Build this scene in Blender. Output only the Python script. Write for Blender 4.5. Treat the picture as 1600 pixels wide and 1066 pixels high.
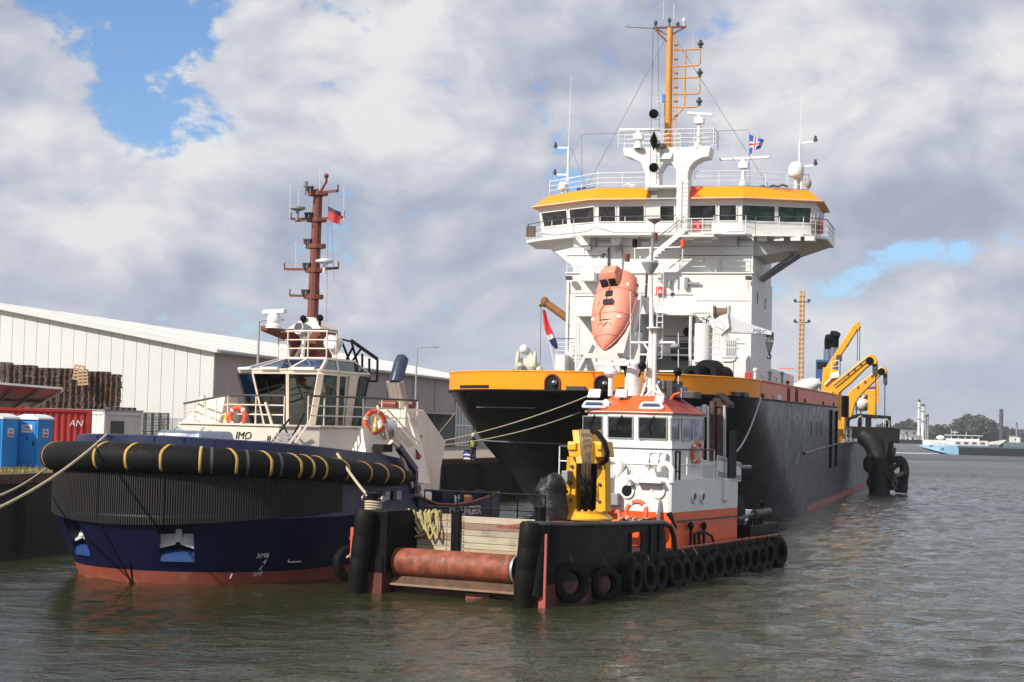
import bpy, math, random
import numpy as np
from mathutils import Vector, Matrix
random.seed(7)
R = math.radians
for o in list(bpy.data.objects): bpy.data.objects.remove(o)
S = bpy.context.scene
COL = S.collection

# ------------------------------------------------------------------ camera
FPX, PITCH, ROLL, EYE = 2650.0, 0.0499, 0.0252, 5.2
_f = np.array([0, math.cos(PITCH), math.sin(PITCH)])
_u = np.array([0, -math.sin(PITCH), math.cos(PITCH)])
_x = np.array([1.0, 0, 0])
CX = math.cos(ROLL) * _x + math.sin(ROLL) * _u
CU = -math.sin(ROLL) * _x + math.cos(ROLL) * _u
cam_d = bpy.data.cameras.new('camera')
cam_d.sensor_width = 36.0
cam_d.lens = FPX / 1600 * 36.0
cam_d.clip_start = 0.5
cam_d.clip_end = 9000
cam = bpy.data.objects.new('camera', cam_d)
COL.objects.link(cam)
m = Matrix.Identity(4)
for i in range(3):
    m[i][0], m[i][1], m[i][2] = CX[i], CU[i], -_f[i]
m[2][3] = EYE
cam.matrix_world = m
S.camera = cam

# ------------------------------------------------------------------ sun, sky, exposure
SUN_AZ, SUN_EL = R(52), R(36)      # azimuth measured from behind the camera towards the left
L = Vector((-math.sin(SUN_AZ) * math.cos(SUN_EL), -math.cos(SUN_AZ) * math.cos(SUN_EL), math.sin(SUN_EL)))
sd = bpy.data.lights.new('sun', 'SUN')
sd.energy = 4.3
sd.angle = R(0.6)
sd.color = (1.0, 0.94, 0.85)
sun = bpy.data.objects.new('sun', sd)
COL.objects.link(sun)
sun.rotation_euler = L.to_track_quat('Z', 'Y').to_euler()
S.view_settings.view_transform = 'Standard'
S.view_settings.look = 'None'
S.view_settings.exposure = 0.2
S.view_settings.gamma = 1.0
S.view_settings.use_curve_mapping = False
S.cycles.max_bounces = 6
S.cycles.diffuse_bounces = 3
S.cycles.glossy_bounces = 3
S.cycles.transmission_bounces = 3
S.cycles.caustics_reflective = False
S.cycles.caustics_refractive = False
S.cycles.use_denoising = True


class NT:
    """small helper for node trees"""
    def __init__(s, tree):
        s.t = tree
        s.n = tree.nodes
        s.l = tree.links
    def node(s, typ, **kw):
        n = s.n.new(typ)
        for k, v in kw.items():
            setattr(n, k, v)
        return n
    def put(s, sock, v):
        if isinstance(v, bpy.types.NodeSocket):
            s.l.new(v, sock)
        else:
            if hasattr(sock, 'default_value'):
                try:
                    sock.default_value = v
                except Exception:
                    sock.default_value = tuple(v) + (1.0,)
    def math(s, op, a, b=0.0, c=None, clamp=False):
        n = s.node('ShaderNodeMath', operation=op, use_clamp=clamp)
        s.put(n.inputs[0], a)
        s.put(n.inputs[1], b)
        if c is not None: s.put(n.inputs[2], c)
        return n.outputs[0]
    def vmath(s, op, a, b=(0, 0, 0)):
        n = s.node('ShaderNodeVectorMath', operation=op)
        s.put(n.inputs[0], a)
        s.put(n.inputs[1], b)
        return n.outputs['Value'] if op in ('DOT_PRODUCT', 'DISTANCE', 'LENGTH') else n.outputs[0]
    def noise(s, vec, scale, detail=4, rough=0.55, dist=0.0):
        n = s.node('ShaderNodeTexNoise')
        if vec is not None: s.put(n.inputs['Vector'], vec)
        n.inputs['Scale'].default_value = scale
        n.inputs['Detail'].default_value = detail
        n.inputs['Roughness'].default_value = rough
        n.inputs['Distortion'].default_value = dist
        return n.outputs['Fac']
    def ramp(s, fac, a, b, lo=0.0, hi=1.0, smooth=True):
        n = s.node('ShaderNodeMapRange', interpolation_type='SMOOTHSTEP' if smooth else 'LINEAR')
        s.put(n.inputs[0], fac)
        n.inputs[1].default_value, n.inputs[2].default_value = a, b
        n.inputs[3].default_value, n.inputs[4].default_value = lo, hi
        return n.outputs[0]
    def mix(s, fac, a, b, blend='MIX'):
        n = s.node('ShaderNodeMix', data_type='RGBA', blend_type=blend)
        s.put(n.inputs[0], fac)
        for k, v in ((6, a), (7, b)):
            if isinstance(v, bpy.types.NodeSocket): s.l.new(v, n.inputs[k])
            else: n.inputs[k].default_value = tuple(v)[:3] + (1.0,)
        return n.outputs[2]
    def map(s, vec, scale=(1, 1, 1), loc=(0, 0, 0)):
        n = s.node('ShaderNodeMapping')
        s.put(n.inputs[0], vec)
        n.inputs['Location'].default_value = loc
        n.inputs['Scale'].default_value = scale
        return n.outputs[0]


def ray(px, py):
    return CX * (px - 800) / FPX - CU * (py - 533) / FPX + _f


# sky: clear Nishita sky with a broken cumulus cover mixed over it by direction
w = bpy.data.worlds.new('World')
S.world = w
w.use_nodes = True
T_ = NT(w.node_tree)
T_.n.clear()
out = T_.node('ShaderNodeOutputWorld')
bg = T_.node('ShaderNodeBackground')
sky = T_.node('ShaderNodeTexSky', sky_type='NISHITA')
sky.sun_disc = False
sky.sun_elevation = SUN_EL
sky.sun_rotation = math.atan2(L.x, L.y) % (2 * math.pi)
sky.altitude = 0
sky.air_density = 1.0
sky.dust_density = 0.8
sky.ozone_density = 1.6
tc = T_.node('ShaderNodeTexCoord')
dv = tc.outputs['Generated']
dvs = T_.map(dv, (1.0, 1.0, 1.55))
warp = T_.node('ShaderNodeTexNoise')
T_.put(warp.inputs['Vector'], dvs)
warp.inputs['Scale'].default_value = 5.0
warp.inputs['Detail'].default_value = 3
wv = T_.vmath('SCALE', T_.vmath('SUBTRACT', warp.outputs['Color'], (0.5, 0.5, 0.5)))
wv.node.inputs['Scale'].default_value = 0.10
dw = T_.vmath('ADD', dvs, wv)
SK = 7.0
n_a = T_.noise(dw, SK, 10, 0.60)
n_r = T_.noise(dw, SK, 7, 0.53)
n_l = T_.noise(T_.vmath('ADD', dw, (-0.030, -0.012, 0.034)), SK, 6, 0.5)
n_e = T_.noise(dw, 34.0, 6, 0.62)
n_m = T_.noise(dw, 17.0, 6, 0.58)
n_ml = T_.noise(T_.vmath('ADD', dw, (-0.014, -0.006, 0.016)), 17.0, 5, 0.5)
n_big = T_.noise(T_.map(dv, (1, 1, 2.2), (3.1, 1.7, 0.4)), 3.2, 4, 0.5)


def blob(px, py, rx, ry, amp):
    """a smooth bump around one direction of the sky (units: radians roughly)"""
    d = Vector(ray(px, py)).normalized()
    e = T_.vmath('SUBTRACT', dv, tuple(d))
    n = T_.vmath('LENGTH', T_.vmath('MULTIPLY', e, (1 / rx, 1 / rx, 1 / ry)))
    return T_.math('MULTIPLY', T_.ramp(n, 0.0, 1.0, 1.0, 0.0), amp)


def total(items):
    s = items[0]
    for i in items[1:]:
        s = T_.math('ADD', s, i)
    return s


# cover field: positive = cloud.  Gaps in the cover (blue) and thick heads
cover = T_.math('ADD', T_.math('ADD', T_.math('MULTIPLY', T_.math('SUBTRACT', n_a, 0.5), 3.2), T_.math('ADD', T_.math('MULTIPLY', T_.math('SUBTRACT', n_e, 0.5), 1.9), T_.math('MULTIPLY', T_.math('SUBTRACT', n_m, 0.5), 3.0))), T_.math('MULTIPLY', T_.math('SUBTRACT', n_big, 0.5), 0.4))
gaps = total([blob(200, 20, .10, .05, -1.05), blob(110, 25, .05, .045, -.55), blob(290, 35, .045, .04, -.75), blob(215, 110, .06, .06, -.95), blob(265, 180, .06, .04, -.95), blob(338, 205, .025, .03, -1.15), blob(205, 75, .022, .025, .5),
              blob(1510, 386, .095, .017, -1.5), blob(1240, 450, .06, .03, -1.0), blob(345, 490, .07, .03, -.9), blob(1430, 410, .06, .02, -.9),
              blob(45, 110, .055, .05, .45), blob(400, 90, .07, .05, .35), blob(1540, 470, .06, .035, .4)])
cov = T_.math('ADD', T_.math('ADD', cover, gaps), 1.02)
alpha = T_.ramp(cov, -0.22, 0.50)
# light on the billows: difference of the field towards the sun, and a broad brightness
rel = T_.math('MULTIPLY', T_.math('SUBTRACT', n_r, n_l), 2.4)
broad = total([blob(160, 210, .14, .06, .14), blob(250, 300, .16, .06, .10), blob(600, 120, .20, .09, .10), blob(420, 60, .08, .05, .12), blob(1430, 215, .16, .06, .20), blob(1130, 60, .25, .06, .05),
               blob(900, 330, .2, .05, .06), blob(1540, 440, .07, .035, .30), blob(1290, 500, .06, .02, .10),
               blob(1400, 345, .16, .035, -.26), blob(1300, 420, .10, .03, -.16), blob(330, 470, .28, .04, -.10), blob(100, 400, .2, .05, -.08),
               blob(1500, 60, .14, .06, -.10), blob(930, 200, .10, .06, -.06), blob(1100, 330, .18, .05, -.10)])
rel = T_.math('ADD', rel, T_.math('MULTIPLY', T_.math('SUBTRACT', n_m, n_ml), 1.5))
val = T_.math('ADD', T_.math('ADD', T_.math('MULTIPLY', T_.math('SUBTRACT', n_big, 0.5), 1.1), rel), T_.math('ADD', broad, 0.50))
cr = T_.node('ShaderNodeValToRGB')
T_.put(cr.inputs[0], val)
el = cr.color_ramp.elements
el[0].position, el[0].color = 0.0, (0.390, 0.430, 0.550, 1)
el[1].position, el[1].color = 1.0, (0.815, 0.815, 0.825, 1)
e = cr.color_ramp.elements.new(0.35); e.color = (0.500, 0.535, 0.635, 1)
e = cr.color_ramp.elements.new(0.62); e.color = (0.615, 0.638, 0.710, 1)
BGS = 0.11
clouds = T_.vmath('SCALE', cr.outputs[0])
clouds.node.inputs['Scale'].default_value = 0.87 / BGS
sk = T_.vmath('MULTIPLY', sky.outputs[0], (0.78, 0.96, 1.22))
zc = T_.node('ShaderNodeSeparateXYZ'); T_.put(zc.inputs[0], dv)
hz = T_.ramp(zc.outputs[2], 0.0, 0.10, 0.55, 0.0)
col = T_.mix(alpha, sk, clouds)
pale = tuple(v / BGS for v in (0.50, 0.55, 0.66))
col = T_.mix(hz, col, pale)
T_.l.new(col, bg.inputs['Color'])
bg.inputs['Strength'].default_value = BGS
T_.l.new(bg.outputs[0], out.inputs['Surface'])


# ------------------------------------------------------------------ frames: own position, own axes, real metres
class Frame:
    def __init__(s, o, yaw):
        s.o = np.array([o[0], o[1], 0.0])
        s.yaw = yaw
        s.ex = np.array([math.cos(yaw), -math.sin(yaw), 0])
        s.ey = np.array([math.sin(yaw), math.cos(yaw), 0])
    def loc(s, p):
        q = p - s.o
        return Vector((q @ s.ex, q @ s.ey, p[2]))
    def world(s, p):
        v = s.o + s.ex * p[0] + s.ey * p[1]
        return Vector((v[0], v[1], p[2]))
    def _at(s, px, py, t):
        return s.loc(np.array([0, 0, EYE]) + ray(px, py) * t)
    def P(s, px, py, ly):
        return s._at(px, py, (ly + s.o @ s.ey) / (ray(px, py) @ s.ey))
    def Q(s, px, py, lx):
        return s._at(px, py, (lx + s.o @ s.ex) / (ray(px, py) @ s.ex))
    def Z(s, px, py, z):
        return s._at(px, py, (z - EYE) / ray(px, py)[2])


G = Frame((0, 0), 0.0)


# ------------------------------------------------------------------ materials
MATS = {}


def paint(name, col, rough=0.45, metal=0.0, dirt=0.12, dirtcol=(0.20, 0.16, 0.12), streak=0.0, streakcol=None, scale=0.7, bump=0.0, bscale=8.0, var=0.10, spec=0.5, coat=0.0):
    mt = bpy.data.materials.new(name)
    mt.use_nodes = True
    t = NT(mt.node_tree)
    b = t.n['Principled BSDF']
    oc = t.node('ShaderNodeTexCoord').outputs['Object']
    c = col
    if var:
        v = t.noise(oc, scale * 1.3, 5, 0.6)
        c = t.mix(t.ramp(v, 0.25, 0.75), tuple(x * (1 - var) for x in col), tuple(min(1, x * (1 + var)) for x in col))
    if dirt:
        d = t.noise(oc, scale, 8, 0.68, 0.4)
        c = t.mix(t.math('MULTIPLY', t.ramp(d, 0.50, 0.72), dirt), c, dirtcol)
    if streak:
        sv = t.noise(t.map(oc, (3.2, 3.2, 0.16)), 1.4, 5, 0.65)
        c = t.mix(t.math('MULTIPLY', t.ramp(sv, 0.52, 0.74), streak), c, streakcol or dirtcol)
    t.put(b.inputs['Base Color'], c)
    rn = t.noise(oc, scale * 4, 4)
    t.put(b.inputs['Roughness'], t.ramp(rn, 0.2, 0.8, max(0.03, rough - 0.09), min(1, rough + 0.09)))
    b.inputs['Metallic'].default_value = metal
    b.inputs['Specular IOR Level'].default_value = spec
    b.inputs['Coat Weight'].default_value = coat
    if bump:
        bn = t.node('ShaderNodeBump')
        bn.inputs['Strength'].default_value = bump
        bn.inputs['Distance'].default_value = 0.05
        t.put(bn.inputs['Height'], t.noise(oc, bscale, 6, 0.6))
        t.l.new(bn.outputs[0], b.inputs['Normal'])
    MATS[name] = mt
    return mt


def glass(name, col, rough=0.06, var=0.5):
    """window glass seen from outside: dark interior behind a reflecting sheet"""
    mt = bpy.data.materials.new(name)
    mt.use_nodes = True
    t = NT(mt.node_tree)
    b = t.n['Principled BSDF']
    oc = t.node('ShaderNodeTexCoord').outputs['Object']
    v = t.noise(oc, 1.3, 3, 0.5, 1.2)
    c = t.mix(t.ramp(v, 0.42, 0.68), col, tuple(min(1, x * (1 + 3 * var) + 0.012 * var) for x in col))
    t.put(b.inputs['Base Color'], c)
    b.inputs['Roughness'].default_value = rough
    b.inputs['Specular IOR Level'].default_value = 0.75
    MATS[name] = mt
    return mt


WHITE = paint('white_paint', (0.79, 0.79, 0.76), 0.45, dirt=0.07, dirtcol=(0.50, 0.44, 0.36), streak=0.08, streakcol=(0.50, 0.40, 0.30), var=0.02)
WHITE2 = paint('clean_white', (0.82, 0.82, 0.80), 0.35, dirt=0.05)
GREYP = paint('grey_paint', (0.30, 0.31, 0.32), 0.5)
DARKG = paint('dark_grey_paint', (0.06, 0.062, 0.066), 0.5)
BLACKP = paint('black_paint', (0.0045, 0.0045, 0.005), 0.5, dirt=0.3, dirtcol=(0.011, 0.009, 0.008), streak=0.3, streakcol=(0.018, 0.013, 0.010), spec=0.14)
HULLB = paint('black_hull_paint', (0.0042, 0.0042, 0.0046), 0.32, dirt=0.35, dirtcol=(0.009, 0.0085, 0.008), streak=0.2, streakcol=(0.012, 0.0115, 0.011), scale=0.25, bump=0.03, bscale=0.35, spec=0.17)
YELLOW = paint('amber_paint', (0.95, 0.318, 0.004), 0.5, dirt=0.03, var=0.03, spec=0.3)
ORANGE = paint('orange_paint', (0.80, 0.115, 0.018), 0.38, dirt=0.12, dirtcol=(0.35, 0.06, 0.02), streak=0.2, streakcol=(0.45, 0.05, 0.015))
REDOR = paint('red_orange_paint', (0.80, 0.10, 0.02), 0.4, dirt=0.05)
SALMON = paint('salmon_paint', (0.80, 0.215, 0.13), 0.5, dirt=0.10, dirtcol=(0.5, 0.14, 0.10), streak=0.15, streakcol=(0.45, 0.12, 0.08))
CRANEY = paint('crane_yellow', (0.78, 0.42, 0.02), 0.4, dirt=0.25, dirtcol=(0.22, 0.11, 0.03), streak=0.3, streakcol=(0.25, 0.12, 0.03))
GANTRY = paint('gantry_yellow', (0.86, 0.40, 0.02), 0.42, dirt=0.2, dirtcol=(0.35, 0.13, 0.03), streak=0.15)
NAVY = paint('navy_hull_paint', (0.0045, 0.0068, 0.042), 0.42, dirt=0.2, dirtcol=(0.014, 0.014, 0.032), streak=0.25, streakcol=(0.014, 0.015, 0.036), scale=0.5, spec=0.28)
NAVYL = paint('navy_bulwark_paint', (0.010, 0.015, 0.060), 0.36, dirt=0.1, dirtcol=(.03, .03, .05))
BOOT = paint('boot_top_red', (0.30, 0.070, 0.042), 0.55, dirt=0.5, dirtcol=(0.38, 0.20, 0.14), streak=0.35, streakcol=(0.45, 0.22, 0.16), scale=0.9, bump=0.1)
BEIGE = paint('cream_paint', (0.79, 0.69, 0.57), 0.45, dirt=0.12, dirtcol=(0.45, 0.33, 0.24), streak=0.15, streakcol=(0.5, 0.36, 0.25))
MASTR = paint('mast_red_brown', (0.17, 0.042, 0.026), 0.5, dirt=0.15, dirtcol=(0.08, 0.03, 0.02))
RUBBER = paint('black_rubber', (0.008, 0.0078, 0.0075), 0.62, dirt=0.45, dirtcol=(0.026, 0.021, 0.018), scale=1.6, bump=0.15, bscale=14, spec=0.14)
RUBRIB = paint('ribbed_rubber', (0.030, 0.028, 0.027), 0.7, dirt=0.55, dirtcol=(0.060, 0.032, 0.022), scale=0.8, spec=0.3)
STRAP = paint('yellow_webbing', (0.52, 0.31, 0.075), 0.8, dirt=0.3, dirtcol=(0.25, 0.16, 0.06))
RUST = paint('rusted_steel', (0.27, 0.066, 0.030), 0.6, dirt=0.85, dirtcol=(0.13, 0.042, 0.028), scale=2.6, bump=0.25, bscale=22, var=0.45, streak=0.5, streakcol=(0.42, 0.19, 0.11))
LIFEB = paint('lifeboat_salmon', (0.80, 0.285, 0.185), 0.5, dirt=0.12, dirtcol=(0.62, 0.20, 0.13), streak=0.12, streakcol=(0.86, 0.42, 0.30), scale=0.9)
RUSTP = paint('rusted_plate', (0.10, 0.058, 0.034), 0.85, dirt=1.0, dirtcol=(0.19, 0.042, 0.014), scale=2.6, streak=0.6, streakcol=(0.12, 0.105, 0.08), bump=0.2, bscale=16, var=0.3)
STEEL = paint('galvanised_steel', (0.42, 0.43, 0.44), 0.42, metal=0.5, dirt=0.2)
CHROME = paint('brushed_steel', (0.34, 0.37, 0.46), 0.25, metal=0.95, dirt=0.15)
ROPE = paint('mooring_rope', (0.52, 0.44, 0.30), 0.9, dirt=0.3, dirtcol=(0.2, 0.16, 0.1), scale=5)
RED = paint('signal_red', (0.62, 0.045, 0.045), 0.45, dirt=0.1)
BUOY = paint('lifebuoy_orange', (0.78, 0.10, 0.035), 0.5, dirt=0.1)
BLUE = paint('blue_plastic', (0.020, 0.235, 0.62), 0.45, dirt=0.08, dirtcol=(0.05, 0.2, 0.4))
FUNBLUE = paint('funnel_blue', (0.035, 0.10, 0.26), 0.4)
CONTR = paint('container_red', (0.36, 0.018, 0.016), 0.5, dirt=0.25, dirtcol=(0.2, 0.03, 0.02), streak=0.2)
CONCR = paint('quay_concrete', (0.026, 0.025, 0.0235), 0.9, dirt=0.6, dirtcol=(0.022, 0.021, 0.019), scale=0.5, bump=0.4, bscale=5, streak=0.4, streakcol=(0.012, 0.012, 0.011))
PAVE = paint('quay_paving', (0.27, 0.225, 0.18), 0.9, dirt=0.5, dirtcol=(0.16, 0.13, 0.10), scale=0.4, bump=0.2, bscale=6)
PALWOOD = paint('pallet_wood', (0.135, 0.085, 0.060), 0.85, dirt=0.5, dirtcol=(0.05, 0.03, 0.022), scale=0.8, var=0.35)
PALNEW = paint('fresh_pallet_wood', (0.52, 0.36, 0.22), 0.85, dirt=0.2)
CLAD = paint('white_cladding', (0.68, 0.69, 0.66), 0.5, dirt=0.12, dirtcol=(0.45, 0.43, 0.38), scale=0.25, var=0.03)
CLADG = paint('grey_cladding', (0.40, 0.36, 0.345), 0.55, dirt=0.2, dirtcol=(0.26, 0.22, 0.20), streak=0.25, streakcol=(0.22, 0.19, 0.17), scale=0.25)
ROOFW = paint('pale_roofing', (0.74, 0.74, 0.68), 0.55, dirt=0.2, dirtcol=(0.5, 0.5, 0.42), scale=0.2)
VOID = paint('dark_opening', (0.008, 0.006, 0.006), 0.9, dirt=0)
GLASSD = glass('dark_window_glass', (0.012, 0.013, 0.014))
GLASSG = glass('green_window_glass', (0.014, 0.030, 0.022), 0.04, 0.35)
GLASSB = glass('blue_skylight_glass', (0.012, 0.030, 0.075), 0.05, 0.4)
GLASSL = glass('pale_reflecting_glass', (0.10, 0.12, 0.16), 0.05, 1.0)
CANVAS = paint('black_tarpaulin', (0.011, 0.011, 0.012), 0.4, dirt=0.2, dirtcol=(.03, .03, .03), bump=1.0, bscale=7)
LAMPG = paint('lamp_lens', (0.55, 0.56, 0.55), 0.12, dirt=0.1)
PRINTB = paint('dark_print', (0.012, 0.012, 0.014), 0.6, dirt=0)
PRINTW = paint('white_print', (0.74, 0.74, 0.74), 0.6, dirt=0.25)
PRINTBL = paint('blue_print', (0.02, 0.03, 0.22), 0.5, dirt=0)
PRINTR = paint('red_print', (0.60, 0.06, 0.05), 0.5, dirt=0)


def plank_mat(name, col, col2):
    mt = bpy.data.materials.new(name)
    mt.use_nodes = True
    t = NT(mt.node_tree)
    b = t.n['Principled BSDF']
    oc = t.node('ShaderNodeTexCoord').outputs['Object']
    g = t.noise(t.map(oc, (0.5, 9, 22)), 2.0, 7, 0.65, 0.6)
    k = t.noise(oc, 1.4, 5, 0.6)
    c = t.mix(t.ramp(g, 0.35, 0.7), col, col2)
    c = t.mix(t.math('MULTIPLY', t.ramp(k, 0.5, 0.72), 0.55), c, tuple(x * 0.55 for x in col2))
    t.put(b.inputs['Base Color'], c)
    b.inputs['Roughness'].default_value = 0.85
    bn = t.node('ShaderNodeBump')
    bn.inputs['Strength'].default_value = 0.35
    bn.inputs['Distance'].default_value = 0.02
    t.put(bn.inputs['Height'], g)
    t.l.new(bn.outputs[0], b.inputs['Normal'])
    return mt


PLANKS = [plank_mat('pale_timber', (0.52, 0.40, 0.27), (0.40, 0.27, 0.16)), plank_mat('grey_timber', (0.46, 0.40, 0.32), (0.34, 0.28, 0.21)),
          plank_mat('reddish_timber', (0.34, 0.22, 0.16), (0.25, 0.15, 0.105)), plank_mat('bleached_timber', (0.55, 0.49, 0.36), (0.43, 0.36, 0.25))]
PILE = plank_mat('old_pile_timber', (0.14, 0.085, 0.05), (0.06, 0.035, 0.022))

# ------------------------------------------------------------------ objects
BASE = {}


def V(*a):
    return Vector(a)


class MB:
    """collects simple shapes (in the frame's coordinates) and links them as one mesh object"""
    def __init__(s):
        s.v, s.f = [], []
    def add(s, vs, fs):
        o = len(s.v)
        s.v += [tuple(p) for p in vs]
        s.f += [tuple(i + o for i in f) for f in fs]
        return s
    def poly(s, *pts):
        return s.add(pts, [range(len(pts))])
    def box(s, x0, x1, y0, y1, z0, z1):
        return s.add([(x, y, z) for z in (z0, z1) for y in (y0, y1) for x in (x0, x1)],
                     [(0, 2, 3, 1), (4, 5, 7, 6), (0, 1, 5, 4), (2, 6, 7, 3), (0, 4, 6, 2), (1, 3, 7, 5)])
    def ext(s, pts, vec):
        n = len(pts)
        vec = Vector(vec)
        a = [Vector(p) for p in pts]
        b = [p + vec for p in a]
        return s.add(a + b, [tuple(range(n))[::-1], tuple(range(n, 2 * n))] + [(i, (i + 1) % n, n + (i + 1) % n, n + i) for i in range(n)])
    def hull2(s, a, b):
        """two matching polygons joined into a closed solid"""
        n = len(a)
        return s.add(list(a) + list(b), [tuple(range(n))[::-1], tuple(range(n, 2 * n))] + [(i, (i + 1) % n, n + (i + 1) % n, n + i) for i in range(n)])
    def bar(s, p, q, w, h=None, up=(0, 0, 1)):
        p, q = Vector(p), Vector(q)
        h = h or w
        d = (q - p)
        if d.length < 1e-6: return s
        d.normalize()
        a = d.cross(Vector(up))
        if a.length < 1e-3: a = d.cross(Vector((0, 1, 0)))
        a.normalize()
        b = a.cross(d).normalized()
        c = [a * (i * w / 2) + b * (j * h / 2) for i, j in ((-1, -1), (1, -1), (1, 1), (-1, 1))]
        return s.hull2([p + k for k in c], [q + k for k in c])
    def tube(s, pts, r, n=7, closed=False):
        pts = [Vector(p) for p in pts]
        m_ = len(pts)
        rs = r if isinstance(r, (list, tuple)) else [r] * m_
        rings = []
        last = None
        for i, p in enumerate(pts):
            if closed: d = pts[(i + 1) % m_] - pts[i - 1]
            else: d = pts[min(i + 1, m_ - 1)] - pts[max(i - 1, 0)]
            if d.length < 1e-9: d = Vector((0, 0, 1))
            d.normalize()
            if last is None:
                a = d.cross(Vector((0, 0, 1)))
                if a.length < 0.05: a = d.cross(Vector((0, 1, 0)))
            else:
                a = last - d * last.dot(d)
            a.normalize()
            last = a
            b = d.cross(a)
            rings.append([p + (a * math.cos(2 * math.pi * k / n) + b * math.sin(2 * math.pi * k / n)) * rs[i] for k in range(n)])
        return s.loft(rings, True, not closed, closed)
    def cyl(s, p, q, r0, r1=None, n=14):
        return s.tube([p, q], [r0, r0 if r1 is None else r1], n)
    def loft(s, rings, ring_closed=True, caps=True, loop=False):
        n = len(rings[0])
        vs = [p for r in rings for p in r]
        fs = []
        k = len(rings)
        for i in range(k if loop else k - 1):
            j = (i + 1) % k
            for a in range(n if ring_closed else n - 1):
                b = (a + 1) % n
                fs.append((i * n + a, i * n + b, j * n + b, j * n + a))
        if caps and ring_closed:
            fs.append(tuple(range(n))[::-1])
            fs.append(tuple(range((k - 1) * n, k * n)))
        return s.add(vs, fs)
    def lathe(s, prof, c=(0, 0, 0), axis=(0, 0, 1), n=20, closed=False):
        c = Vector(c)
        q = Vector((0, 0, 1)).rotation_difference(Vector(axis).normalized())
        rings = [[c + q @ Vector((r * math.cos(2 * math.pi * k / n), r * math.sin(2 * math.pi * k / n), z)) for k in range(n)] for r, z in prof]
        return s.loft(rings, True, not closed, closed)
    def ball(s, c, r, n=14, sc=(1, 1, 1)):
        c = Vector(c)
        k = n // 2
        rings = [[c + Vector((r * sc[0] * math.sin(t) * math.cos(2 * math.pi * a / n), r * sc[1] * math.sin(t) * math.sin(2 * math.pi * a / n), -r * sc[2] * math.cos(t))) for a in range(n)]
                 for t in [max(0.02, min(math.pi - 0.02, math.pi * i / k)) for i in range(k + 1)]]
        return s.loft(rings)
    def build(s, name, mat, parent=None, smooth=38, bevel=0.0, kind=None, label=None, base=None, subsurf=0):
        b = BASE.get(parent.name, Vector()) if parent else (Vector(base) if base is not None else Vector())
        me = bpy.data.meshes.new(name)
        me.from_pydata([(p[0] - b[0], p[1] - b[1], p[2] - b[2]) for p in s.v], [], s.f)
        me.validate()
        import bmesh
        bm = bmesh.new()
        bm.from_mesh(me)
        bmesh.ops.recalc_face_normals(bm, faces=bm.faces)
        bm.to_mesh(me)
        bm.free()
        if isinstance(mat, (list, tuple)):
            for x in mat: me.materials.append(x)
        else:
            me.materials.append(mat)
        if smooth:
            me.shade_smooth()
            me.set_sharp_from_angle(angle=R(smooth))
        o = bpy.data.objects.new(name, me)
        COL.objects.link(o)
        if parent:
            o.parent = parent
            BASE[o.name] = b
        else:
            BASE[o.name] = b
            if base is not None: o.location = b
        if bevel:
            bv = o.modifiers.new('bevel', 'BEVEL')
            bv.width = bevel
            bv.segments = 2
            bv.limit_method = 'ANGLE'
            bv.angle_limit = R(40)
        if kind: o['kind'] = kind
        if label: o['label'] = label
        return o


def thing(name, label, cat, fr=G, base=(0, 0, 0), group=None):
    o = bpy.data.objects.new(name, None)
    o.empty_display_size = 0.3
    COL.objects.link(o)
    o.location = fr.world(base)
    o.rotation_euler = (0, 0, -fr.yaw)
    o['label'] = label
    o['category'] = cat
    if group: o['group'] = group
    BASE[o.name] = Vector(base)
    return o


def tag(o, label, cat, group=None):
    o['label'] = label
    o['category'] = cat
    if group: o['group'] = group
    return o


def copy_tree(o, parent=None):
    c = o.copy()
    COL.objects.link(c)
    if parent: c.parent = parent
    BASE[c.name] = BASE.get(o.name, Vector())
    for ch in list(o.children):
        copy_tree(ch, c)
    return c


def text(s, size, at, right, up, mat, parent, name='lettering', depth=0.01, align='CENTER', shear=0.0):
    cu = bpy.data.curves.new(name, 'FONT')
    cu.body = s
    cu.size = size
    cu.align_x = align
    cu.align_y = 'CENTER'
    cu.extrude = depth
    cu.shear = shear
    cu.resolution_u = 3
    tmp = bpy.data.objects.new(name, cu)
    COL.objects.link(tmp)
    dg = bpy.context.evaluated_depsgraph_get()
    me = bpy.data.meshes.new_from_object(tmp.evaluated_get(dg))
    bpy.data.objects.remove(tmp)
    r, u = Vector(right).normalized(), Vector(up).normalized()
    n = r.cross(u)
    b = BASE.get(parent.name, Vector())
    mm = Matrix.Identity(4)
    for i in range(3):
        mm[i][0], mm[i][1], mm[i][2], mm[i][3] = r[i], u[i], n[i], at[i] - b[i]
    me.transform(mm)
    me.materials.clear()
    me.materials.append(mat)
    o = bpy.data.objects.new(name, me)
    COL.objects.link(o)
    o.parent = parent
    BASE[o.name] = b
    return o


def rail(pts, h, parent, mat=None, bars=2, gap=1.5, r=0.025, name='railing', topmat=None, lean=0.0):
    """stanchions and rails along a polyline of base points"""
    mat = mat or WHITE2
    pts = [Vector(p) for p in pts]
    mb = MB()
    up = Vector((0, 0, h))
    for k in range(1, bars + 1):
        if k == bars and topmat: continue
        mb.tube([p + up * (k / bars) for p in pts], r * (1.2 if k == bars else 0.85), 6)
    for a, b in zip(pts, pts[1:]):
        n = max(1, round((b - a).length / gap))
        for i in range(n + (1 if b is pts[-1] else 0)):
            p = a.lerp(b, i / n)
            mb.cyl(p, p + up, r, n=6)
    o = mb.build(name, mat, parent)
    if topmat:
        MB().tube([p + up for p in pts], r * 1.3, 6).build('handrail', topmat, o)
    return o


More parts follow.
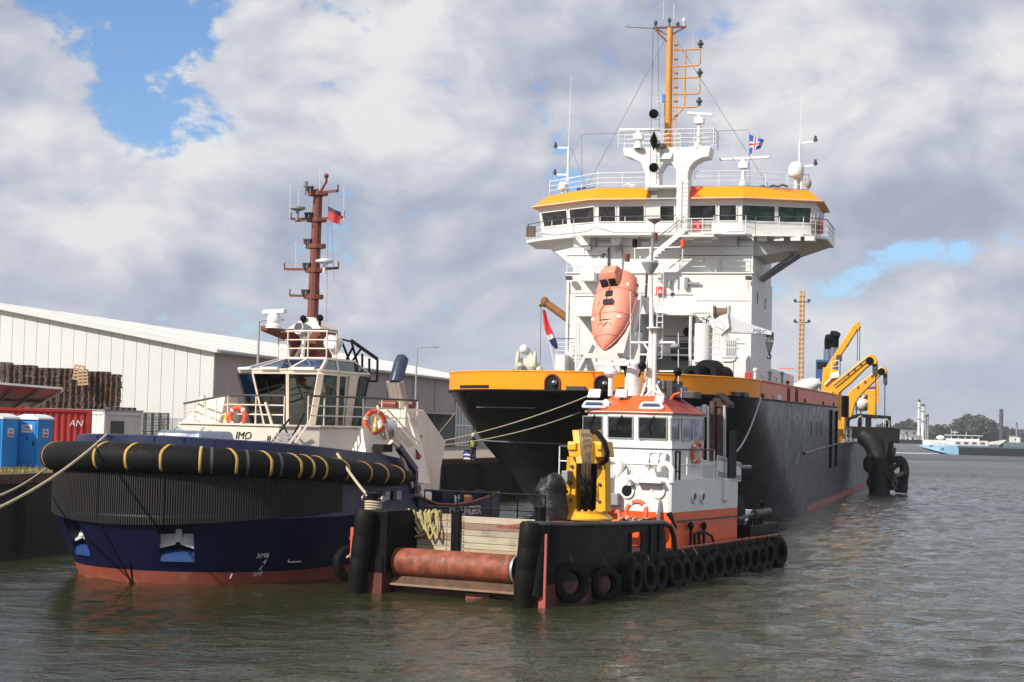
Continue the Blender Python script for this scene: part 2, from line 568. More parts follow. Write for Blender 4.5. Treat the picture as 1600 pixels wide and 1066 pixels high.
def window(quad, parent, depth=(0, -1, 0), gl=None, frame=None, fw=0.07, proud=0.05, name='window'):
    """a pane with its own frame; quad runs bottom-left, bottom-right, top-right, top-left; depth points out of the wall"""
    q = [Vector(p) for p in quad]
    d = Vector(depth).normalized()
    mb = MB()
    for i in range(4):
        a, b = q[i], q[(i + 1) % 4]
        mb.bar(a + d * proud / 2, b + d * proud / 2, proud, fw, up=d.cross(b - a))
    f = mb.build(name, frame or WHITE2, parent)
    c = sum(q, Vector()) / 4
    MB().ext([p + d * 0.004 for p in q], d * 0.016).build('pane', gl or GLASSD, f, smooth=0)
    return f


def lerp(a, b, t):
    return a + (b - a) * t


def sag(a, b, drop, n=14):
    a, b = Vector(a), Vector(b)
    return [a.lerp(b, i / n) - Vector((0, 0, drop * 4 * (i / n) * (1 - i / n))) for i in range(n + 1)]


def rope_thing(a, b, drop, label, r=0.03, mat=None, group=None, name='mooring_rope'):
    o = MB().tube(sag(a, b, drop), r, 6).build(name, mat or ROPE, None, base=a)
    return tag(o, label, 'rope', group)


def pix(p):
    q = np.array([p[0], p[1], p[2] - EYE])
    d = q @ _f
    return 800 + FPX * (q @ CX) / d, 533 - FPX * (q @ CU) / d


def bisect_px(fr, A, B, px):
    """the point between A and B (frame coordinates) that the given image column passes through"""
    lo, hi = -0.5, 1.5
    A, B = Vector(A), Vector(B)
    s = 1 if pix(fr.world(B))[0] > pix(fr.world(A))[0] else -1
    for _ in range(40):
        m_ = (lo + hi) / 2
        if (pix(fr.world(A.lerp(B, m_)))[0] - px) * s > 0: hi = m_
        else: lo = m_
    return A.lerp(B, (lo + hi) / 2)

# ================================================================== WATER
def build_water():
    x0, x1, y0, y1 = -42.0, 86.0, 21.0, 260.0
    yl = [y0]
    while yl[-1] < y1: yl.append(yl[-1] + 0.17 + 0.0019 * (yl[-1] - y0))
    yl = np.array(yl); y1 = float(yl[-1])
    nx, ny = int((x1 - x0) / 0.25) + 1, len(yl)
    X, Y = np.meshgrid(np.linspace(x0, x1, nx), yl)
    rng = np.random.default_rng(5)
    Zz = np.zeros_like(X)
    for k in range(70):
        lam = 0.6 * (6.0 ** rng.random())
        th = rng.normal(-1.1, 0.75)
        kx, ky = 2 * math.pi / lam * math.cos(th), 2 * math.pi / lam * math.sin(th)
        Zz += 0.0047 * lam * np.sin(kx * X + ky * Y + rng.random() * 6.28)
    patch = 0.75 + 0.25 * np.sin(X * 0.13 + 1.0 + 0.8 * np.sin(Y * 0.05)) * np.sin(Y * 0.09 + 0.5 * np.sin(X * .07))
    lee = 1 - 0.70 / (1 + np.exp(np.clip((X + 4 - 0.15 * (Y - 45)) * 0.35, -40, 40)))
    fade = np.clip(np.minimum(np.minimum(X - x0, x1 - X), np.minimum(Y - y0, y1 - Y)) / 4.0, 0, 1)
    Zz *= patch * lee * fade
    vs = np.stack([X, Y, Zz], -1).reshape(-1, 3)
    idx = np.arange(nx * ny).reshape(ny, nx)
    q = np.stack([idx[:-1, :-1], idx[:-1, 1:], idx[1:, 1:], idx[1:, :-1]], -1).reshape(-1, 4)
    B = 5000.0
    ext = np.array([(-B, -300, 0), (B, -300, 0), (B, y0, 0), (-B, y0, 0), (-B, y1, 0), (B, y1, 0), (B, 6000, 0), (-B, 6000, 0), (x0, y0, 0), (x0, y1, 0), (x1, y0, 0), (x1, y1, 0)])
    n = len(vs)
    eq = np.array([(0, 1, 2, 3), (4, 5, 6, 7), (3, 8, 9, 4), (10, 2, 5, 11)]) + n
    vs = np.concatenate([vs, ext])
    q = np.concatenate([q, eq])
    me = bpy.data.meshes.new('water')
    me.vertices.add(len(vs))
    me.vertices.foreach_set('co', vs.ravel())
    me.loops.add(len(q) * 4)
    me.loops.foreach_set('vertex_index', q.ravel())
    me.polygons.add(len(q))
    me.polygons.foreach_set('loop_start', np.arange(0, len(q) * 4, 4))
    me.update(calc_edges=True)
    me.validate()
    me.shade_smooth()
    mt = bpy.data.materials.new('harbour_water')
    mt.use_nodes = True
    t = NT(mt.node_tree)
    b = t.n['Principled BSDF']
    oc = t.node('ShaderNodeTexCoord').outputs['Object']
    b.inputs['IOR'].default_value = 1.333
    sp = t.node('ShaderNodeSeparateXYZ')
    t.put(sp.inputs[0], oc)
    gust = t.noise(t.map(oc, (0.006, 0.035, 1.0)), 1.0, 5, 0.6)
    t.put(b.inputs['Roughness'], t.math('ADD', t.ramp(sp.outputs[1], 90.0, 300.0, 0.03, 0.16), t.math('MULTIPLY', t.ramp(sp.outputs[1], 150.0, 320.0), t.ramp(gust, 0.32, 0.68, 0.0, 0.26))))
    t.put(b.inputs['Base Color'], t.mix(t.noise(oc, 0.05, 3), (0.024, 0.028, 0.0095), (0.036, 0.040, 0.016)))
    h1 = t.noise(t.map(oc, (1.0, 2.2, 1.0)), 1.5, 4, 0.6, 0.3)
    h2 = t.noise(t.map(oc, (1.0, 1.5, 1.0)), 5.0, 3, 0.55)
    h3 = t.noise(t.map(oc, (0.6, 1.5, 1.0)), 0.35, 3, 0.55)
    h = t.math('ADD', t.math('ADD', t.math('MULTIPLY', h1, 0.28), t.math('MULTIPLY', h2, 0.13)), t.math('MULTIPLY', h3, 0.6))
    bn = t.node('ShaderNodeBump')
    sh_ = t.math('SUBTRACT', sp.outputs[0], t.math('MULTIPLY', t.math('SUBTRACT', sp.outputs[1], 45.0), 0.15))
    t.put(bn.inputs['Strength'], t.ramp(sh_, -12.0, 6.0, 0.35, 0.85))
    bn.inputs['Distance'].default_value = 0.40
    t.put(bn.inputs['Height'], h)
    t.l.new(bn.outputs[0], b.inputs['Normal'])
    me.materials.append(mt)
    o = bpy.data.objects.new('water', me)
    COL.objects.link(o)
    o['kind'] = 'structure'


build_water()

# ================================================================== QUAY
QF = Frame((-18.4, 65.0), 0.30)
QZ = 2.85
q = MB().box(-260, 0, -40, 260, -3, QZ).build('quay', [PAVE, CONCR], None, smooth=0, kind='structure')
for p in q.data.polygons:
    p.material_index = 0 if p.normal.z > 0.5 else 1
q.location = QF.world((0, 0, 0)); q.rotation_euler = (0, 0, -QF.yaw)
MB().box(-0.55, 0.10, -40, 260, QZ - 0.32, QZ + 0.06).build('coping', RUSTP, q, smooth=0, bevel=0.02)
for y in range(-24, 120, 8):
    MB().box(0.0, 0.34, y - 0.5, y + 0.5, -1.5, QZ - 0.36).build('quay_pillar', CONCR, q, smooth=0, bevel=0.03)

# dry grass along the quay edge
g = MB()
for i in range(2600):
    x, y = -0.7 - abs(random.gauss(0, 1.6)), random.uniform(-6, 26)
    hgt, a = random.uniform(.08, .28), random.uniform(0, 6.28)
    p = QF.world((x, y, QZ))
    dx, dy = math.cos(a) * .035, math.sin(a) * .035
    lx, ly = random.uniform(-.12, .12), random.uniform(-.12, .12)
    g.add([(p.x - dx, p.y - dy, QZ), (p.x + dx, p.y + dy, QZ), (p.x + lx, p.y + ly, QZ + hgt)], [(0, 1, 2)])
g.build('grass', paint('dry_grass', (0.24, 0.21, 0.07), 0.9, dirt=0.8, dirtcol=(0.12, 0.16, 0.04), scale=0.8, var=0.3), None, smooth=0, kind='stuff')

# ================================================================== WAREHOUSE
c0 = G.P(334, 547.7, 115.0)
WF = Frame((c0.x, c0.y), 0.23)
EAVE = c0.z
lo, hi = -60.0, -5.0
for _ in range(60):
    mid = (lo + hi) / 2
    if WF.Q(0, 475, mid).z - WF.Q(718, 579, mid).z > 0: hi = mid
    else: lo = mid
v0 = WF.P(0, 481.5, 0)
slope = (v0.z - EAVE) / (0 - v0.x)
# apex where the verge meets the ridge seen in the photograph
best = min(((abs(EAVE + slope * -xx - WF.Q(300, 519.5, xx).z), xx) for xx in np.linspace(-45, -10, 300)), key=lambda a: a[0])
XA = float(best[1])
ZA = EAVE + slope * -XA
WLEN = 95.0
wh = thing('warehouse', 'long white warehouse behind the pallets with a grey ribbed side wall', 'warehouse', WF, (0, 0, QZ))


def verge(x):
    return ZA - slope * abs(x - XA)


MB().poly((0, .12, QZ), (2 * XA, .12, QZ), (2 * XA, .12, EAVE - .05), (XA, .12, ZA - .05), (0, .12, EAVE - .05)).build('gable_backing', DARKG, wh, smooth=0)
pw = 0.945
x = 0.0
while x > XA - 6:
    a, b = x - 0.012, x - pw + 0.012
    pts = [(b, 0, QZ), (a, 0, QZ), (a, 0, verge(a) - .02)] + ([(XA, 0, ZA - .02)] if b < XA < a else []) + [(b, 0, verge(b) - .02)]
    MB().ext(pts, (0, .08, 0)).build('wall_panel', CLAD, wh, smooth=0, bevel=0.012)
    x -= pw
MB().box(-.35, .06, -.05, .1, QZ, EAVE - .05).build('corner_trim', CLAD, wh, smooth=0)
# ribbed side wall in bays, with tall dark openings further along
dark0, dark1 = WF.Q(636, 690, 0).y, WF.Q(703, 690, 0).y
zopen = WF.Q(660, 643, 0).z
ys = [0.0]
while ys[-1] < WLEN: ys.append(ys[-1] + 7.9)
for y0, y1 in zip(ys, ys[1:]):
    open_ = y1 > dark0 and y0 < dark1 + 2
    zb = zopen if open_ else QZ
    mb = MB()
    prof = []
    y = y0 + .03
    while y < y1 - .03:
        prof += [(.0, y), (.0, y + .16), (.055, y + .20), (.055, y + .30)]
        y += .34
    prof = [(px_, min(py_, y1 - .03)) for px_, py_ in prof]
    mb.loft([[(a, b, zb) for a, b in prof], [(a, b, EAVE - .12) for a, b in prof]], False, False)
    mb.build('ribbed_wall_bay', CLADG, wh, smooth=0)
    MB().box(-.02, .085, y1 - .05, y1 + .05, QZ, EAVE - .12).build('wall_joint', DARKG, wh, smooth=0)
MB().box(-3.2, -3.0, dark0 - 4, WLEN, QZ, zopen + .2).build('dark_interior', VOID, wh, smooth=0)
MB().box(-.35, .10, dark0 - 6, dark1 + 6, zopen - .18, zopen).build('opening_lintel', CLADG, wh, smooth=0)
MB().box(-3, .0, dark1 + 1.4, dark1 + 22, QZ, zopen).build('light_grey_wall', paint('pale_grey_cladding', (0.36, 0.37, 0.36), 0.6), wh, smooth=0)
fr_ = MB()
for k in range(8):
    yy = dark1 + 1.8 + k * 1.35
    fr_.box(.0, .09, yy, yy + .13, QZ, QZ + 4.6)
for zz in (QZ + .1, QZ + 2.2, QZ + 4.5):
    fr_.box(.0, .07, dark1 + 1.8, dark1 + 11.4, zz, zz + .12)
gd = fr_.build('glazed_door', WHITE, wh, smooth=0)
MB().box(.005, .03, dark1 + 1.9, dark1 + 11.2, QZ + .1, QZ + 4.5).build('pane', glass('dull_glass', (0.12, 0.13, 0.13), 0.2), gd, smooth=0)
for sgn in (1, -1):
    xe = XA + sgn * (-XA + .45)
    ze = EAVE - slope * .45
    r_ = MB().hull2([(XA, -.4, ZA), (xe, -.4, ze), (xe, -.4, ze + .14), (XA, -.4, ZA + .14)], [(XA, WLEN, ZA), (xe, WLEN, ze), (xe, WLEN, ze + .14), (XA, WLEN, ZA + .14)])
    rr = r_.build('roof_slope', ROOFW, wh, smooth=0)
    if sgn == 1:
        MB().box(xe - .02, xe + .16, -.4, WLEN, ze - .10, ze + .05).build('gutter', GREYP, rr, smooth=0)
        sm = MB()
        for k in range(1, 16):
            sm.bar((XA, k * 6.1, ZA + .15), (xe, k * 6.1, ze + .15), .05, .03)
        sm.build('roof_seam', ROOFW, rr, smooth=0)
vt = MB()
for sgn in (1, -1):
    xe = XA + sgn * (-XA + .45)
    vt.bar((XA, -.44, ZA + .02), (xe, -.44, EAVE - slope * .45 + .02), .09, .22)
vt.build('verge_trim', CLAD, wh, smooth=0)
MB().box(2 * XA, 0, WLEN - .3, WLEN, QZ, EAVE).build('rear_wall', CLADG, wh, smooth=0)
MB().box(2 * XA - .1, 2 * XA, 0, WLEN, QZ, EAVE).build('far_side_wall', CLADG, wh, smooth=0)


# ---- lamp posts on the quay
def lamp_post(px, ptop, Y, label, arm):
    p = G.P(px, ptop, Y)
    t = thing('lamp_post', label, 'lamp post', G, (p.x, p.y, QZ), 'lamp posts on the quay')
    MB().cyl((p.x, p.y, QZ), (p.x, p.y, p.z), .10, .065, 8).build('pole', STEEL, t)
    MB().tube([(p.x, p.y, p.z), (p.x + arm * .5, p.y, p.z + .12), (p.x + arm, p.y, p.z + .15)], .05, 6).build('arm', STEEL, t)
    MB().box(min(p.x + arm, p.x + arm * 1.5), max(p.x + arm, p.x + arm * 1.5), p.y - .15, p.y + .15, p.z + .08, p.z + .2).build('lamp_head', GREYP, t, bevel=.02)


lamp_post(405, 502, 103, 'thin grey lamp post behind the tug radar, in front of the warehouse', 1.0)
lamp_post(651.5, 544, 150, 'thin pale lamp post to the right of the blue exhaust pipe', 1.3)

# ================================================================== QUAYSIDE THINGS
def toilet(px_l, label, sign_side=True):
    p = G.Z(px_l, 733, QZ)
    fr = Frame((p.x, p.y), 0.33)
    t = thing('portable_toilet', label, 'portable toilet', fr, (0, 0, QZ), 'portable toilets on the quay')
    W_, D_, H_ = 1.08, 1.08, 2.12
    z = QZ
    MB().box(-.03, W_ + .03, -.03, D_ + .03, z, z + .12).build('base', GREYP, t, bevel=.02)
    MB().box(0, W_, 0.02, D_, z + .1, z + H_).build('cabin', BLUE, t, bevel=.03)
    d = MB().box(.10, W_ - .10, -.015, .03, z + .16, z + 2.0).build('door', BLUE, t, bevel=.015)
    mb = MB()
    for k in (0, 1):
        mb.box(.2, W_ - .2, -.03, -.01, z + .28 + k * .55, z + .68 + k * .55)
    mb.build('door_panel', BLUE, d, bevel=.012)
    MB().box(W_ - .22, W_ - .16, -.06, 0, z + 1.0, z + 1.2).build('handle', PRINTB, d)
    mb = MB()
    for xx in (-.02, W_ - .06):
        mb.box(xx, xx + .08, -.03, .06, z + .1, z + H_)
    mb.build('corner_post', BLUE, t, bevel=.015)
    rings = []
    for k in range(9):
        a = k / 8
        rings.append([(lerp(-.05, W_ + .05, a), -.06, z + H_ - .02), (lerp(-.05, W_ + .05, a), -.06, z + H_ + .05 + .16 * math.sin(math.pi * a)),
                      (lerp(-.05, W_ + .05, a), D_ + .05, z + H_ + .05 + .16 * math.sin(math.pi * a)), (lerp(-.05, W_ + .05, a), D_ + .05, z + H_ - .02)])
    MB().loft(rings).build('roof', paint('translucent_white_roof', (0.72, 0.74, 0.76), 0.4, dirt=.1), t)
    s = MB().box(.30, .82, -.035, -.012, z + 1.55, z + 1.88).build('sign', PRINTW, d, smooth=0)
    text('MSR', .19, (.56, -.037, z + 1.77), (1, 0, 0), (0, 0, 1), PRINTBL, s, depth=.004)
    MB().box(.33, .79, -.040, -.034, z + 1.63, z + 1.67).build('print_line', PRINTR, s, smooth=0)
    MB().ball((.56, -.02, z + 1.45), .035, 8).bar((.56, -.02, z + 1.25), (.56, -.02, z + 1.41), .07, .02).build('figure_symbol', PRINTBL, d)
    s = MB().box(W_, W_ + .02, .35, .75, z + 1.36, z + 1.72).build('side_sign', PRINTW, t, smooth=0)
    text('MSR', .15, (W_ + .022, .55, z + 1.60), (0, 1, 0), (0, 0, 1), PRINTBL, s, depth=.004)
    MB().box(W_ + .019, W_ + .024, .39, .71, z + 1.40, z + 1.50).build('print_block', PRINTR, s, smooth=0)
    return t


toilet(22.5, 'blue portable toilet with a clear view of its side, beside the red container')
toilet(-33, 'blue portable toilet cut by the left edge of the photo')

# red shipping container
p = G.Z(107, 732, QZ)
cf = Frame((p.x, p.y + 3.5), -0.22)
rc = thing('shipping_container', 'red corrugated shipping container behind the blue toilets', 'shipping container', cf, (0, 0, QZ))
Lc, Hc, Dc = 12.2, 2.6, 2.44
xs = []
x = -Lc + .15
while x < -.15:
    xs += [(x, 0.0), (x + .07, .045), (x + .14, .045), (x + .21, 0.0)]
    x += .28
MB().loft([[(a, b + .02, QZ + .15) for a, b in xs], [(a, b + .02, QZ + Hc - .12) for a, b in xs]], False, False).build('corrugated_side', CONTR, rc, smooth=0)
es = []
y = .1
while y < Dc - .15:
    es += [(0.0, y), (-.045, y + .07), (-.045, y + .14), (0.0, y + .21)]
    y += .28
MB().loft([[(a - .01, b, QZ + .15) for a, b in es], [(a - .01, b, QZ + Hc - .12) for a, b in es]], False, False).build('corrugated_end', CONTR, rc, smooth=0)
MB().box(-Lc + .1, -.1, .08, Dc, QZ + .02, QZ + Hc - .05).build('inner_box', CONTR, rc, smooth=0)
mb = MB()
for zz in (QZ, QZ + Hc - .14):
    mb.box(-Lc, 0, -.03, .10, zz, zz + .14).box(-.10, .03, 0, Dc, zz, zz + .14)
mb.box(-.14, .04, -.04, .14, QZ, QZ + Hc).box(-.12, .03, Dc - .1, Dc, QZ, QZ + Hc)
mb.build('frame', CONTR, rc, smooth=0, bevel=.01)
text('AN', .42, (-.62, -.035, QZ + 1.95), (1, 0, 0), (0, 0, 1), PRINTW, rc, depth=.006, shear=.15)

# white office container
p = G.P(163.5, 642, 85)
of = Frame((p.x, p.y), 0.62)
oc_ = thing('site_office', 'white site office container with a dark door behind the tug bow', 'site office', of, (0, 0, QZ))
zt = p.z
x = 0.0
while x > -6.0:
    MB().box(x - .285, x - .015, 0, .05, QZ + .15, zt - .2).build('side_panel', WHITE, oc_, smooth=0, bevel=.012)
    x -= .30
MB().box(-6, -.02, .04, 2.4, QZ + .1, zt - .1).build('inner_box', WHITE, oc_, smooth=0)
MB().box(-.05, 0, .05, 2.4, QZ + .15, zt - .2).build('end_panel', paint('shaded_white_panel', (.55, .55, .53), .5), oc_, smooth=0)  # white end wall, greyed in its colour for the shaded side
mb = MB()
for zz in (QZ, zt - .2):
    mb.box(-6.05, .05, -.05, .08, zz, zz + .2).box(-.06, .06, -.04, 2.45, zz, zz + .2)
mb.box(-.1, .06, -.05, .1, QZ, zt).box(-.08, .06, 2.35, 2.46, QZ, zt)
mb.build('frame', paint('office_frame', (.66, .66, .64), .5), oc_, smooth=0, bevel=.012)
dd = MB().box(.0, .05, .42, 1.28, QZ + .2, zt - .5).build('door', DARKG, oc_, smooth=0, bevel=.01)
MB().box(.05, .09, .5, .55, QZ + 1.2, QZ + 1.3).build('handle', STEEL, dd)
MB().box(-6.1, .1, -.1, 2.5, zt, zt + .06).build('roof', GREYP, oc_, smooth=0)
mb = MB()
for k in range(5):
    mb.box(-.1 - k * .5 * .2, .3 - k * .1, .1 + k * .47, .3 + k * .47, zt + .06, zt + .2)
mb.build('roof_batten', DARKG, oc_, smooth=0)

# steel frame gate beside the office
p = G.P(112, 690, 80)
gt = thing('steel_frame', 'dark angled steel frame between the red container and white office', 'steel frame', G, (p.x, p.y, QZ))
a, b = G.P(107, 664, 80), G.P(118, 662, 80)
MB().bar(a, b, .1).bar(b, (b.x, b.y, QZ), .12).build('post', DARKG, gt, smooth=0)
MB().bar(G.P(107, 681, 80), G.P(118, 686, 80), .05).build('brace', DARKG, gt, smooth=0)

# canopy
Yc = 78.0
cb = G.P(20, 640, Yc + 3)
cn = thing('canopy', 'brown and grey tilted canopy roof above the red container', 'canopy', G, (cb.x, cb.y, QZ))
A = [G.P(-30, 598, Yc), G.P(20, 601.5, Yc), G.P(62, 606, Yc), G.P(98, 608, Yc)]
B = [G.P(-45, 640, Yc + 3.2), G.P(-8, 638, Yc + 3.2), G.P(20, 637, Yc + 3.2), G.P(48, 636, Yc + 3.2)]
mc_ = [paint('brown_canopy_sheet', (.20, .13, .115), .5), paint('brown_canopy_sheet_b', (.22, .145, .125), .5), paint('grey_canopy_sheet', (.34, .32, .32), .45)]
for k in range(3):
    MB().ext([A[k], A[k + 1], B[k + 1], B[k]], (0, 0, .05)).build('roof_sheet', mc_[k], cn, smooth=0)
for k in range(4):
    MB().bar(A[k] - V(0, 0, .06), B[k] - V(0, 0, .06), .09, .12).build('rafter', DARKG if k < 3 else STEEL, cn, smooth=0)
MB().bar(A[0] + V(0, -.04, .03), A[3] + V(0, -.04, .03), .06, .1).build('front_edge', STEEL, cn, smooth=0)
MB().bar(A[0].lerp(B[0], .6), A[3].lerp(B[3], .6) - V(0, 0, .08), .08, .1).build('purlin', DARKG, cn, smooth=0)
for k in (0, 1, 2):
    MB().cyl((B[k].x, B[k].y, QZ), B[k], .06, n=8).build('post', STEEL, cn)


# pallets
def pallet_mesh():
    mb = MB()
    for k in range(5):
        y = k * .26
        mb.box(0, .8, y, y + .16, .122, .144)
    for k in range(3):
        x = k * .35
        mb.box(x, x + .1, 0, 1.2, .10, .122)
        for j in range(3):
            mb.box(x, x + .1, j * .527, j * .527 + .145, .022, .10)
        mb.box(x, x + .1, 0, 1.2, 0, .022)
    return mb


pp = pallet_mesh().build('pallet', PALWOOD, None, smooth=0)
pm_new = pp.data.copy(); pm_new.materials.clear(); pm_new.materials.append(PALNEW)
cols = [(-6, 565), (13.5, 566.5), (33, 570), (52.5, 573), (72, 574), (91.5, 574.5), (111, 574), (130.5, 576.5), (148, 577), (164, 583.5)]
first = True
low = MB()
ORD = 'topmost second third fourth fifth sixth seventh eighth ninth tenth eleventh twelfth thirteenth fourteenth fifteenth sixteenth seventeenth eighteenth nineteenth twentieth'.split()
ORD += ['twenty-' + x for x in ('first', 'second', 'third', 'fourth', 'fifth', 'sixth', 'seventh', 'eighth', 'ninth')] + ['thirtieth'] * 3
ORD[0] = 'first'
GP = 'wooden pallets piled before the warehouse'
for ci, (px, py) in enumerate(cols):
    top = G.P(px, py, 108.0)
    n = int((top.z - QZ) / .147)
    for k in range(n):
        z = QZ + .147 * k
        if z < 5.05:
            jx = random.uniform(-.03, .03)
            for bx in ((0, .8, 0, 1.2, .122, .144), (0, .1, 0, 1.2, 0, .122), (.35, .45, 0, 1.2, 0, .122), (.7, .8, 0, 1.2, 0, .122)):
                low.box(top.x + bx[0] + jx, top.x + bx[1] + jx, 108 + bx[2], 108 + bx[3], z + bx[4], z + bx[5])
            continue
        o = pp if first else pp.copy()
        if not first: COL.objects.link(o)
        first = False
        o.location = (top.x + random.uniform(-.035, .035), 108.0 + random.uniform(-.06, .06), z)
        o.rotation_euler = (0, random.uniform(-.006, .006), random.uniform(-.03, .03))
        o['label'] = f'brown wooden pallet, {ORD[n - 1 - k]} from the top of the {ORD[ci]} stack from the left'
        o['category'] = 'pallet'
        o['group'] = GP
low.build('pallet', PALWOOD, None, smooth=0, kind='stuff')
for k, (px, py, rx) in enumerate(((113, 593, .12), (122, 603, -.1))):
    b = G.P(px, py, 107.3 - .1 * k)
    o = bpy.data.objects.new('pallet', pm_new)
    COL.objects.link(o)
    o.location = b; o.rotation_euler = (R(84), rx, .1); o.scale = (.8, .8, .8)
    tag(o, ['fresh pale pallet tipped on its side high on the stacks', 'fresh pale pallet leaning below and right of the higher pale one'][k], 'pallet')

# dark plastic crates
def crate_mesh():
    mb = MB()
    mb.box(0, .55, 0, .55, 0, .02)
    for z in (.05, .14, .23, .32):
        for a in (0, .525): mb.box(a, a + .025, 0, .55, z, z + .05); mb.box(0, .55, a, a + .025, z, z + .05)
    for x in (0, .17, .35, .525):
        for a in (0, .525): mb.box(x, x + .025, a, a + .025, 0, .37); mb.box(a, a + .025, x, x + .025, 0, .37)
    return mb


ck = None
for r in range(4):
    for k in range(10):
        p = G.P(211 + r * 11.6, 690, 120 * .45 + 46)
        z = QZ + k * .37
        if z > G.P(211, 651 + r * .6, 100).z: continue
        if ck is None:
            ck = o = crate_mesh().build('crate', DARKG, None, smooth=0)
        else:
            o = ck.copy(); COL.objects.link(o)
        o.location = (p.x, p.y + random.uniform(-.03, .03), z)
        tag(o, f'dark grey plastic crate, {ORD[k]} from the bottom in the {ORD[r]} column beside the site office', 'crate', 'plastic crates beside the site office')

# picket fence behind the tug bow
fn = thing('fence', 'thin grey metal fence behind the tug railing', 'fence', WF, (1.5, -3, QZ))
a, b = WF.P(254, 654, -3), WF.P(300, 655, -3)
nb = 26
pick = MB().cyl((0, 0, 0), (0, 0, a.z - QZ), .018, n=5)
MB().bar(a, b, .05).bar((a.x, a.y, QZ + .3), (b.x, b.y, QZ + .3), .05).build('fence_rail', STEEL, fn, smooth=0)
pk = None
for k in range(nb):
    pt = a.lerp(b, k / (nb - 1))
    if pk is None:
        pk = o = MB().cyl((pt.x, pt.y, QZ), (pt.x, pt.y, a.z), .02, n=5).build('fence_bar', STEEL, fn)
        p0 = pt
    else:
        o = pk.copy(); COL.objects.link(o); o.parent = fn
        o.location = (pt.x - p0.x, pt.y - p0.y, 0)

# old timber piles, bollard, worker on the quay near the dredger bow
for (pa, pb, Y, lab) in (((676, 716), (667, 800), 101, 'thick leaning brown timber pile next to the tug funnel'), ((687, 716), (682, 800), 103, 'upright brown timber pile right of the leaning one')):
    a, b = G.P(*pa, Y), G.P(*pb, Y - 1)
    d = (b - a) * 1.5
    o = MB().cyl(a + d, a, .26, .23, 10).build('timber_pile', PILE, None, base=a + d)
    tag(o, lab, 'timber pile')
p = G.P(733, 717, 108)
bo = thing('bollard', 'squat quay bollard wrapped in blue and white rope', 'bollard', G, (p.x, p.y, QZ))
MB().lathe([(.30, 0), (.26, .1), (.2, .2), (.2, .55), (.34, .62), (.34, .72), (.1, .78)], (p.x, p.y, QZ), n=14).build('post', BLACKP, bo)
for k, mt in enumerate((PRINTW, PRINTBL, PRINTW, PRINTBL)):
    MB().tube([(p.x + (.30 + .05 * (k % 2)) * math.cos(t * .5), p.y + .3 * math.sin(t * .5), QZ + .18 + k * .12 + .04 * math.sin(t)) for t in range(13)], .08, 6, True).build('rope_turn', mt, bo)


def skin_person(name, base, joints, edges, mat, parent):
    me = bpy.data.meshes.new(name)
    me.from_pydata([j[:3] for j in joints], edges, [])
    o = bpy.data.objects.new(name, me)
    COL.objects.link(o)
    o.parent = parent
    md = o.modifiers.new('skin', 'SKIN')
    for i, j in enumerate(joints):
        sv = me.skin_vertices[0].data[i]
        sv.radius = (j[3], j[3])
        sv.use_root = (i == 0)
    sb = o.modifiers.new('smooth', 'SUBSURF'); sb.levels = 2; sb.render_levels = 2
    me.materials.append(mat)
    BASE[o.name] = BASE.get(parent.name, Vector())
    return o


p = G.P(739, 716, 106)
pr = thing('person', 'person in a yellow safety vest and white helmet bending beside the dredger bow', 'person', G, (p.x, p.y, QZ))
J = [(0, 0, .95, .15), (0, -.10, 1.15, .15), (0, -.22, 1.38, .16), (0, -.30, 1.50, .07), (0, -.36, 1.60, .095), (0, -.38, 1.70, .085),
     (-.10, .02, .88, .10), (-.11, -.05, .48, .07), (-.11, .04, .08, .05), (-.11, -.14, .04, .045), (.10, .02, .88, .10), (.12, -.09, .48, .07), (.12, .02, .08, .05), (.12, -.16, .04, .045),
     (-.20, -.22, 1.38, .07), (-.26, -.38, 1.12, .05), (-.20, -.58, .98, .04), (-.18, -.66, .95, .03), (.20, -.22, 1.38, .07), (.27, -.36, 1.12, .05), (.22, -.58, 1.02, .04), (.20, -.66, 1.0, .03)]
E_ = [(0, 1), (1, 2), (2, 3), (3, 4), (4, 5), (0, 6), (6, 7), (7, 8), (8, 9), (0, 10), (10, 11), (11, 12), (12, 13), (2, 14), (14, 15), (15, 16), (16, 17), (2, 18), (18, 19), (19, 20), (20, 21)]
body = skin_person('body', None, J, E_, paint('dark_workwear', (.02, .022, .035), .8), pr)
vm = MB().lathe([(.205, -.22), (.215, 0), (.20, .20)], (p.x, p.y - .15, QZ + 1.22), (0, -.45, 1), 12)
ves = vm.build('safety_vest', paint('hi_vis_yellow', (.62, .66, .05), .6), pr)
MB().lathe([(.218, -.04), (.22, .04)], (p.x, p.y - .15, QZ + 1.22), (0, -.45, 1), 12).build('reflective_band', PRINTW, ves)
MB().lathe([(.145, 0), (.14, .05), (.11, .11), (.03, .15)], (p.x, p.y - .385, QZ + 1.70), (0, -.4, 1), 12).build('helmet', WHITE2, pr)
MB().ball((p.x, p.y - .39, QZ + 1.65), .088, 10, (.9, 1, 1.2)).build('face', paint('skin', (.42, .25, .18), .6), pr)

# ================================================================== FAR SHORE
SY = 1150.0
sh = MB().hull2([(-900, SY, -2), (3000, SY + 60, -2), (3000, 3200, -2), (-900, 3200, -2)], [(-900, SY + 4, 2.2), (3000, SY + 64, 2.2), (3000, 3200, 2.4), (-900, 3200, 2.4)]).build('far_shore', paint('shore_earth', (.11, .10, .075), .9, dirt=.5, dirtcol=(.06, .07, .04), scale=.02), None, smooth=0, kind='structure')

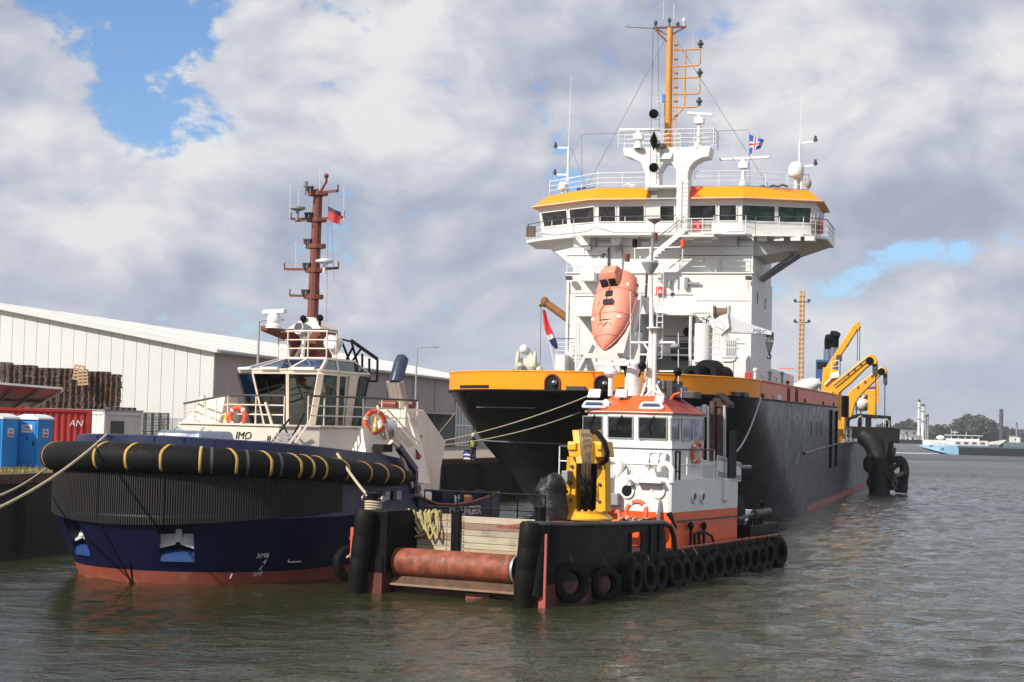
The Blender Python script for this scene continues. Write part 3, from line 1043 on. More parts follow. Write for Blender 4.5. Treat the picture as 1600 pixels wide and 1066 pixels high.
def leaf_mat(name, a, b):
    mt = bpy.data.materials.new(name)
    mt.use_nodes = True
    t = NT(mt.node_tree)
    bs = t.n['Principled BSDF']
    oc = t.node('ShaderNodeTexCoord').outputs['Object']
    t.put(bs.inputs['Base Color'], t.mix(t.ramp(t.noise(oc, .35, 4), .3, .7), a, b))
    bs.inputs['Roughness'].default_value = .8
    bs.inputs['Specular IOR Level'].default_value = .2
    return mt


LEAF = [leaf_mat('dark_foliage', (.060, .085, .050), (.095, .125, .068)), leaf_mat('light_foliage', (.085, .11, .065), (.125, .15, .09))]


def crown_mesh(seed, hgt, rad):
    rng = random.Random(seed)
    mb = MB()
    lumps = []
    for k in range(17):
        a = rng.uniform(0, 6.28)
        rr = rad * rng.uniform(0, .75)
        lumps.append((rr * math.cos(a), rr * math.sin(a), hgt * rng.uniform(.16, .86), rad * rng.uniform(.30, .52)))
    for k in range(1500):
        lx, ly, lz, lr = rng.choice(lumps)
        d = Vector((rng.gauss(0, 1), rng.gauss(0, 1), rng.gauss(0, 1))).normalized() * lr * (rng.random() ** .25)
        c = Vector((lx, ly, lz)) + d
        s_ = rng.uniform(.35, .85) * rad / 6
        u = Vector((rng.gauss(0, 1), rng.gauss(0, 1), rng.gauss(0, .7))).normalized()
        v = u.cross(Vector((rng.gauss(0, 1), rng.gauss(0, 1), rng.gauss(0, 1)))).normalized()
        mb.add([c - u * s_, c + v * s_, c + u * s_, c - v * s_ * .8], [(0, 1, 2, 3)])
    return mb


protos = []
for k in range(5):
    t = thing('tree', 'x', 'tree', G, (0, 0, 0))
    hgt, rad = 20.0, (6.5, 8.0, 7.0, 5.5, 9.0)[k]
    tr = MB().tube([(0, 0, 0), (.2, 0, hgt * .3), (.1, .2, hgt * .6)], [.5, .38, .15], 7)
    for j in range(4):
        a = j * 1.7 + k
        tr.tube([(.1, 0, hgt * (.25 + .07 * j)), (rad * .45 * math.cos(a), rad * .45 * math.sin(a), hgt * (.5 + .08 * j))], [.2, .06], 5)
    tr.build('trunk', PILE, t)
    crown_mesh(k * 11 + 3, hgt, rad).build('crown', LEAF[k % 2], t, smooth=0)
    protos.append(t)
trees = [(1378, 664, 0), (1393, 668, 1), (1408, 660, 2), (1420, 657, 0), (1432, 662, 3), (1458, 668, 1), (1469, 667, 4), (1482, 668, 3), (1497, 662, 0), (1504, 654, 2), (1514, 650, 0), (1524, 652, 1), (1533, 660, 4),
         (1543, 655, 2), (1551, 664, 1), (1560, 671, 4), (1571, 668, 3), (1580, 672, 1), (1590, 676, 0), (1450, 678, 4), (1466, 678, 1), (1520, 670, 1), (1536, 674, 3), (1603, 678, 2), (1385, 676, 3), (1490, 676, 2), (1399, 670, 4), (1414, 667, 1), (1426, 668, 3), (1440, 670, 0), (1453, 673, 2), (1475, 671, 0), (1509, 664, 1), (1529, 664, 4), (1547, 668, 2), (1566, 676, 0), (1576, 677, 2), (1585, 680, 4), (1500, 672, 4), (1515, 674, 3)]
descr = ['broad', 'rounded', 'tall', 'narrow', 'low spreading']
near = ['left of the tall white chimneys', 'just behind the tall white chimneys', 'between the chimneys and the barge wheelhouse', 'in the tallest clump beyond the barge', 'right of the highest clump', 'near the right edge of the photo']
for i, (px, py, k) in enumerate(trees):
    Y = SY + 45 + (i * 37 % 70)
    top = G.P(px, py - 2, Y)
    o = protos[k] if not protos[k].get('used') else copy_tree(protos[k])
    protos[k]['used'] = 1
    sc = (top.z - 2.2) / 19.0
    o.location = (top.x, Y, 2.2)
    o.scale = (sc * random.uniform(1.2, 1.55), sc * 1.2, sc)
    o.rotation_euler = (0, 0, random.uniform(0, 6.28))
    zone = 0 if px < 1425 else 1 if px < 1448 else 2 if px < 1495 else 3 if px < 1530 else 4 if px < 1565 else 5
    tag(o, f'{descr[k]} green tree {near[zone]}', 'tree', 'trees on the far shore ' + near[zone])
for t in protos:
    if 'used' in t: del t['used']
for o in bpy.data.objects:
    if 'used' in o: del o['used']
seen = {}
for o in [o for o in bpy.data.objects if o.name.startswith('tree')]:
    seen.setdefault(o['label'], []).append(o)
ordn = ['leftmost', 'second', 'third', 'fourth', 'fifth']
for lab, os_ in seen.items():
    if len(os_) > 1:
        for i, o in enumerate(sorted(os_, key=lambda o: o.location.x / o.location.y)):
            o['label'] = ordn[i] + ' ' + lab + (' of its kind' if i else '')

def far_box(name, label, cat, px0, px1, py0, py1, Y, mat, winrows=0, depth=14, zb=2.2):
    a, b = G.P(px0, py0, Y), G.P(px1, py1, Y)
    t = thing(name, label, cat, G, (a.x, Y, zb))
    MB().box(a.x, b.x, Y, Y + depth, zb, a.z).build('wall', mat, t, smooth=0)
    MB().box(a.x - .3, b.x + .3, Y - .3, Y + depth + .3, a.z, a.z + .5).build('roof', GREYP, t, smooth=0)
    for r in range(winrows):
        z = lerp(zb, a.z, (r + .5) / winrows)
        n = max(2, int((b.x - a.x) / 4))
        for k in range(n):
            x = lerp(a.x, b.x, (k + .5) / n)
            MB().box(x - .8, x + .8, Y - .06, Y, z - .7, z + .7).build('window', GLASSD, t, smooth=0)


far_box('waterside_building', 'small white building on the far shore left of the chimneys', 'building', 1409, 1421, 679, 694, SY + 15, WHITE, 2)
far_box('waterside_building', 'low grey flat building just left of the white chimneys', 'building', 1411, 1434, 673, 694, SY + 32, paint('grey_render', (.34, .33, .30), .8), 2)
far_box('waterside_building', 'low white shed directly under the white chimneys', 'building', 1423, 1436, 683, 694, SY + 10, WHITE, 1)
far_box('waterside_building', 'long dark industrial hall at the right edge beyond the trees', 'building', 1581, 1640, 671, 700, SY + 70, paint('slate_cladding', (.10, .13, .17), .7), 3)
far_box('waterside_building', 'small pale cabin near the right edge behind the barge', 'building', 1586, 1591, 682, 694, SY + 25, WHITE, 1)
for px, pt, r, mat, lab in ((1436.3, 625, .9, WHITE, 'tallest slim white chimney on the far shore, leftmost of the four'), (1442.3, 632, 1.1, WHITE, 'thick white chimney right of the tallest one'),
                            (1446.8, 649, .55, STEEL, 'short thin grey chimney between the thick white one and the last'), (1449.8, 648, .7, STEEL, 'short grey chimney, rightmost of the four'),
                            (1564.5, 640, 1.4, paint('dark_brick', (.06, .07, .085), .8), 'dark square chimney tower rising behind the trees'), (1588.5, 661, .6, GREYP, 'thin dark chimney above the hall near the right edge')):
    Y = SY + (60 if px > 1500 else 22)
    b = G.P(px, pt, Y)
    t = thing('chimney', lab, 'chimney', G, (b.x, Y, 2.2))
    MB().cyl((b.x, Y, 2.2), (b.x, Y, b.z), r * 1.15, r, 10).build('shaft', mat, t)
    MB().cyl((b.x, Y, b.z - 1.5), (b.x, Y, b.z + .3), r * 1.08, n=10).build('rim', DARKG, t)
    mb = MB()
    for k in range(2):
        z = lerp(4, b.z, .5 + .3 * k)
        mb.lathe([(r * 1.1, z - .1), (r * 1.9, z - .1), (r * 1.9, z + .1), (r * 1.1, z + .1)], (b.x, Y, 0), n=10, closed=True)
    mb.build('platform', GREYP, t)

# moored pontoons along the far bank
for px0, px1, lab in ((1404, 1416, 'dark moored pontoon below the small white building'), (1422, 1443, 'dark moored work pontoon below the chimneys')):
    Y = SY - 18
    a, b = G.P(px0, 690, Y), G.P(px1, 690, Y)
    t = thing('pontoon', lab, 'pontoon', G, (a.x, Y, 0))
    MB().box(a.x, b.x, Y, Y + 8, -.3, 2.6).build('hull', BLACKP, t, smooth=0, bevel=.1)
    MB().box(lerp(a.x, b.x, .55), lerp(a.x, b.x, .9), Y + 1, Y + 6, 2.6, 5.6).build('cabin', GREYP, t, smooth=0, bevel=.1)

# ---- inland barge
BY = 505.0
a = G.P(1445, 709, BY)
bf = Frame((a.x, BY), 0.02)
bg_ = thing('barge', 'long dark inland barge with pale blue stern passing on the right', 'barge', bf, (0, 0, 0))
LB, BW = 105.0, 11.4


def bsec(x, k, z0):
    return [(x, BW * (.5 - .5 * k), z0 + .0), (x, BW * (.5 - .5 * k) - .0, 2.55), (x, BW * (.5 + .5 * k), 2.55), (x, BW * (.5 + .5 * k), z0)]


MB().loft([bsec(0, .30, 1.9), bsec(1.5, .62, 1.5), bsec(4, .85, .8), bsec(7, .97, .1), bsec(10, 1, -.5)]).build('stern', paint('pale_blue_paint', (.30, .52, .74), .45, dirt=.1), bg_, smooth=30)
MB().loft([bsec(10, 1.002, -.6), bsec(LB - 10, 1.002, -.6), bsec(LB, .5, -.6)]).build('hull', paint('barge_black', (.022, .026, .030), .5, dirt=.3, dirtcol=(.05, .05, .05)), bg_, smooth=30)
MB().box(9.5, LB - 8, -.05, .02, 2.1, 2.5).build('rubbing_strake', paint('barge_grey_blue', (.10, .16, .20), .5), bg_, smooth=0)
MB().box(24, LB - 12, 1.2, BW - 1.2, 2.55, 3.7).build('hatch_coaming', paint('barge_coaming', (.16, .22, .26), .5), bg_, smooth=0)
mb = MB()
for k in range(12): mb.box(25 + k * 5.6, 29.9 + k * 5.6, 1.4, BW - 1.4, 3.7, 4.0)
mb.build('hatch_cover', paint('hatch_grey', (.20, .24, .25), .5), bg_, smooth=0)
MB().box(1.5, 9.5, 1.2, BW - 1.2, 2.5, 4.1).build('aft_deckhouse', WHITE, bg_, smooth=0, bevel=.1)
dh = MB().box(8.5, 19, 1.0, BW - 1.0, 2.5, 4.2).build('deckhouse', WHITE, bg_, smooth=0, bevel=.1)
for k in range(4): MB().box(9.4 + k * 2.4, 10.7 + k * 2.4, .93, 1.0, 3.1, 3.8).build('window', GLASSD, dh, smooth=0)
wh_ = MB().box(8.3, 16.6, 2.2, BW - 2.2, 4.2, 4.7).build('wheelhouse', WHITE, bg_, smooth=0)
MB().box(8.5, 16.3, 2.35, BW - 2.35, 4.7, 5.6).build('window_band', GLASSD, wh_, smooth=0)
MB().box(7.9, 17.5, 1.9, BW - 1.9, 5.6, 5.8).build('roof', WHITE, wh_, smooth=0)
mb = MB()
for x in (8.3, 10.3, 12.4, 14.4, 16.4): mb.box(x, x + .2, 2.28, 2.4, 4.65, 5.62)
mb.build('mullion', WHITE, wh_, smooth=0)
mb = MB().cyl((10.2, BW / 2, 5.8), (10.2, BW / 2, 7.0), .1).cyl((13.6, BW / 2, 5.8), (13.6, BW / 2, 6.7), .08).bar((9, BW / 2, 6.6), (11.2, BW / 2, 6.6), .15).cyl((8.6, 3, 5.8), (8.6, 3, 7.6), .05)
mb.build('antenna', WHITE, bg_)
MB().ball((5.5, 4, 4.9), 1.0, 12, (1.3, 1, .7)).build('lifeboat_cover', WHITE, bg_)
rail([(0.5, 2.4, 2.55), (4, .8, 2.55), (9, .25, 2.55), (19, .25, 2.55)], 1.0, bg_, r=.04, gap=2)
MB().hull2([(19.5, 3, 3.2), (21, 3, 3.9), (25, 3, 4.6), (23, 3, 3.2)], [(19.5, 7, 3.2), (21, 7, 3.9), (25, 7, 4.6), (23, 7, 3.2)]).build('tender', WHITE, bg_, smooth=0)
for x in (28, 31): MB().box(x, x + 1, 3, 4, 3.9, 5.5).build('vent', WHITE, bg_, smooth=0)
text('M', 1.4, (5.2, .35, 1.45), (1, 0, 0), (0, 0, 1), paint('blue_mark', (.04, .13, .30), .5, dirt=0), bg_, depth=.03)
wk = MB()
for k in range(160):
    x = -random.uniform(0, 42) + 4
    y = random.uniform(-5, 2) * (1 if x < 0 else .3) - .3
    s_ = random.uniform(.25, .8)
    c = bf.world((x, y, .07))
    wk.add([(c.x - s_ * 1.8, c.y - s_, .06), (c.x + s_ * 1.8, c.y - s_, .06), (c.x + s_ * 1.6, c.y + s_, .10), (c.x - s_ * 1.6, c.y + s_, .16)], [(0, 1, 2, 3)])
wk.build('wake', paint('foam', (.75, .77, .76), .8, dirt=0), None, smooth=0, kind='stuff')

# ================================================================== DREDGER
D = Frame((4.9934, 91.2202), 0.274)
dr = thing('dredger', 'large black and amber dredging ship with a tall white superstructure', 'ship', D, (0, 0, 0))
HB = 8.4


def bow_curve(z, n=44, yend=47.0):
    ks = [(-1.5, 3.5, 27, 1.8), (0, 1.5, 24, 1.85), (2, -1.6, 17, 1.95), (4, -5.0, 9.5, 2.1), (5.5, -7.6, 4.5, 2.1), (6.95, -9.6, .5, 2.15), (9, -9.8, .5, 2.15)]
    for a, b in zip(ks, ks[1:]):
        if a[0] <= z <= b[0]:
            t = (z - a[0]) / (b[0] - a[0])
            ys, yc, p = (lerp(a[i], b[i], t) for i in (1, 2, 3))
            break
    pts = [(-HB, yend)]
    for i in range(n + 1):
        t = math.pi * i / n
        c, s_ = math.cos(t), math.sin(t)
        pts.append((-HB * math.copysign(abs(c) ** (2 / p), c), yc - (yc - ys) * abs(s_) ** (2 / p)))
    pts.append((HB, yend))
    return [(x * .965 if x < 0 else x, y) for x, y in pts]


def shr(y):
    return 0.008 * max(0, y)


ZD, ZB = 6.95, 7.88
hull = MB().loft([[(x, y, z + (shr(y) if z > 5 else 0)) for x, y in bow_curve(z)] for z in (-1.5, 0, 1, 2, 3, 4, 4.8, 5.5, 6.2, 6.95)]).build('hull', HULLB, dr, smooth=50)
MB().hull2([(-HB, 46.9, -1.5), (HB, 46.9, -1.5), (HB, 46.9, 4.45), (-HB, 46.9, 4.45)], [(-HB, 118, -1.5), (HB, 118, -1.5), (HB, 118, 4.6), (-HB, 118, 4.6)]).build('aft_hull', HULLB, dr, smooth=0)
# the boot-top line just above the water on the side
MB().hull2([(HB - .02, 25, -.5), (HB + .02, 25, -.5), (HB + .02, 25, .38), (HB - .02, 25, .38)], [(HB - .02, 118, -.5), (HB + .02, 118, -.5), (HB + .02, 118, .55), (HB - .02, 118, .55)]).build('boot_top', BOOT, dr, smooth=0)
mb = MB()
mb.tube([D.Q(1257, 708.6, HB + .06), (HB + .06, 46.9, 4.42), (HB + .06, 118, 4.6)], .10, 6)
mb.build('rubbing_strake', HULLB, dr)
mb = MB()
for px in (1297, 1305.5):
    y = D.Q(px, 660, HB).y
    mb.box(HB - .02, HB + .16, y, y + .5, 2.6, 7.0)
mb.build('side_fender', BLACKP, dr, smooth=0)
for px in (1268, 1276.5, 1283):
    y = D.Q(px, 663, HB).y
    MB().box(HB - .02, HB + .012, y - .25, y + .25, 5.0, 6.0).build('porthole', VOID, dr, smooth=0)
for px in (1232, 1246):
    y = D.Q(px, 646, HB).y
    MB().box(HB - .02, HB + .012, y - .15, y + .15, 6.05, 6.25).build('porthole', VOID, dr, smooth=0)
# draught figures on the bow shoulder
for k, s_ in enumerate(('6', '4', '2')):
    p = D.Q(1248 - k * 1.6, 712 + k * 4.5, HB)
    text(s_, .42, (HB + .012, p.y, p.z), (0, 1, 0), (0, 0, 1), PRINTW, dr, 'draught_mark')
MB().box(-HB + .1, HB - .1, 1, 46.8, ZD, ZD + .03).build('deck', GREYP, dr, smooth=0)

# bulwark in painted lengths
curve = bow_curve(ZD, 160)


def bul(pts, mat, name='bulwark_plate', zb=ZD + .02, zt=ZB, off=.0):
    rings = []
    n = len(pts)
    for i, (x, y) in enumerate(pts):
        a, b = Vector(pts[max(0, i - 1)]), Vector(pts[min(n - 1, i + 1)])
        d = (b - a).normalized()
        nx, ny = d.y, -d.x          # outwards
        s_ = shr(y)
        rings.append([(x + nx * (.015 + off), y + ny * (.015 + off), zb + s_), (x + nx * (.015 + off), y + ny * (.015 + off), zt + s_), (x - nx * .14, y - ny * .14, zt + s_), (x - nx * .14, y - ny * .14, zb + s_)])
    return MB().loft(rings).build(name, mat, dr, smooth=25)


front = [c for c in curve if not (c[0] > 0 and c[1] > 0.02)]
bul(front, YELLOW)
side = [(HB, 0.0)] + [(HB, y) for y in (6, 12, 20, 27.9)]
bul(side, SALMON)
bul([(HB, 28.0), (HB, 34.9)], SALMON)
bul([(HB, 35.0), (HB, 46.9)], SALMON)
MB().tube([(HB + .02, 0, ZB + .02), (HB + .02, 46.9, ZB + .02 + shr(46.9))], .06, 6).build('bulwark_cap', SALMON, dr)
MB().tube([(x, y, ZB) for x, y in front], .05, 6).build('bulwark_cap', YELLOW, dr)
mb = MB().tube([(x * 1.002, y - .02, ZD - .02 + shr(y)) for x, y in curve[::4] + [curve[-1]]], .07, 6)
mb.build('deck_edge', BLACKP, dr)


def bow_at(px, py=603):
    best = min(range(1, len(curve) - 1), key=lambda i: abs(pix(D.world((curve[i][0], curve[i][1], 7.3)))[0] - px) + (1e3 if curve[i][1] > 1 else 0))
    a, b = Vector(curve[best - 1]), Vector(curve[best + 1])
    d = (b - a).normalized()
    return Vector((curve[best][0], curve[best][1], 0)), Vector((d.x, d.y, 0)), Vector((d.y, -d.x, 0))


def arch(c, t, n, wd, hgt, z0, name='fairlead'):
    def pt(u, v, o): return c + t * u + n * o + V(0, 0, z0 + v)
    prof = [(-wd / 2, 0), (-wd / 2, hgt - wd / 2)] + [(-wd / 2 * math.cos(math.pi * i / 8), hgt - wd / 2 + wd / 2 * math.sin(math.pi * i / 8)) for i in range(1, 8)] + [(wd / 2, hgt - wd / 2), (wd / 2, 0)]
    o = MB().ext([pt(u, v, .012) for u, v in prof], n * .02).build(name, VOID, dr, smooth=0)
    MB().tube([pt(u, v, .05) for u, v in prof], .05, 6).build('rim', MASTR, o)
    return o, pt


for px in (865, 938.5, 1023):
    c, t, n = bow_at(px)
    o, pt = arch(c, t, n, .74, .72, ZD + .05)
    MB().ball(pt(.12, .32, .10), .17, 12).build('roller', CHROME, o)
for px in (1231, 1243.5):
    y = D.Q(px, 612, HB).y
    arch(Vector((HB, y, shr(y))), V(0, 1, 0), V(1, 0, 0), .9, .8, ZD + .05)
for px in (1190.5, 1212, 1257, 1286, 1302):
    y = D.Q(px, 622, HB).y
    MB().box(HB + .0, HB + .05, y - .55, y + .55, ZD + .05 + shr(y), ZD + .28 + shr(y)).build('freeing_port', VOID, dr, smooth=0)
y = D.Q(1209, 622, HB).y
MB().box(HB + .02, HB + .25, y - .2, y + 1.6, ZD + .06, ZD + .34).build('chock', WHITE, dr, smooth=0, bevel=.03)
for px in (894, 907, 975, 1147, 1160):
    c, t, n = bow_at(px)
    MB().bar(c + t * -.28 + n * .1 + V(0, 0, ZD + .12), c + t * .28 + n * .1 + V(0, 0, ZD + .12), .3, .22).build('deck_chock', DARKG, dr, smooth=0, bevel=.03)
# low slot in the port bow bulwark
a_, t_, n_ = bow_at(728)
c = [bow_at(px)[0] + bow_at(px)[2] * .03 for px in (712, 720, 730, 740, 750, 760, 764)]
MB().loft([[p + V(0, 0, ZD + .08), p + V(0, 0, ZD + .24)] for p in c], False, False).build('slot', VOID, dr, smooth=0)
# fresh paint stripe
for (ta, tb, ba, bb) in ((923, 948, 935, 952),):
    def on(px, z):
        c, t, n = bow_at(px)
        return c + n * .022 + V(0, 0, z)
    m_ = [on(lerp(ta, ba, k), z) for k, z in ((0, ZB - .02), (.5, ZD + .5), (1, ZD + .06))]
    n2 = [on(lerp(tb, bb, k), z) for k, z in ((0, ZB - .02), (.5, ZD + .5), (1, ZD + .06))]
    MB().add(m_ + n2, [(0, 1, 4, 3), (1, 2, 5, 4)]).build('fresh_paint_stripe', REDOR, dr, smooth=0)
# weld lines on the bow plating
for zz, pxa, pxb in ((6.1, 745, 840), (4.35, 740, 900)):
    cv = bow_curve(zz, 160)
    pts = [(x + .0, y - .03, zz) for x, y in cv if pxa < pix(D.world((x, y, zz)))[0] < pxb and y < 12]
    if len(pts) > 2: MB().tube(pts, .025, 4).build('weld_line', GREYP, hull)

# ---------------------------------------------------------------- superstructure
YS = 15.0


def X_(px, py, y=YS): return D.P(px, py, y).x
def Zv(px, py, y=YS): return D.P(px, py, y).z


xL, xR = X_(884, 500), X_(1174, 500)
zT = Zv(1030, 427)
zR = Zv(1040, 491)
xr0, xr1 = X_(1000, 540), X_(1086, 540)
DPT = 10.2
tw = MB().box(xL, xr0, YS, YS + DPT, ZD, zT).box(xr1, xR, YS, YS + DPT, ZD, zT).box(xr0, xr1, YS, YS + DPT, zR, zT)
tw.build('lower_tower', WHITE, dr, smooth=0)
MB().box(xr0, xr1, YS + 2.6, YS + 2.8, ZD, zR).build('recess_wall', WHITE, dr, smooth=0)
MB().box(xr0, xr1, YS - .05, YS + 2.6, Zv(1040, 556), Zv(1040, 556) + .12).build('recess_floor', WHITE, dr, smooth=0)
xU0, xU1 = X_(896, 400, YS + .7), X_(1177, 400, YS + .7)
zF = Zv(1000, 366)
MB().box(xU0, xU1, YS + .7, YS + DPT - .4, zT, zF).build('upper_tower', WHITE, dr, smooth=0)
# lower deck houses
MB().box(X_(867, 570, 13.8), xL + .3, 13.8, YS + 6, ZD, Zv(875, 554, 13.8)).build('port_deckhouse', WHITE, dr, smooth=0)
xh = X_(1165, 580, 13.4)
zh = Zv(1150, 563, 13.4)
lh = MB().box(xr1 + .1, xh, 13.4, 40, ZD, zh).build('starboard_deckhouse', WHITE, dr, smooth=0)
for px in (1178.5, 1190.5, 1201, 1207.5):
    y = D.Q(px, 590, xh).y
    MB().box(xh, xh + .012, y - .35, y + .35, ZD + .25, ZD + 1.5).build('window_slot', DARKG, lh, smooth=0)
MB().box(X_(1168.5, 585, 13.2) - .16, X_(1168.5, 585, 13.2) + .2, 13.0, 13.4, ZD + .1, Zv(1168, 582, 13.2)).build('red_locker', RED, dr, smooth=0, bevel=.02)
MB().box(X_(1145, 580, 13.36), X_(1146, 580, 13.36), 13.37, 13.42, ZD, zh).build('panel_seam', GREYP, lh, smooth=0)
MB().hull2([(xh - .05, 13.6, zh), (xh - .05, 21, zh), (xh - .05, 21, zh + 2.2)], [(xh - .18, 13.6, zh), (xh - .18, 21, zh), (xh - .18, 21, zh + 2.2)]).build('gusset_plate', WHITE, dr, smooth=0)
for (px, py) in ((1183.5, 465), (1195.5, 475)):
    y = D.Q(px, py, xR).y
    z = D.Q(px, py, xR).z
    MB().box(xR, xR + .014, y - .22, y + .22, z - .38, z + .38).build('window_slot', DARKG, dr, smooth=0)

# roof things on the starboard house (small deck clutter seen over the bulwark)
for px, h_, mt in ((1180, .8, WHITE), (1192, .6, WHITE), (1203, .9, GREYP), (1214, .7, WHITE), (1222, 1.1, GREYP), (1231, .6, MASTR)):
    p = D.Q(px, 585, 6.4)
    MB().cyl((6.4, p.y, ZD), (6.4, p.y, ZD + 1.1 + h_), .10, .09, 8).lathe([(.15, 0), (.15, .12), (.05, .2)], (6.4, p.y, ZD + 1.1 + h_), n=10).build('deck_vent', mt, dr)

# ---- bridge
zV1, zV2 = Zv(1000, 311.7, 14.6), Zv(1000, 293.3, 15.3)
zWT, zWB = Zv(1100, 320, 14.9), Zv(1100, 344.5, 14.9)
vb = [D.P(830, 323, 17.9), D.P(923, 314, 14.6), D.P(1162, 310, 14.6), D.P(1287, 316, 16.6), D.P(1297, 336, 22.0)]
vt_ = [D.P(857, 302, 18.7), D.P(933, 295.6, 15.4), D.P(1161, 292, 15.4), D.P(1263, 297, 17.6), D.P(1272, 303, 22.0)]
vb = [Vector((p.x, p.y, zV1)) for p in vb]
vt_ = [Vector((p.x, p.y, zV2)) for p in vt_]
vb.insert(0, Vector((vb[0].x + .1, 23, zV1)))
vt_.insert(0, Vector((vt_[0].x, 23, zV2)))
cxl, cxr = X_(1008, 300, 14.6), X_(1076, 300, 14.6)


def visor(i, a=0.0, b=1.0, name='visor_plate', mat=None):
    p, q_ = vb[i].lerp(vb[i + 1], a), vb[i].lerp(vb[i + 1], b)
    r_, s_ = vt_[i].lerp(vt_[i + 1], a), vt_[i].lerp(vt_[i + 1], b)
    c = Vector((1, 24, zV1))
    return MB().hull2([p, q_, s_, r_], [lerp(k, c, .05) for k in (p, q_, s_, r_)]).build(name, mat or YELLOW, dr, smooth=0)


visor(0); visor(1)
fa = (cxl - vb[2].x) / (vb[3].x - vb[2].x)
fb = (cxr - vb[2].x) / (vb[3].x - vb[2].x)
visor(2, 0, fa); visor(2, fb, 1); visor(3); visor(4)
# fresh red-orange paint patch at both ends of the starboard visor
def on_visor(i, a, v, o=.02):
    p, q_ = vb[i].lerp(vb[i + 1], a), vt_[i].lerp(vt_[i + 1], a)
    return p.lerp(q_, v) + V(0, -o, o * .5)
MB().poly(on_visor(3, .42, .98), on_visor(3, .70, .98), on_visor(3, 1.0 - .10, .12), on_visor(3, .74, .10), on_visor(3, .62, .30), on_visor(3, .52, .80)).build('fresh_paint_patch', REDOR, dr, smooth=0)
MB().poly(on_visor(2, fb + .003, .97), on_visor(2, fb + .09, .97), on_visor(2, fb + .04, .5), on_visor(2, fb + .10, .05), on_visor(2, fb + .003, .05)).build('fresh_paint_patch', REDOR, dr, smooth=0)
roof = [Vector((p.x, p.y, zV2 - .05)) for p in vt_] + [Vector((6, 26, zV2 - .05)), Vector((-6, 26, zV2 - .05))]
MB().ext(roof, (0, 0, .12)).build('bridge_roof', GREYP, dr, smooth=0)
sof = [Vector((p.x, p.y, zV1 + .02)) for p in vb] + [Vector((6, 26, zV1 + .02)), Vector((-6, 26, zV1 + .02))]
MB().ext(sof, (0, 0, .06)).build('bridge_soffit', paint('pale_soffit', (.62, .60, .55), .5), dr, smooth=0)
# bridge wall: leans outwards towards the top
def inset(pl_, d, z):
    out_ = []
    n_ = len(pl_)
    for i, p in enumerate(pl_):
        ns = []
        for a, b in ((i - 1, i), (i, i + 1)):
            if 0 <= a and b < n_:
                e = (pl_[b] - pl_[a]); e.z = 0; e.normalize()
                ns.append(Vector((-e.y, e.x, 0)))
        m_ = sum(ns, Vector()).normalized()
        out_.append(p + m_ * (d / max(.3, m_.dot(ns[0]))))
        out_[-1].z = z
    return out_


_lw = vb[:5] + [Vector((vb[4].x - .1, 23, zV1))]
wt = inset(_lw, .42, zV1)
wb = inset(_lw, .78, zF)
MB().loft([wb, wt], True, True).build('bridge_wall', WHITE, dr, smooth=0)


def wp(i, px, z):
    k = (z - zF) / (zV1 - zF)
    A, B = wb[i].lerp(wt[i], k), wb[i + 1].lerp(wt[i + 1], k)
    return bisect_px(D, A, B, px)


def bwin(i, pa, pb, gl, sk=(0, 0)):
    A, B = wp(i, pa + sk[0], zWB), wp(i, pb + sk[1], zWB)
    C_, E2 = wp(i, pb, zWT), wp(i, pa, zWT)
    n = (B - A).cross(E2 - A).normalized()
    if n.y > 0: n = -n
    window([A, B, C_, E2], dr, n, gl, fw=.06, proud=.05)


bwin(1, 846, 886, GLASSD, (5, 2)); bwin(1, 890, 929, GLASSD, (2, 0))
for a, b, gl in ((935, 962, GLASSD), (967, 1007, GLASSD), (1031, 1054, GLASSD), (1076.5, 1119, GLASSD), (1123.5, 1151, GLASSD)):
    bwin(2, a, b, gl)
bwin(3, 1159, 1211, GLASSG); bwin(3, 1215, 1268, GLASSG, (0, -2))
# side window of the starboard wing
A, B = wb[4].lerp(wt[4], .35), wb[5].lerp(wt[5], .35)
A2, B2 = wb[4].lerp(wt[4], .85), wb[5].lerp(wt[5], .85)
window([A.lerp(B, .08), A.lerp(B, .5), A2.lerp(B2, .5), A2.lerp(B2, .08)], dr, (1, -.2, -.1), GLASSG)
# centre trunk that runs down from the mast through the visor
MB().box(cxl - .05, cxr + .05, 15.75, 16.6, zF + .05, zV2 + .0).build('centre_trunk', WHITE, dr, smooth=0)
MB().box(cxl + .02, cxr - .02, 14.5, 16.6, zV2 - .12, zV2 + .02).build('centre_roof', WHITE, dr, smooth=0)
_m0, _m1 = X_(1057, 320, 14.5), X_(1076, 320, 14.5)
MB().box(_m0, _m1, 14.45, 15.3, zF + .05, zV2 + .3).build('mast_leg_trunk', WHITE, dr, smooth=0, bevel=.03)
MB().hull2([(cxl + .3, 15.76, zV1 + .3), (cxl + .3, 14.9, zV1 + .3), (cxl + .3, 15.76, zV1 - .5)], [(cxl + .7, 15.76, zV1 + .3), (cxl + .7, 14.9, zV1 + .3), (cxl + .7, 15.76, zV1 - .5)]).build('trunk_bracket', WHITE, dr, smooth=0)
for a, b in ((1031, 1054),):
    p, q_ = D.P(a, 343, 15.74), D.P(b, 322, 15.74)
    window([(p.x, 15.74, zWB), (q_.x, 15.74, zWB), (q_.x, 15.74, zWT), (p.x, 15.74, zWT)], dr, (0, -1, 0), GLASSD)
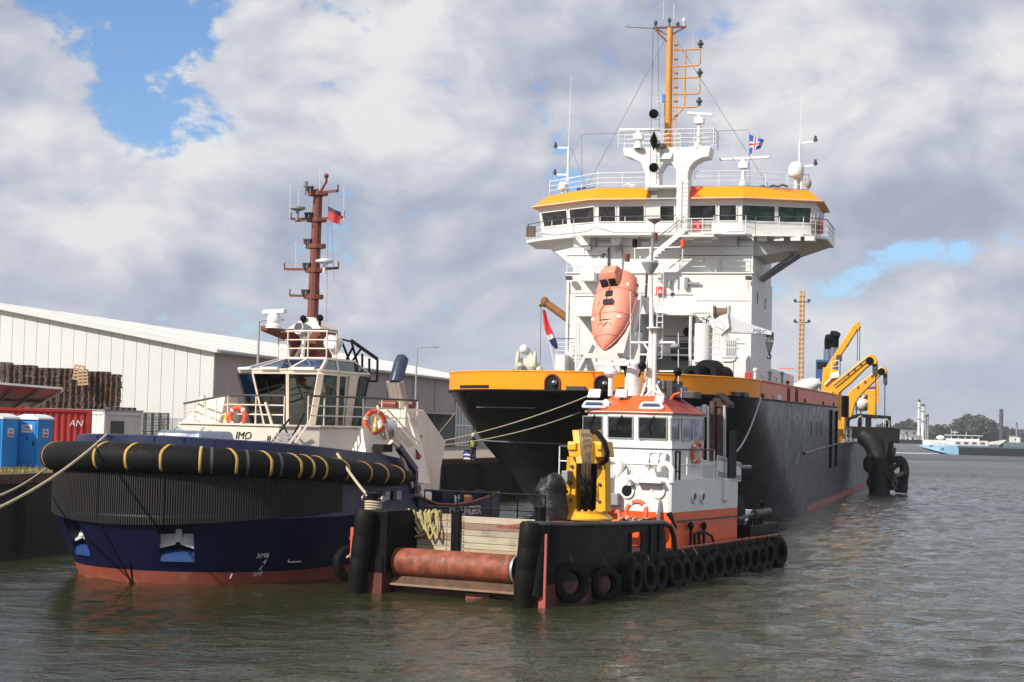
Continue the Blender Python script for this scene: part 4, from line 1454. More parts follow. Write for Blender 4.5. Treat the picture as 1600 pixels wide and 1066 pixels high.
# wing decks, undersides, struts
wl = [Vector((X_(823, 372, 19.5), 22, zF)), D.P(823, 374, 18.2), D.P(845, 377, 16.8), D.P(896, 371, 15.0)]
wl = [Vector((p.x, p.y, zF)) for p in wl]
wr = [D.P(1180, 372, 15.0), D.P(1255, 372, 15.4), D.P(1292, 376, 17.0), Vector((D.P(1297, 372, 19).x, 22, zF))]
wr = [Vector((p.x, p.y, zF)) for p in wr]
for ring, xin, nm in ((wl, xU0, 'port_wing_deck'), (wr, xU1, 'starboard_wing_deck')):
    poly = ring + ([Vector((xin, 15.1, zF)), Vector((xin, 23, zF))] if nm[0] == 'p' else [Vector((xin, 23, zF)), Vector((xin, 15.1, zF))])
    MB().ext(poly, (0, 0, -.16)).build(nm, WHITE, dr, smooth=0)
zb1 = Zv(1200, 403, 17)
MB().hull2([(wr[1].x + .6, 16.4, zF - .16), (wr[2].x - .3, 17.6, zF - .16), (wr[2].x - .3, 22, zF - .16), (xU1, 22, zF - .16), (xU1, 15.9, zF - .16)],
           [(xU1 + 2.6, 17.2, zb1 + .55), (xU1 + 2.4, 18, zb1 + .5), (xU1 + 2.4, 21.5, zb1 + .5), (xU1, 21.5, zb1), (xU1, 16.2, zb1)]).build('starboard_wing_bracket', WHITE, dr, smooth=0)
MB().hull2([(wl[2].x + .5, 17.2, zF - .16), (wl[1].x + 1.2, 18.6, zF - .16), (wl[1].x + 1.2, 22, zF - .16), (xU0, 22, zF - .16), (xU0, 15.9, zF - .16)],
           [(xU0 - 2.0, 17.6, zb1 + .7), (xU0 - 2.2, 18.5, zb1 + .7), (xU0 - 2.2, 21.5, zb1 + .6), (xU0, 21.5, zb1 - .7), (xU0, 16.2, zb1 - .7)]).build('port_wing_bracket', WHITE, dr, smooth=0)
for k, (pa, pb) in enumerate((((1240, 398), (1195, 443)), ((1250, 400), (1203, 448)))):
    a, b = D.P(*pa, 18.5 + k * 1.2), D.Q(*pb, xR)
    b.y = a.y
    MB().cyl(a, b, .13, n=8).build('wing_strut', GREYP, dr)
mb = MB()
for px in (1196, 1222, 1248, 1270): mb.box(X_(px, 378, 15.4) - .5, X_(px, 378, 15.4) + .1, 15.35, 16.5, zF - .42, zF - .16)
mb.build('wing_beam', WHITE, dr, smooth=0)
HR = 1.05
rail([p + V(0, 0, 0) for p in wl], HR, dr, bars=3, gap=1.2, topmat=DARKG)
rail([p + V(0, 0, 0) for p in wr], HR, dr, bars=3, gap=1.2, topmat=DARKG)
rail([wl[3], (xU0 + 2, 14.35, zF), (X_(1055, 360, 14.3), 14.35, zF)], HR, dr, bars=3, gap=1.8, topmat=DARKG)
rail([(X_(1115, 360, 14.3), 14.35, zF), (X_(1165, 360, 14.3), 14.35, zF), wr[0]], HR, dr, bars=3, gap=1.8, topmat=DARKG)
MB().box(X_(905, 370, 14.3), X_(1165, 370, 14.3), 14.2, 16, zF - .14, zF - .02).build('bridge_front_deck', WHITE, dr, smooth=0)
# rafts racks at the wing tips: brown slatted boards
for k, (px, yy) in enumerate(((826, 18.2), (831, 17.8), (836, 17.4))):
    p, q_ = D.P(px, 354, yy), D.P(px, 371, yy)
    MB().box(p.x - .09, p.x + .09, yy - .25, yy - .15, q_.z, p.z).build('wing_tip_board', PALWOOD, dr, smooth=0)
for k, (px, yy) in enumerate(((1271, 17.0), (1276, 17.2), (1281, 17.4), (1286, 17.6))):
    p, q_ = D.P(px, 347, yy), D.P(px, 367, yy)
    MB().box(p.x - .08, p.x + .08, yy - .55, yy - .45, q_.z, p.z).build('wing_tip_board', PALWOOD if k < 3 else RED, dr, smooth=0)
# roof rails
rz = zV2 + .07
rail([(p.x, p.y + .25, rz) for p in (vt_[1], vt_[2])] + [(cxl - .1, 15.6, rz)], .95, dr, bars=3, gap=1.5)
rail([(cxr + .2, 15.6, rz)] + [(p.x, p.y + .25, rz) for p in (vt_[3], vt_[4])], .95, dr, bars=3, gap=1.5)

# ---- front details on the tower
def fbox(px0, px1, py0, py1, y, dep, mat, name, bev=.02):
    a, b = D.P(px0, py1, y), D.P(px1, py0, y)
    return MB().box(a.x, b.x, y - dep, y, a.z, b.z).build(name, mat, dr, smooth=0, bevel=bev)


for px in (911, 958.5):
    o = fbox(px, px + 13, 368.5, 385, YS + .7, .62, WHITE2, 'ventilation_box')
    a = D.P(px + 2, 388, YS + .2)
    MB().box(a.x, a.x + .4, YS + .15, YS + .6, a.z - .1, a.z + .25).build('mounting', GREYP, o, smooth=0)
for px0, px1, py in ((931, 953, 377), (998, 1017, 376), (1152, 1175, 375.5), (1071, 1094, 443)):
    a = D.P(px0, py, YS if py > 430 else YS + .7); b = D.P(px1, py, a.y)
    MB().bar((a.x, a.y - .18, a.z), (b.x, b.y - .18, b.z), .10, .12).box(a.x, a.x + .1, a.y - .2, a.y, a.z - .35, a.z + .3).build('wall_light', GREYP, dr, smooth=0)
fbox(1045, 1049, 437, 450, YS, .3, GREYP, 'wall_vent'); fbox(1070, 1076, 434, 452, YS, .25, GREYP, 'wall_vent')
for px in (886, 1166):
    fbox(px, px + 9, 432, 438, YS - .3, .4, DARKG, 'floodlight')
fbox(1026, 1038, 448, 461, YS, .25, RED, 'red_box'); fbox(1030.5, 1033, 453, 456, YS - .26, .02, PRINTW, 'label', 0)
fbox(1084, 1097, 347, 361, 13.5, .25, RED, 'red_box'); fbox(1089, 1092, 352, 355.5, 13.24, .02, PRINTW, 'label', 0)
fbox(1098, 1112, 347, 362, 13.5, .3, paint('grey_locker', (.42, .40, .36), .6), 'deck_locker')
# platform under the boxes
p0, p1 = D.P(1062, 367, 13.0), D.P(1115, 364, 13.0)
MB().box(p0.x, p1.x, 13.0, 14.9, p0.z - .12, p0.z).build('platform', WHITE, dr, smooth=0)
rail([(p0.x, 13.1, p0.z), (p1.x, 13.1, p0.z)], 1.0, dr, bars=3, gap=.7)
fbox(1084, 1112, 367, 380, 14.2, .1, WHITE, 'platform_bracket')
# plate seams, cable trays, pipe runs and scuppers on the tower front
for (pa, pb, yy) in (((896, 386), (1175, 384), YS + .69), ((884, 458), (1010, 458), YS - .01), ((1088, 470), (1173, 470), YS - .01), ((1088, 520), (1173, 520), YS - .01)):
    a, b = D.P(*pa, yy), D.P(*pb, yy)
    MB().bar((a.x, yy, a.z), (b.x, yy, a.z), .02, .03).build('plate_seam', GREYP, dr, smooth=0)
for px, p0, p1, yy, r_, mt in ((951.5, 387, 424, YS + .66, .06, DARKG), (973, 390, 425, YS + .66, .035, GREYP),  (1060, 432, 452, YS - .03, .03, GREYP), (889, 440, 548, YS - .03, .04, WHITE2), (1128, 376, 425, YS + .66, .03, WHITE2)):
    a, b = D.P(px, p0, yy), D.P(px, p1, yy)
    o = MB().cyl((a.x, yy - r_, b.z), (a.x, yy - r_, a.z), r_, n=6).build('pipe_run', mt, dr)
    mb = MB()
    for k in range(4): mb.box(a.x - r_ * 2, a.x + r_ * 2, yy - r_ * 1.5, yy, lerp(b.z, a.z, (k + .5) / 4) - .02, lerp(b.z, a.z, (k + .5) / 4) + .02)
    mb.build('pipe_clip', GREYP, o, smooth=0)
STN = paint('rust_run', (.50, .36, .25), .6, dirt=.5, dirtcol=(.62, .52, .42))
for px, py, ln in ((913, 390, 14), (963, 389, 10), (1154, 381, 12), (1072, 448, 11), (890, 441, 16), (1169, 441, 18), (1030, 463, 13), (1100, 405, 8), (1125, 405, 12), (1008, 470, 9)):
    yy = YS + .695 if py < 427 else YS - .004
    a, b = D.P(px, py, yy), D.P(px + .4, py + ln, yy)
    MB().poly((a.x - .03, yy, a.z), (a.x + .04, yy, a.z), (b.x + .008, yy, b.z), (b.x - .006, yy, b.z)).build('rust_run', STN, dr, smooth=0)
# doors and panels
for px0, px1, py0, py1, yy in ((935, 952, 386, 424, YS + .7), (1042, 1060, 446, 487, YS)):
    d = fbox(px0, px1, py0, py1, yy, .03, WHITE2, 'door')
    a = D.P((px0 + px1) / 2, lerp(py0, py1, .35), yy - .04)
    MB().lathe([(.14, 0), (.14, .02)], (a.x, yy - .05, a.z), (0, 1, 0), 12).build('porthole', GLASSD, d)
# platforms and rails at the step of the tower
MB().box(xL - .1, xR + .1, YS - .1, YS + .8, zT - .02, zT + .06).build('step_deck', WHITE, dr, smooth=0)
rail([(xL, YS, zT + .06), (X_(945, 427), YS, zT + .06)], 1.05, dr, bars=3, gap=1.3, topmat=DARKG)
rail([(X_(1062, 427), YS, zT + .06), (xR, YS, zT + .06), (xR, YS + 1, zT + .06)], 1.05, dr, bars=3, gap=2.0, topmat=DARKG)
fbox(912, 934, 427.5, 441, YS, 1.0, WHITE, 'side_platform')
# mid deck rails
zM = Zv(1060, 491)
MB().box(X_(1022, 491, 13.8), X_(1082, 491, 13.8), 13.8, 15.05, zM - .14, zM).build('mid_deck', WHITE, dr, smooth=0)
rail([(X_(1022, 491, 13.8), 13.85, zM), (X_(1082, 491, 13.8), 13.85, zM)], 1.1, dr, bars=4, gap=1.4, topmat=DARKG)
mb = MB()
for f in (.25, .5, .75, 1.0):
    mb.tube([(X_(1082, 491, 13.8), 13.85, zM + 1.1 * f), (X_(1092, 497, 13.8), 13.85, zM + 1.0 * f - .1), (X_(1108, 510, 13.8), 13.85, zM - .75 + .8 * f), (X_(1116, 520, 13.8), 13.85, zM - 1.3 + .7 * f)], .03, 5)
mb.build('curved_rail', WHITE2, dr)
MB().cyl((X_(1079, 500, 13.9), 13.95, ZD), (X_(1079, 500, 13.9), 13.95, zM), .10, n=8).build('deck_post', WHITE, dr)
rail([(X_(898, 491, 13.8), 13.8, Zv(900, 491, 13.8)), (X_(930, 491, 13.8), 13.8, Zv(900, 491, 13.8))], 1.1, dr, bars=4, gap=1.2, topmat=DARKG)
MB().box(X_(898, 491, 13.8), X_(932, 491, 13.8), 13.7, 15.0, Zv(900, 491, 13.8) - .12, Zv(900, 491, 13.8)).build('side_platform', WHITE, dr, smooth=0)
rail([(X_(869, 553, 13.9), 13.9, Zv(870, 554, 13.8)), (X_(898, 553, 13.9), 13.9, Zv(870, 554, 13.8))], 1.0, dr, bars=4, gap=.7, topmat=DARKG)
zr2 = Zv(1040, 556) + .12
rail([(X_(1036, 556), YS, zr2), (X_(1084, 556), YS, zr2)], 1.1, dr, bars=3, gap=1.2, topmat=DARKG)
rail([(X_(1140, 560, 13.5), 13.5, zh), (X_(1164, 560, 13.5), 13.5, zh)], 1.0, dr, bars=3, gap=.9, topmat=DARKG)
# machinery in the recess
MB().lathe([(.62, -.5), (.62, .5)], (X_(1062, 550, 16), 16.2, Zv(1062, 548, 16)), (1, 0, 0), 16).build('fan_drum', DARKG, dr)
fbox(1040, 1056, 540, 553, 16.5, .8, WHITE, 'winch_housing')
MB().lathe([(.30, 0), (.30, .06), (.12, .08)], (X_(1075, 519, YS + 2.58), YS + 2.55, Zv(1075, 519, YS + 2.58)), (0, -1, 0), 14).build('vent_flap', BLACKP, dr)
# stair from the bridge deck down to the step deck
a, b = D.P(1069, 347, 13.6), D.P(1011, 407, 13.6)
st_ = MB().bar(a + V(0, 0, -.5), b, .10, .32).bar(a + V(0, .75, -.5), b + V(0, .75, 0), .10, .32).build('stair', WHITE, dr, smooth=0)
for k in range(13):
    p = a.lerp(b, (k + .5) / 13) + V(0, 0, -.45)
    MB().box(p.x - .16, p.x + .16, 13.62, 14.33, p.z - .02, p.z + .02).build('tread', GREYP, st_, smooth=0)
MB().tube([a + V(0, 0, .35), b + V(0, 0, .9)], .03, 6).tube([a + V(0, .75, .35), b + V(0, .75, .9)], .03, 6).build('handrail', DARKG, st_)
# boat fall rails beneath the lifeboat
for pa, pb in (((926, 540), (899, 592)), ((1000, 520), (976, 585)), ((1000, 470), (978, 560))):
    MB().bar(D.P(*pa, 12.6), D.P(*pb, 11.6), .28, .34).build('boat_ramp_leg', WHITE, dr, smooth=0, bevel=.03)
MB().bar(D.P(900, 505, 12.5), D.P(900, 590, 12.5), .12).bar(D.P(913, 556, 12), D.P(978, 556, 12), .16, .3).build('ramp_frame', WHITE, dr, smooth=0)
MB().bar(D.P(985, 440, 14), D.P(1000, 520, 13), .25, .5).build('ramp_guide', GREYP, dr, smooth=0)
for px in (905, 932): MB().cyl(D.P(px, 505, 12.2), D.P(px, 592, 12.2), .04, n=5).build('ladder_stile', WHITE2, dr)

# ---- mast and radar platform over the bridge
YM = 15.5
pl, pr_ = D.P(975, 240, YM), D.P(1112, 240, YM)
zp1, zp0 = Zv(1046, 232, YM), Zv(1046, 246, YM)
ml0, ml1 = X_(1010, 290, YM), X_(1030, 290, YM)
mr0, mr1 = X_(1058, 290, YM), X_(1076, 290, YM)
zr_ = zV2


def leg(x0, x1, sgn):
    r = 1.0
    out_ = [(x0, zr_ - 1.0), (x1, zr_ - 1.0)]
    return out_


prof = [(pl.x, zp1), (pr_.x, zp1), (pr_.x - .1, zp0 + .1)] + [(mr1 + 1.3 - 1.3 * math.sin(t) * 1.0, zp0 - .05 - 1.1 * (1 - math.cos(t))) for t in (0, .4, .8, 1.2, 1.57)] + [(mr1, zr_ - .9), (mr0, zr_ - .9)] + [(mr0, zp0 - .9), (mr0 - .35, zp0 - .35), (ml1 + .35, zp0 - .35), (ml1, zp0 - .9)] + [(ml1, zr_ - .2), (ml0, zr_ - .2)] + [(ml0, zp0 - 1.1), (ml0 - .3, zp0 - .4), (ml0 - .9, zp0 - .05), (pl.x + .1, zp0 + .1)]
MB().ext([(x, YM - .4, z) for x, z in prof], (0, 1.5, 0)).build('mast_pedestal', WHITE, dr, smooth=0, bevel=.03)
rail([(pl.x - .25, YM - .6, zp1), (pr_.x + .2, YM - .6, zp1), (pr_.x + .2, YM + 1.2, zp1)], 1.1, dr, bars=4, gap=1.1)
rail([(pl.x - .25, YM + 1.2, zp1), (pr_.x + .2, YM + 1.2, zp1)], 1.1, dr, bars=4, gap=1.1)
mb = MB()
lx_ = X_(1024, 280, YM - .7)
for k in (-.22, .22): mb.cyl((lx_ + k, YM - .7, zr_), (lx_ + k, YM - .7, zp1 + .9), .03, n=5)
for k in range(22): mb.cyl((lx_ - .22, YM - .7, zr_ + k * .28), (lx_ + .22, YM - .7, zr_ + k * .28), .02, n=4)
mb.build('ladder', WHITE2, dr)
mb = MB()
lx_ = X_(1066, 320, 14.3)
for k in (-.2, .2): mb.cyl((lx_ + k, 14.25, zF), (lx_ + k, 14.25, zV2 + 1.6), .03, n=5)
for k in range(16): mb.cyl((lx_ - .2, 14.25, zF + k * .27), (lx_ + .2, 14.25, zF + k * .27), .02, n=4)
mb.build('ladder', WHITE2, dr)
MASTY = paint('mast_amber', (.70, .30, .045), .45, dirt=.25, dirtcol=(.30, .10, .03))
b0, t0 = D.P(1043.5, 233, YM), D.P(1047, 44, YM)
ms = MB().cyl(b0 - V(0, 0, .3), t0, .24, .19, 12).build('signal_mast', MASTY, dr)
MB().hull2([(b0.x - .8, YM - .3, zp1), (b0.x + .5, YM - .3, zp1), (b0.x + .3, YM + .2, zp1)], [(b0.x - .5, YM - .6, zp1 - .75), (b0.x + .3, YM - .6, zp1 - .75), (b0.x + .2, YM + .2, zp1 - .75)]).build('mast_foot', WHITE, ms, smooth=0)
y0_, y1_ = D.P(1021, 44, YM), D.P(1072, 42, YM)
MB().bar(y0_, y1_, .12).bar(D.P(1024, 47, YM), D.P(1049, 72, YM), .10).bar(D.P(1070, 43, YM), D.P(1050, 54, YM), .09).bar(D.P(1026, 46, YM + .3), D.P(1047, 57, YM), .08).build('yard', MASTR, ms, smooth=0)
MB().cyl(D.P(977, 41.5, YM), y0_, .06, n=6).build('antenna_boom', GREYP, ms)
for px, py in ((1024.5, 36), (1046, 32), (1059, 38), (1069, 32)):
    a = D.P(px, 44, YM); b = D.P(px, py, YM)
    MB().cyl(a, b, .05, n=6).ball(b, .13, 8, (1, 1, 1.4)).build('mast_lamp', DARKG if px < 1060 else WHITE2, ms)
for a, b in (((1037, 30), (1037, 2)), ((1053, 30), (1053, 6)), ((1083, 76), (1083, 52))):
    MB().cyl(D.P(*a, YM), D.P(*b, YM), .02, n=4).build('whip_antenna', WHITE2, ms)
mb = MB()
for k in range(30): z = lerp(zp1 + .2, t0.z - .6, k / 29); mb.bar((b0.x + .2, YM - .1, z), (b0.x + .48, YM - .1, z), .03)
for k in (.30, .50): mb.cyl((b0.x + k + .02, YM - .1, zp1), (t0.x + k, YM - .1, t0.z - .5), .018, n=4)
mb.build('mast_ladder', MASTY, ms)
for k in range(6):
    p = D.P(1054, 71 + k * 22, YM)
    MB().bar(p, p + V(.22, -.05, -.02), .06, .12).build('mast_step', DARKG, ms, smooth=0)
# the branch frame with lamps
def pq(px, py): return D.P(px, py, YM)
mb = MB()
for (y0__, y1__, xr__) in ((78, 103, 1094), (122, 147, 1093.5), (168, 168, 1091.5)):
    if y1__ > y0__:
        mb.tube([pq(1052, y0__ + .5), pq(xr__, y0__ - 1), pq(xr__, y1__ - 5), pq(xr__ - 3, y1__ - .5), pq(1052, y1__ + 1)], .055, 6)
    else:
        mb.tube([pq(1050, y0__), pq(xr__ - 4, y0__ - .5), pq(xr__, y0__ - 3), pq(xr__, y0__ - 6)], .055, 6)
mb.tube([pq(1071, 78), pq(1069.5, 168), pq(1050, 188)], .055, 6)
br = mb.build('lamp_frame', MASTY, ms)
for px, py in ((1094.5, 70), (1093.5, 115), (1092.5, 160)):
    p = pq(px, py)
    MB().cyl(p - V(0, 0, .2), p, .11, n=8).cyl(p, p + V(0, 0, .12), .2, n=10).cyl(p + V(0, 0, .12), p + V(0, 0, .3), .09, n=8).build('navigation_lamp', DARKG, br)
# blue covered instrument on the mast side
a, b = pq(1038.5, 148), pq(1038.5, 160)
MB().cyl(b, a, .16, n=8).build('covered_lamp', paint('blue_cover', (.12, .25, .62), .6), ms)
MB().cyl(pq(1039, 162), pq(1040, 228), .05, n=6).build('mast_pipe', MASTR, ms)
MB().box(b0.x - .75, b0.x - .1, YM - .8, YM - .4, zp1 - .05, zp1 + .2).build('cable_box', DARKG, ms, smooth=0)
# signal shapes on their halyard
hx = pq(1022, 178)
MB().cyl(pq(1024, 46) + V(0, -.7, 0), pq(1021, 300) + V(0, -1.2, 0), .015, n=4).cyl(pq(1030, 46) + V(0, -.5, 0), pq(1033, 230) + V(0, -.5, 0), .012, n=4).build('halyard', DARKG, dr)
for py, kind in ((178, 'b'), (220, 'd'), (262, 'b')):
    p = D.P(1021.5, py, YM - 1.0)
    mb = MB()
    if kind == 'b':
        for sx, sy in ((1, .12), (.12, 1), (.75, .75)):
            mb.lathe([(.30, -.015), (.30, .015)], p, (sy, -sx, .05), 18)
    else:
        for sx, sy in ((1, .1), (.1, 1)):
            mb.ext([p + V(-.26 * sx, -.26 * sy, 0), p + V(0, 0, -.62), p + V(.26 * sx, .26 * sy, 0), p + V(0, 0, .62)], (.03 * sy, .03 * sx, 0))
    mb.build('signal_ball' if kind == 'b' else 'signal_diamond', BLACKP, dr, smooth=0)


def radar(px0, px1, py, pxp, pyb, y, name='radar_scanner', tilt=0.0, dome=False):
    a, b = D.P(px0, py + tilt, y), D.P(px1, py - tilt, y)
    o = MB().bar(a, b, .16, .17).build(name, WHITE2, dr, smooth=0, bevel=.03)
    m_ = D.P(pxp, py + 2, y)
    z0 = D.P(pxp, pyb, y).z
    zz = a.lerp(b, .5).z
    MB().box(m_.x - .3, m_.x + .3, y - .25, y + .25, zz - .65, zz - .25).cyl((m_.x, y, zz - .3), (m_.x, y, zz), .14, n=10).build('radar_gearbox', WHITE2, o, smooth=0, bevel=.05)
    MB().cyl((m_.x, y, z0), (m_.x, y, zz - .6), .17, .12, 10).lathe([(.34, 0), (.17, .5)], (m_.x, y, z0), n=10).build('radar_post', WHITE, o)
    return o


radar(968.5, 1029, 203, 998, 232, YM - .5)
radar(1074, 1114, 178, 1093, 232, YM, tilt=-1.5)
radar(1124, 1202, 247.5, 1162, 292, 16.4, tilt=2.0)
# satellite dome
p = D.P(1244, 268, 17.5)
MB().lathe([(.02, .62), (.25, .58), (.42, .42), (.5, .15), (.5, -.22), (.42, -.36), (.15, -.42)], p, n=20).build('satellite_dome', WHITE2, dr, smooth=60)
MB().cyl((p.x, p.y, rz), (p.x, p.y, p.z - .4), .14, n=10).cyl((p.x + .35, p.y, rz), (p.x + .35, p.y, p.z - .38), .09, n=8).build('dome_stand', WHITE, dr)
p = D.P(1263, 287, 17.5)
MB().ball(p, .26, 12, (.8, 1, 1.2)).cyl((p.x, p.y, rz), p, .07, n=6).build('search_light', GREYP, dr)
p = D.P(879, 291, 18.0)
MB().lathe([(.02, .30), (.2, .26), (.3, .08), (.3, -.2), (.2, -.3)], p, n=14).cyl((p.x, p.y, rz), p, .08, n=8).build('compass_dome', WHITE2, dr)
for px, py, y in ((982, 291, 16), (988, 292, 16)):
    p = D.P(px, py, y)
    MB().ball(p, .22, 10, (1.5, 1, .8)).build('roof_instrument', WHITE2, dr)
for px0, px1 in ((902, 916), (918, 931), (1185, 1231)):
    a, b = D.P(px0, 296, 17), D.P(px1, 296, 17)
    MB().tube([(lerp(a.x, b.x, t / 6), 17 + .2 * math.sin(t), rz + .10 + .10 * (t % 2)) for t in range(7)], .07, 6).build('roof_cable', DARKG, dr)


def side_pole(px, ptop, pmid, y, arms, right):
    z0 = rz
    m_, t_ = D.P(px, pmid, y), D.P(px, ptop, y)
    o = MB().cyl((m_.x, y, z0), (m_.x, y, m_.z), .085, n=8).cyl((m_.x, y, m_.z), (m_.x + .05, y, t_.z), .03, .015, 5).build('antenna_pole', WHITE2, dr)
    for py, pxe in arms:
        a, b = D.P(px, py, y), D.P(pxe, py + (-3 if right else 0), y)
        MB().bar((m_.x, y, a.z), (b.x, y, b.z), .06, .12).build('pole_arm', WHITE, o, smooth=0)
        MB().cyl((b.x, y, b.z), (b.x, y, b.z + .18), .13, n=8).cyl((b.x, y, b.z + .18), (b.x, y, b.z + .35), .08, n=8).build('pole_lamp', DARKG, o)


side_pole(888.5, 118, 230, 18.2, ((231, 868), (273, 867)), False)
side_pole(1250, 150, 222, 17.8, ((224, 1274), (261, 1274)), True)
MB().cyl(D.P(866, 297, 18.5), D.P(909, 210, 16.5), .01, n=3).build('stay_wire', GREYP, dr)
for a, b in (((1040, 60), (914, 297)), ((1055, 60), (1200, 290)), ((910, 210), (975, 208)), ((1113, 205), (1170, 203)), ((892, 230), (916, 292)), ((909, 213), (909, 290))):
    MB().cyl(D.P(*a, YM), D.P(*b, 16.5), .018, n=4).build('stay_wire', GREYP, dr)

# ---- winch gear visible over the bow bulwark
WG = paint('winch_cream', (.62, .58, .47), .55, dirt=.3)
p = D.P(822, 576, 2)
MB().lathe([(.95, -.55), (.95, -.4), (.6, -.4), (.6, .4), (.95, .4), (.95, .55)], p, (1, .2, 0), 18).build('mooring_winch', WG, dr)
for px, py in ((806, 577), (812, 572), (833, 573), (843, 578)):
    p = D.P(px, py, 1.2)
    MB().cyl((p.x, 1.2, ZD), (p.x, 1.2, p.z), .14, n=8).ball(p, .22, 8).build('winch_lever', GREYP if px < 812 else WG, dr)
MB().hull2([D.P(816, 545, 3), D.P(824, 543, 3), D.P(849, 583, 3), D.P(838, 584, 3)], [p + V(0, .5, 0) for p in (D.P(816, 545, 3), D.P(824, 543, 3), D.P(849, 583, 3), D.P(838, 584, 3))]).build('jib_arm', paint('pale_jib', (.66, .68, .58), .5, dirt=.2), dr, smooth=0, bevel=.03)
MB().ball(D.P(819, 546, 3), .28, 10).build('jib_head', WHITE, dr)
for px, py, rx in ((1088, 586, .5), (1109, 585, .78), (1126, 588, .55)):
    p = D.P(px, py, 3 + (px - 1085) * .02)
    MB().lathe([(rx, -.45), (rx * 1.02, -.3), (rx * 1.02, .3), (rx, .45), (rx * .5, .47), (rx * .5, -.47)], p, (.5, 1, 0), 20, closed=True).build('rubber_roller', RUBBER, dr)

# ---- aft mast, funnel, deck clutter behind the forecastle
p, q_ = D.P(1251, 604, 96), D.P(1254, 455, 96)
LAT = paint('aft_mast_amber', (.66, .34, .10), .5, dirt=.3, dirtcol=(.3, .14, .05))
mb = MB()
for sx, sy in ((-.22, -.22), (.22, -.22), (.22, .22), (-.22, .22)):
    mb.bar((p.x + sx, 96 + sy, 4.5), (q_.x + sx * .8, 96 + sy * .8, q_.z), .12)
n = 26
for k in range(n):
    z0, z1 = lerp(p.z - 3, q_.z, k / n), lerp(p.z - 3, q_.z, (k + 1) / n)
    mb.bar((p.x - .22, 95.78, z0), (p.x + .22, 95.78, z1), .07).bar((p.x - .3, 95.7, z0), (p.x + .3, 95.7, z0), .10)
am = mb.build('aft_mast', LAT, dr, smooth=0)
for py in (472, 504):
    c = D.P(1253, py, 96)
    MB().bar(c - V(.75, 0, 0), c + V(.75, 0, 0), .1).ball(c - V(.75, 0, -.15), .2, 6).ball(c + V(.75, 0, .15), .2, 6).build('aft_mast_lamp', DARKG, am)
p, q_ = D.P(1274, 605, 88), D.P(1297, 562, 88)
fu = MB().box(p.x, D.P(1308, 605, 88).x, 88, 92, 4.5, q_.z).build('funnel', FUNBLUE, dr, smooth=0, bevel=.08)
a, b = D.P(1276.5, 576, 87.9), D.P(1292, 566, 87.9)
MB().box(a.x, b.x, 87.92, 88, a.z, b.z).build('funnel_grille', VOID, fu, smooth=0)
for px, py in ((1295.5, 527), (1303.5, 521)):
    a, b = D.P(px - .5, 562, 89.5), D.P(px, py, 89.5)
    MB().cyl((a.x, 89.5, a.z - 1), (a.x, 89.5, lerp(a.z, b.z, .45)), .55, n=12).build('silencer', CHROME, fu)
    MB().tube([(a.x, 89.5, lerp(a.z, b.z, .3)), (b.x, 89.5, lerp(a.z, b.z, .8)), (b.x + .15, 89.2, b.z)], [.45, .5, .55], 12).build('exhaust_pipe', BLACKP, fu)
for px, py, r_, mt in ((1261, 604, .9, WHITE), (1243, 607, .6, WHITE), (1227, 600, .5, SALMON), (1270, 600, .7, WHITE), (1233, 607, .7, MASTR)):
    p = D.P(px, py, 70)
    MB().cyl((p.x, 70, 4.5), (p.x, 70, p.z), r_ * .7, n=10).ball(p, r_, 12, (1.2, 1, .8)).build('deck_machinery', mt, dr)
p, q_ = D.P(1229, 604, 60), D.P(1229, 576, 60)
MB().cyl((p.x, 60, 6), (p.x, 60, q_.z - .5), .28, .2, 8).bar(q_ - V(.6, 0, 0), q_ + V(.6, 0, 0), .1).build('vent_mast', SALMON, dr)
for px in (1265, 1273, 1280):
    p = D.P(px, 590, 80)
    MB().cyl((p.x, 80, 4.5), (p.x, 80, D.P(px, 585 + (px % 7), 80).z), .06, n=5).build('thin_post', WHITE2, dr)

# ================================================================== TUG
_o = G.Z(200, 909, 0)
T = Frame((_o.x, _o.y), 0.45)
tg = thing('tug', 'navy blue and cream harbour tug with a huge strapped bow fender and red-brown mast', 'tug', T, (0, 0, 0))
TBW, TLEN = 5.0, 17.4


def tug_ring(R_, cy, z, yend=TLEN, n=40, tuck=0.0):
    pts = []
    for i in range(n + 1):
        t = math.pi * i / n
        pts.append((-R_ * math.cos(t), cy - (R_ + .02) * math.sin(t), z))
    r = 1.5
    stern = [(R_, yend - r)] + [(R_ - r + r * math.cos(a), yend - r + r * math.sin(a)) for a in (.5, 1.0, 1.57)]
    stern += [(-x, y) for x, y in stern[::-1]]
    return pts + [(x, y, z) for x, y in stern]


def RZ(z):
    return 4.12 + .42 * min(z, 2.1) if z > 0 else 4.12 + .25 * z


def CYZ(z):
    return 4.12 - .06 * z


def sheer(y):
    return 3.98 - .075 * max(0, y - 1.5) if y < 9.6 else 2.36


# anchor pockets are real recesses: plates behind the shell are set in from openings in the bow plating
zs = [-1.2, -.4, .40]
MB().loft([tug_ring(RZ(z), CYZ(z), z) for z in zs]).build('boot_top', BOOT, tg, smooth=40)
zh = [.402, .75, 1.1, 1.45, 1.8, 2.12]
rings = [tug_ring(RZ(z), CYZ(z), z) for z in zh]
pocket_c = [G.P(0, 0, 0)] * 0
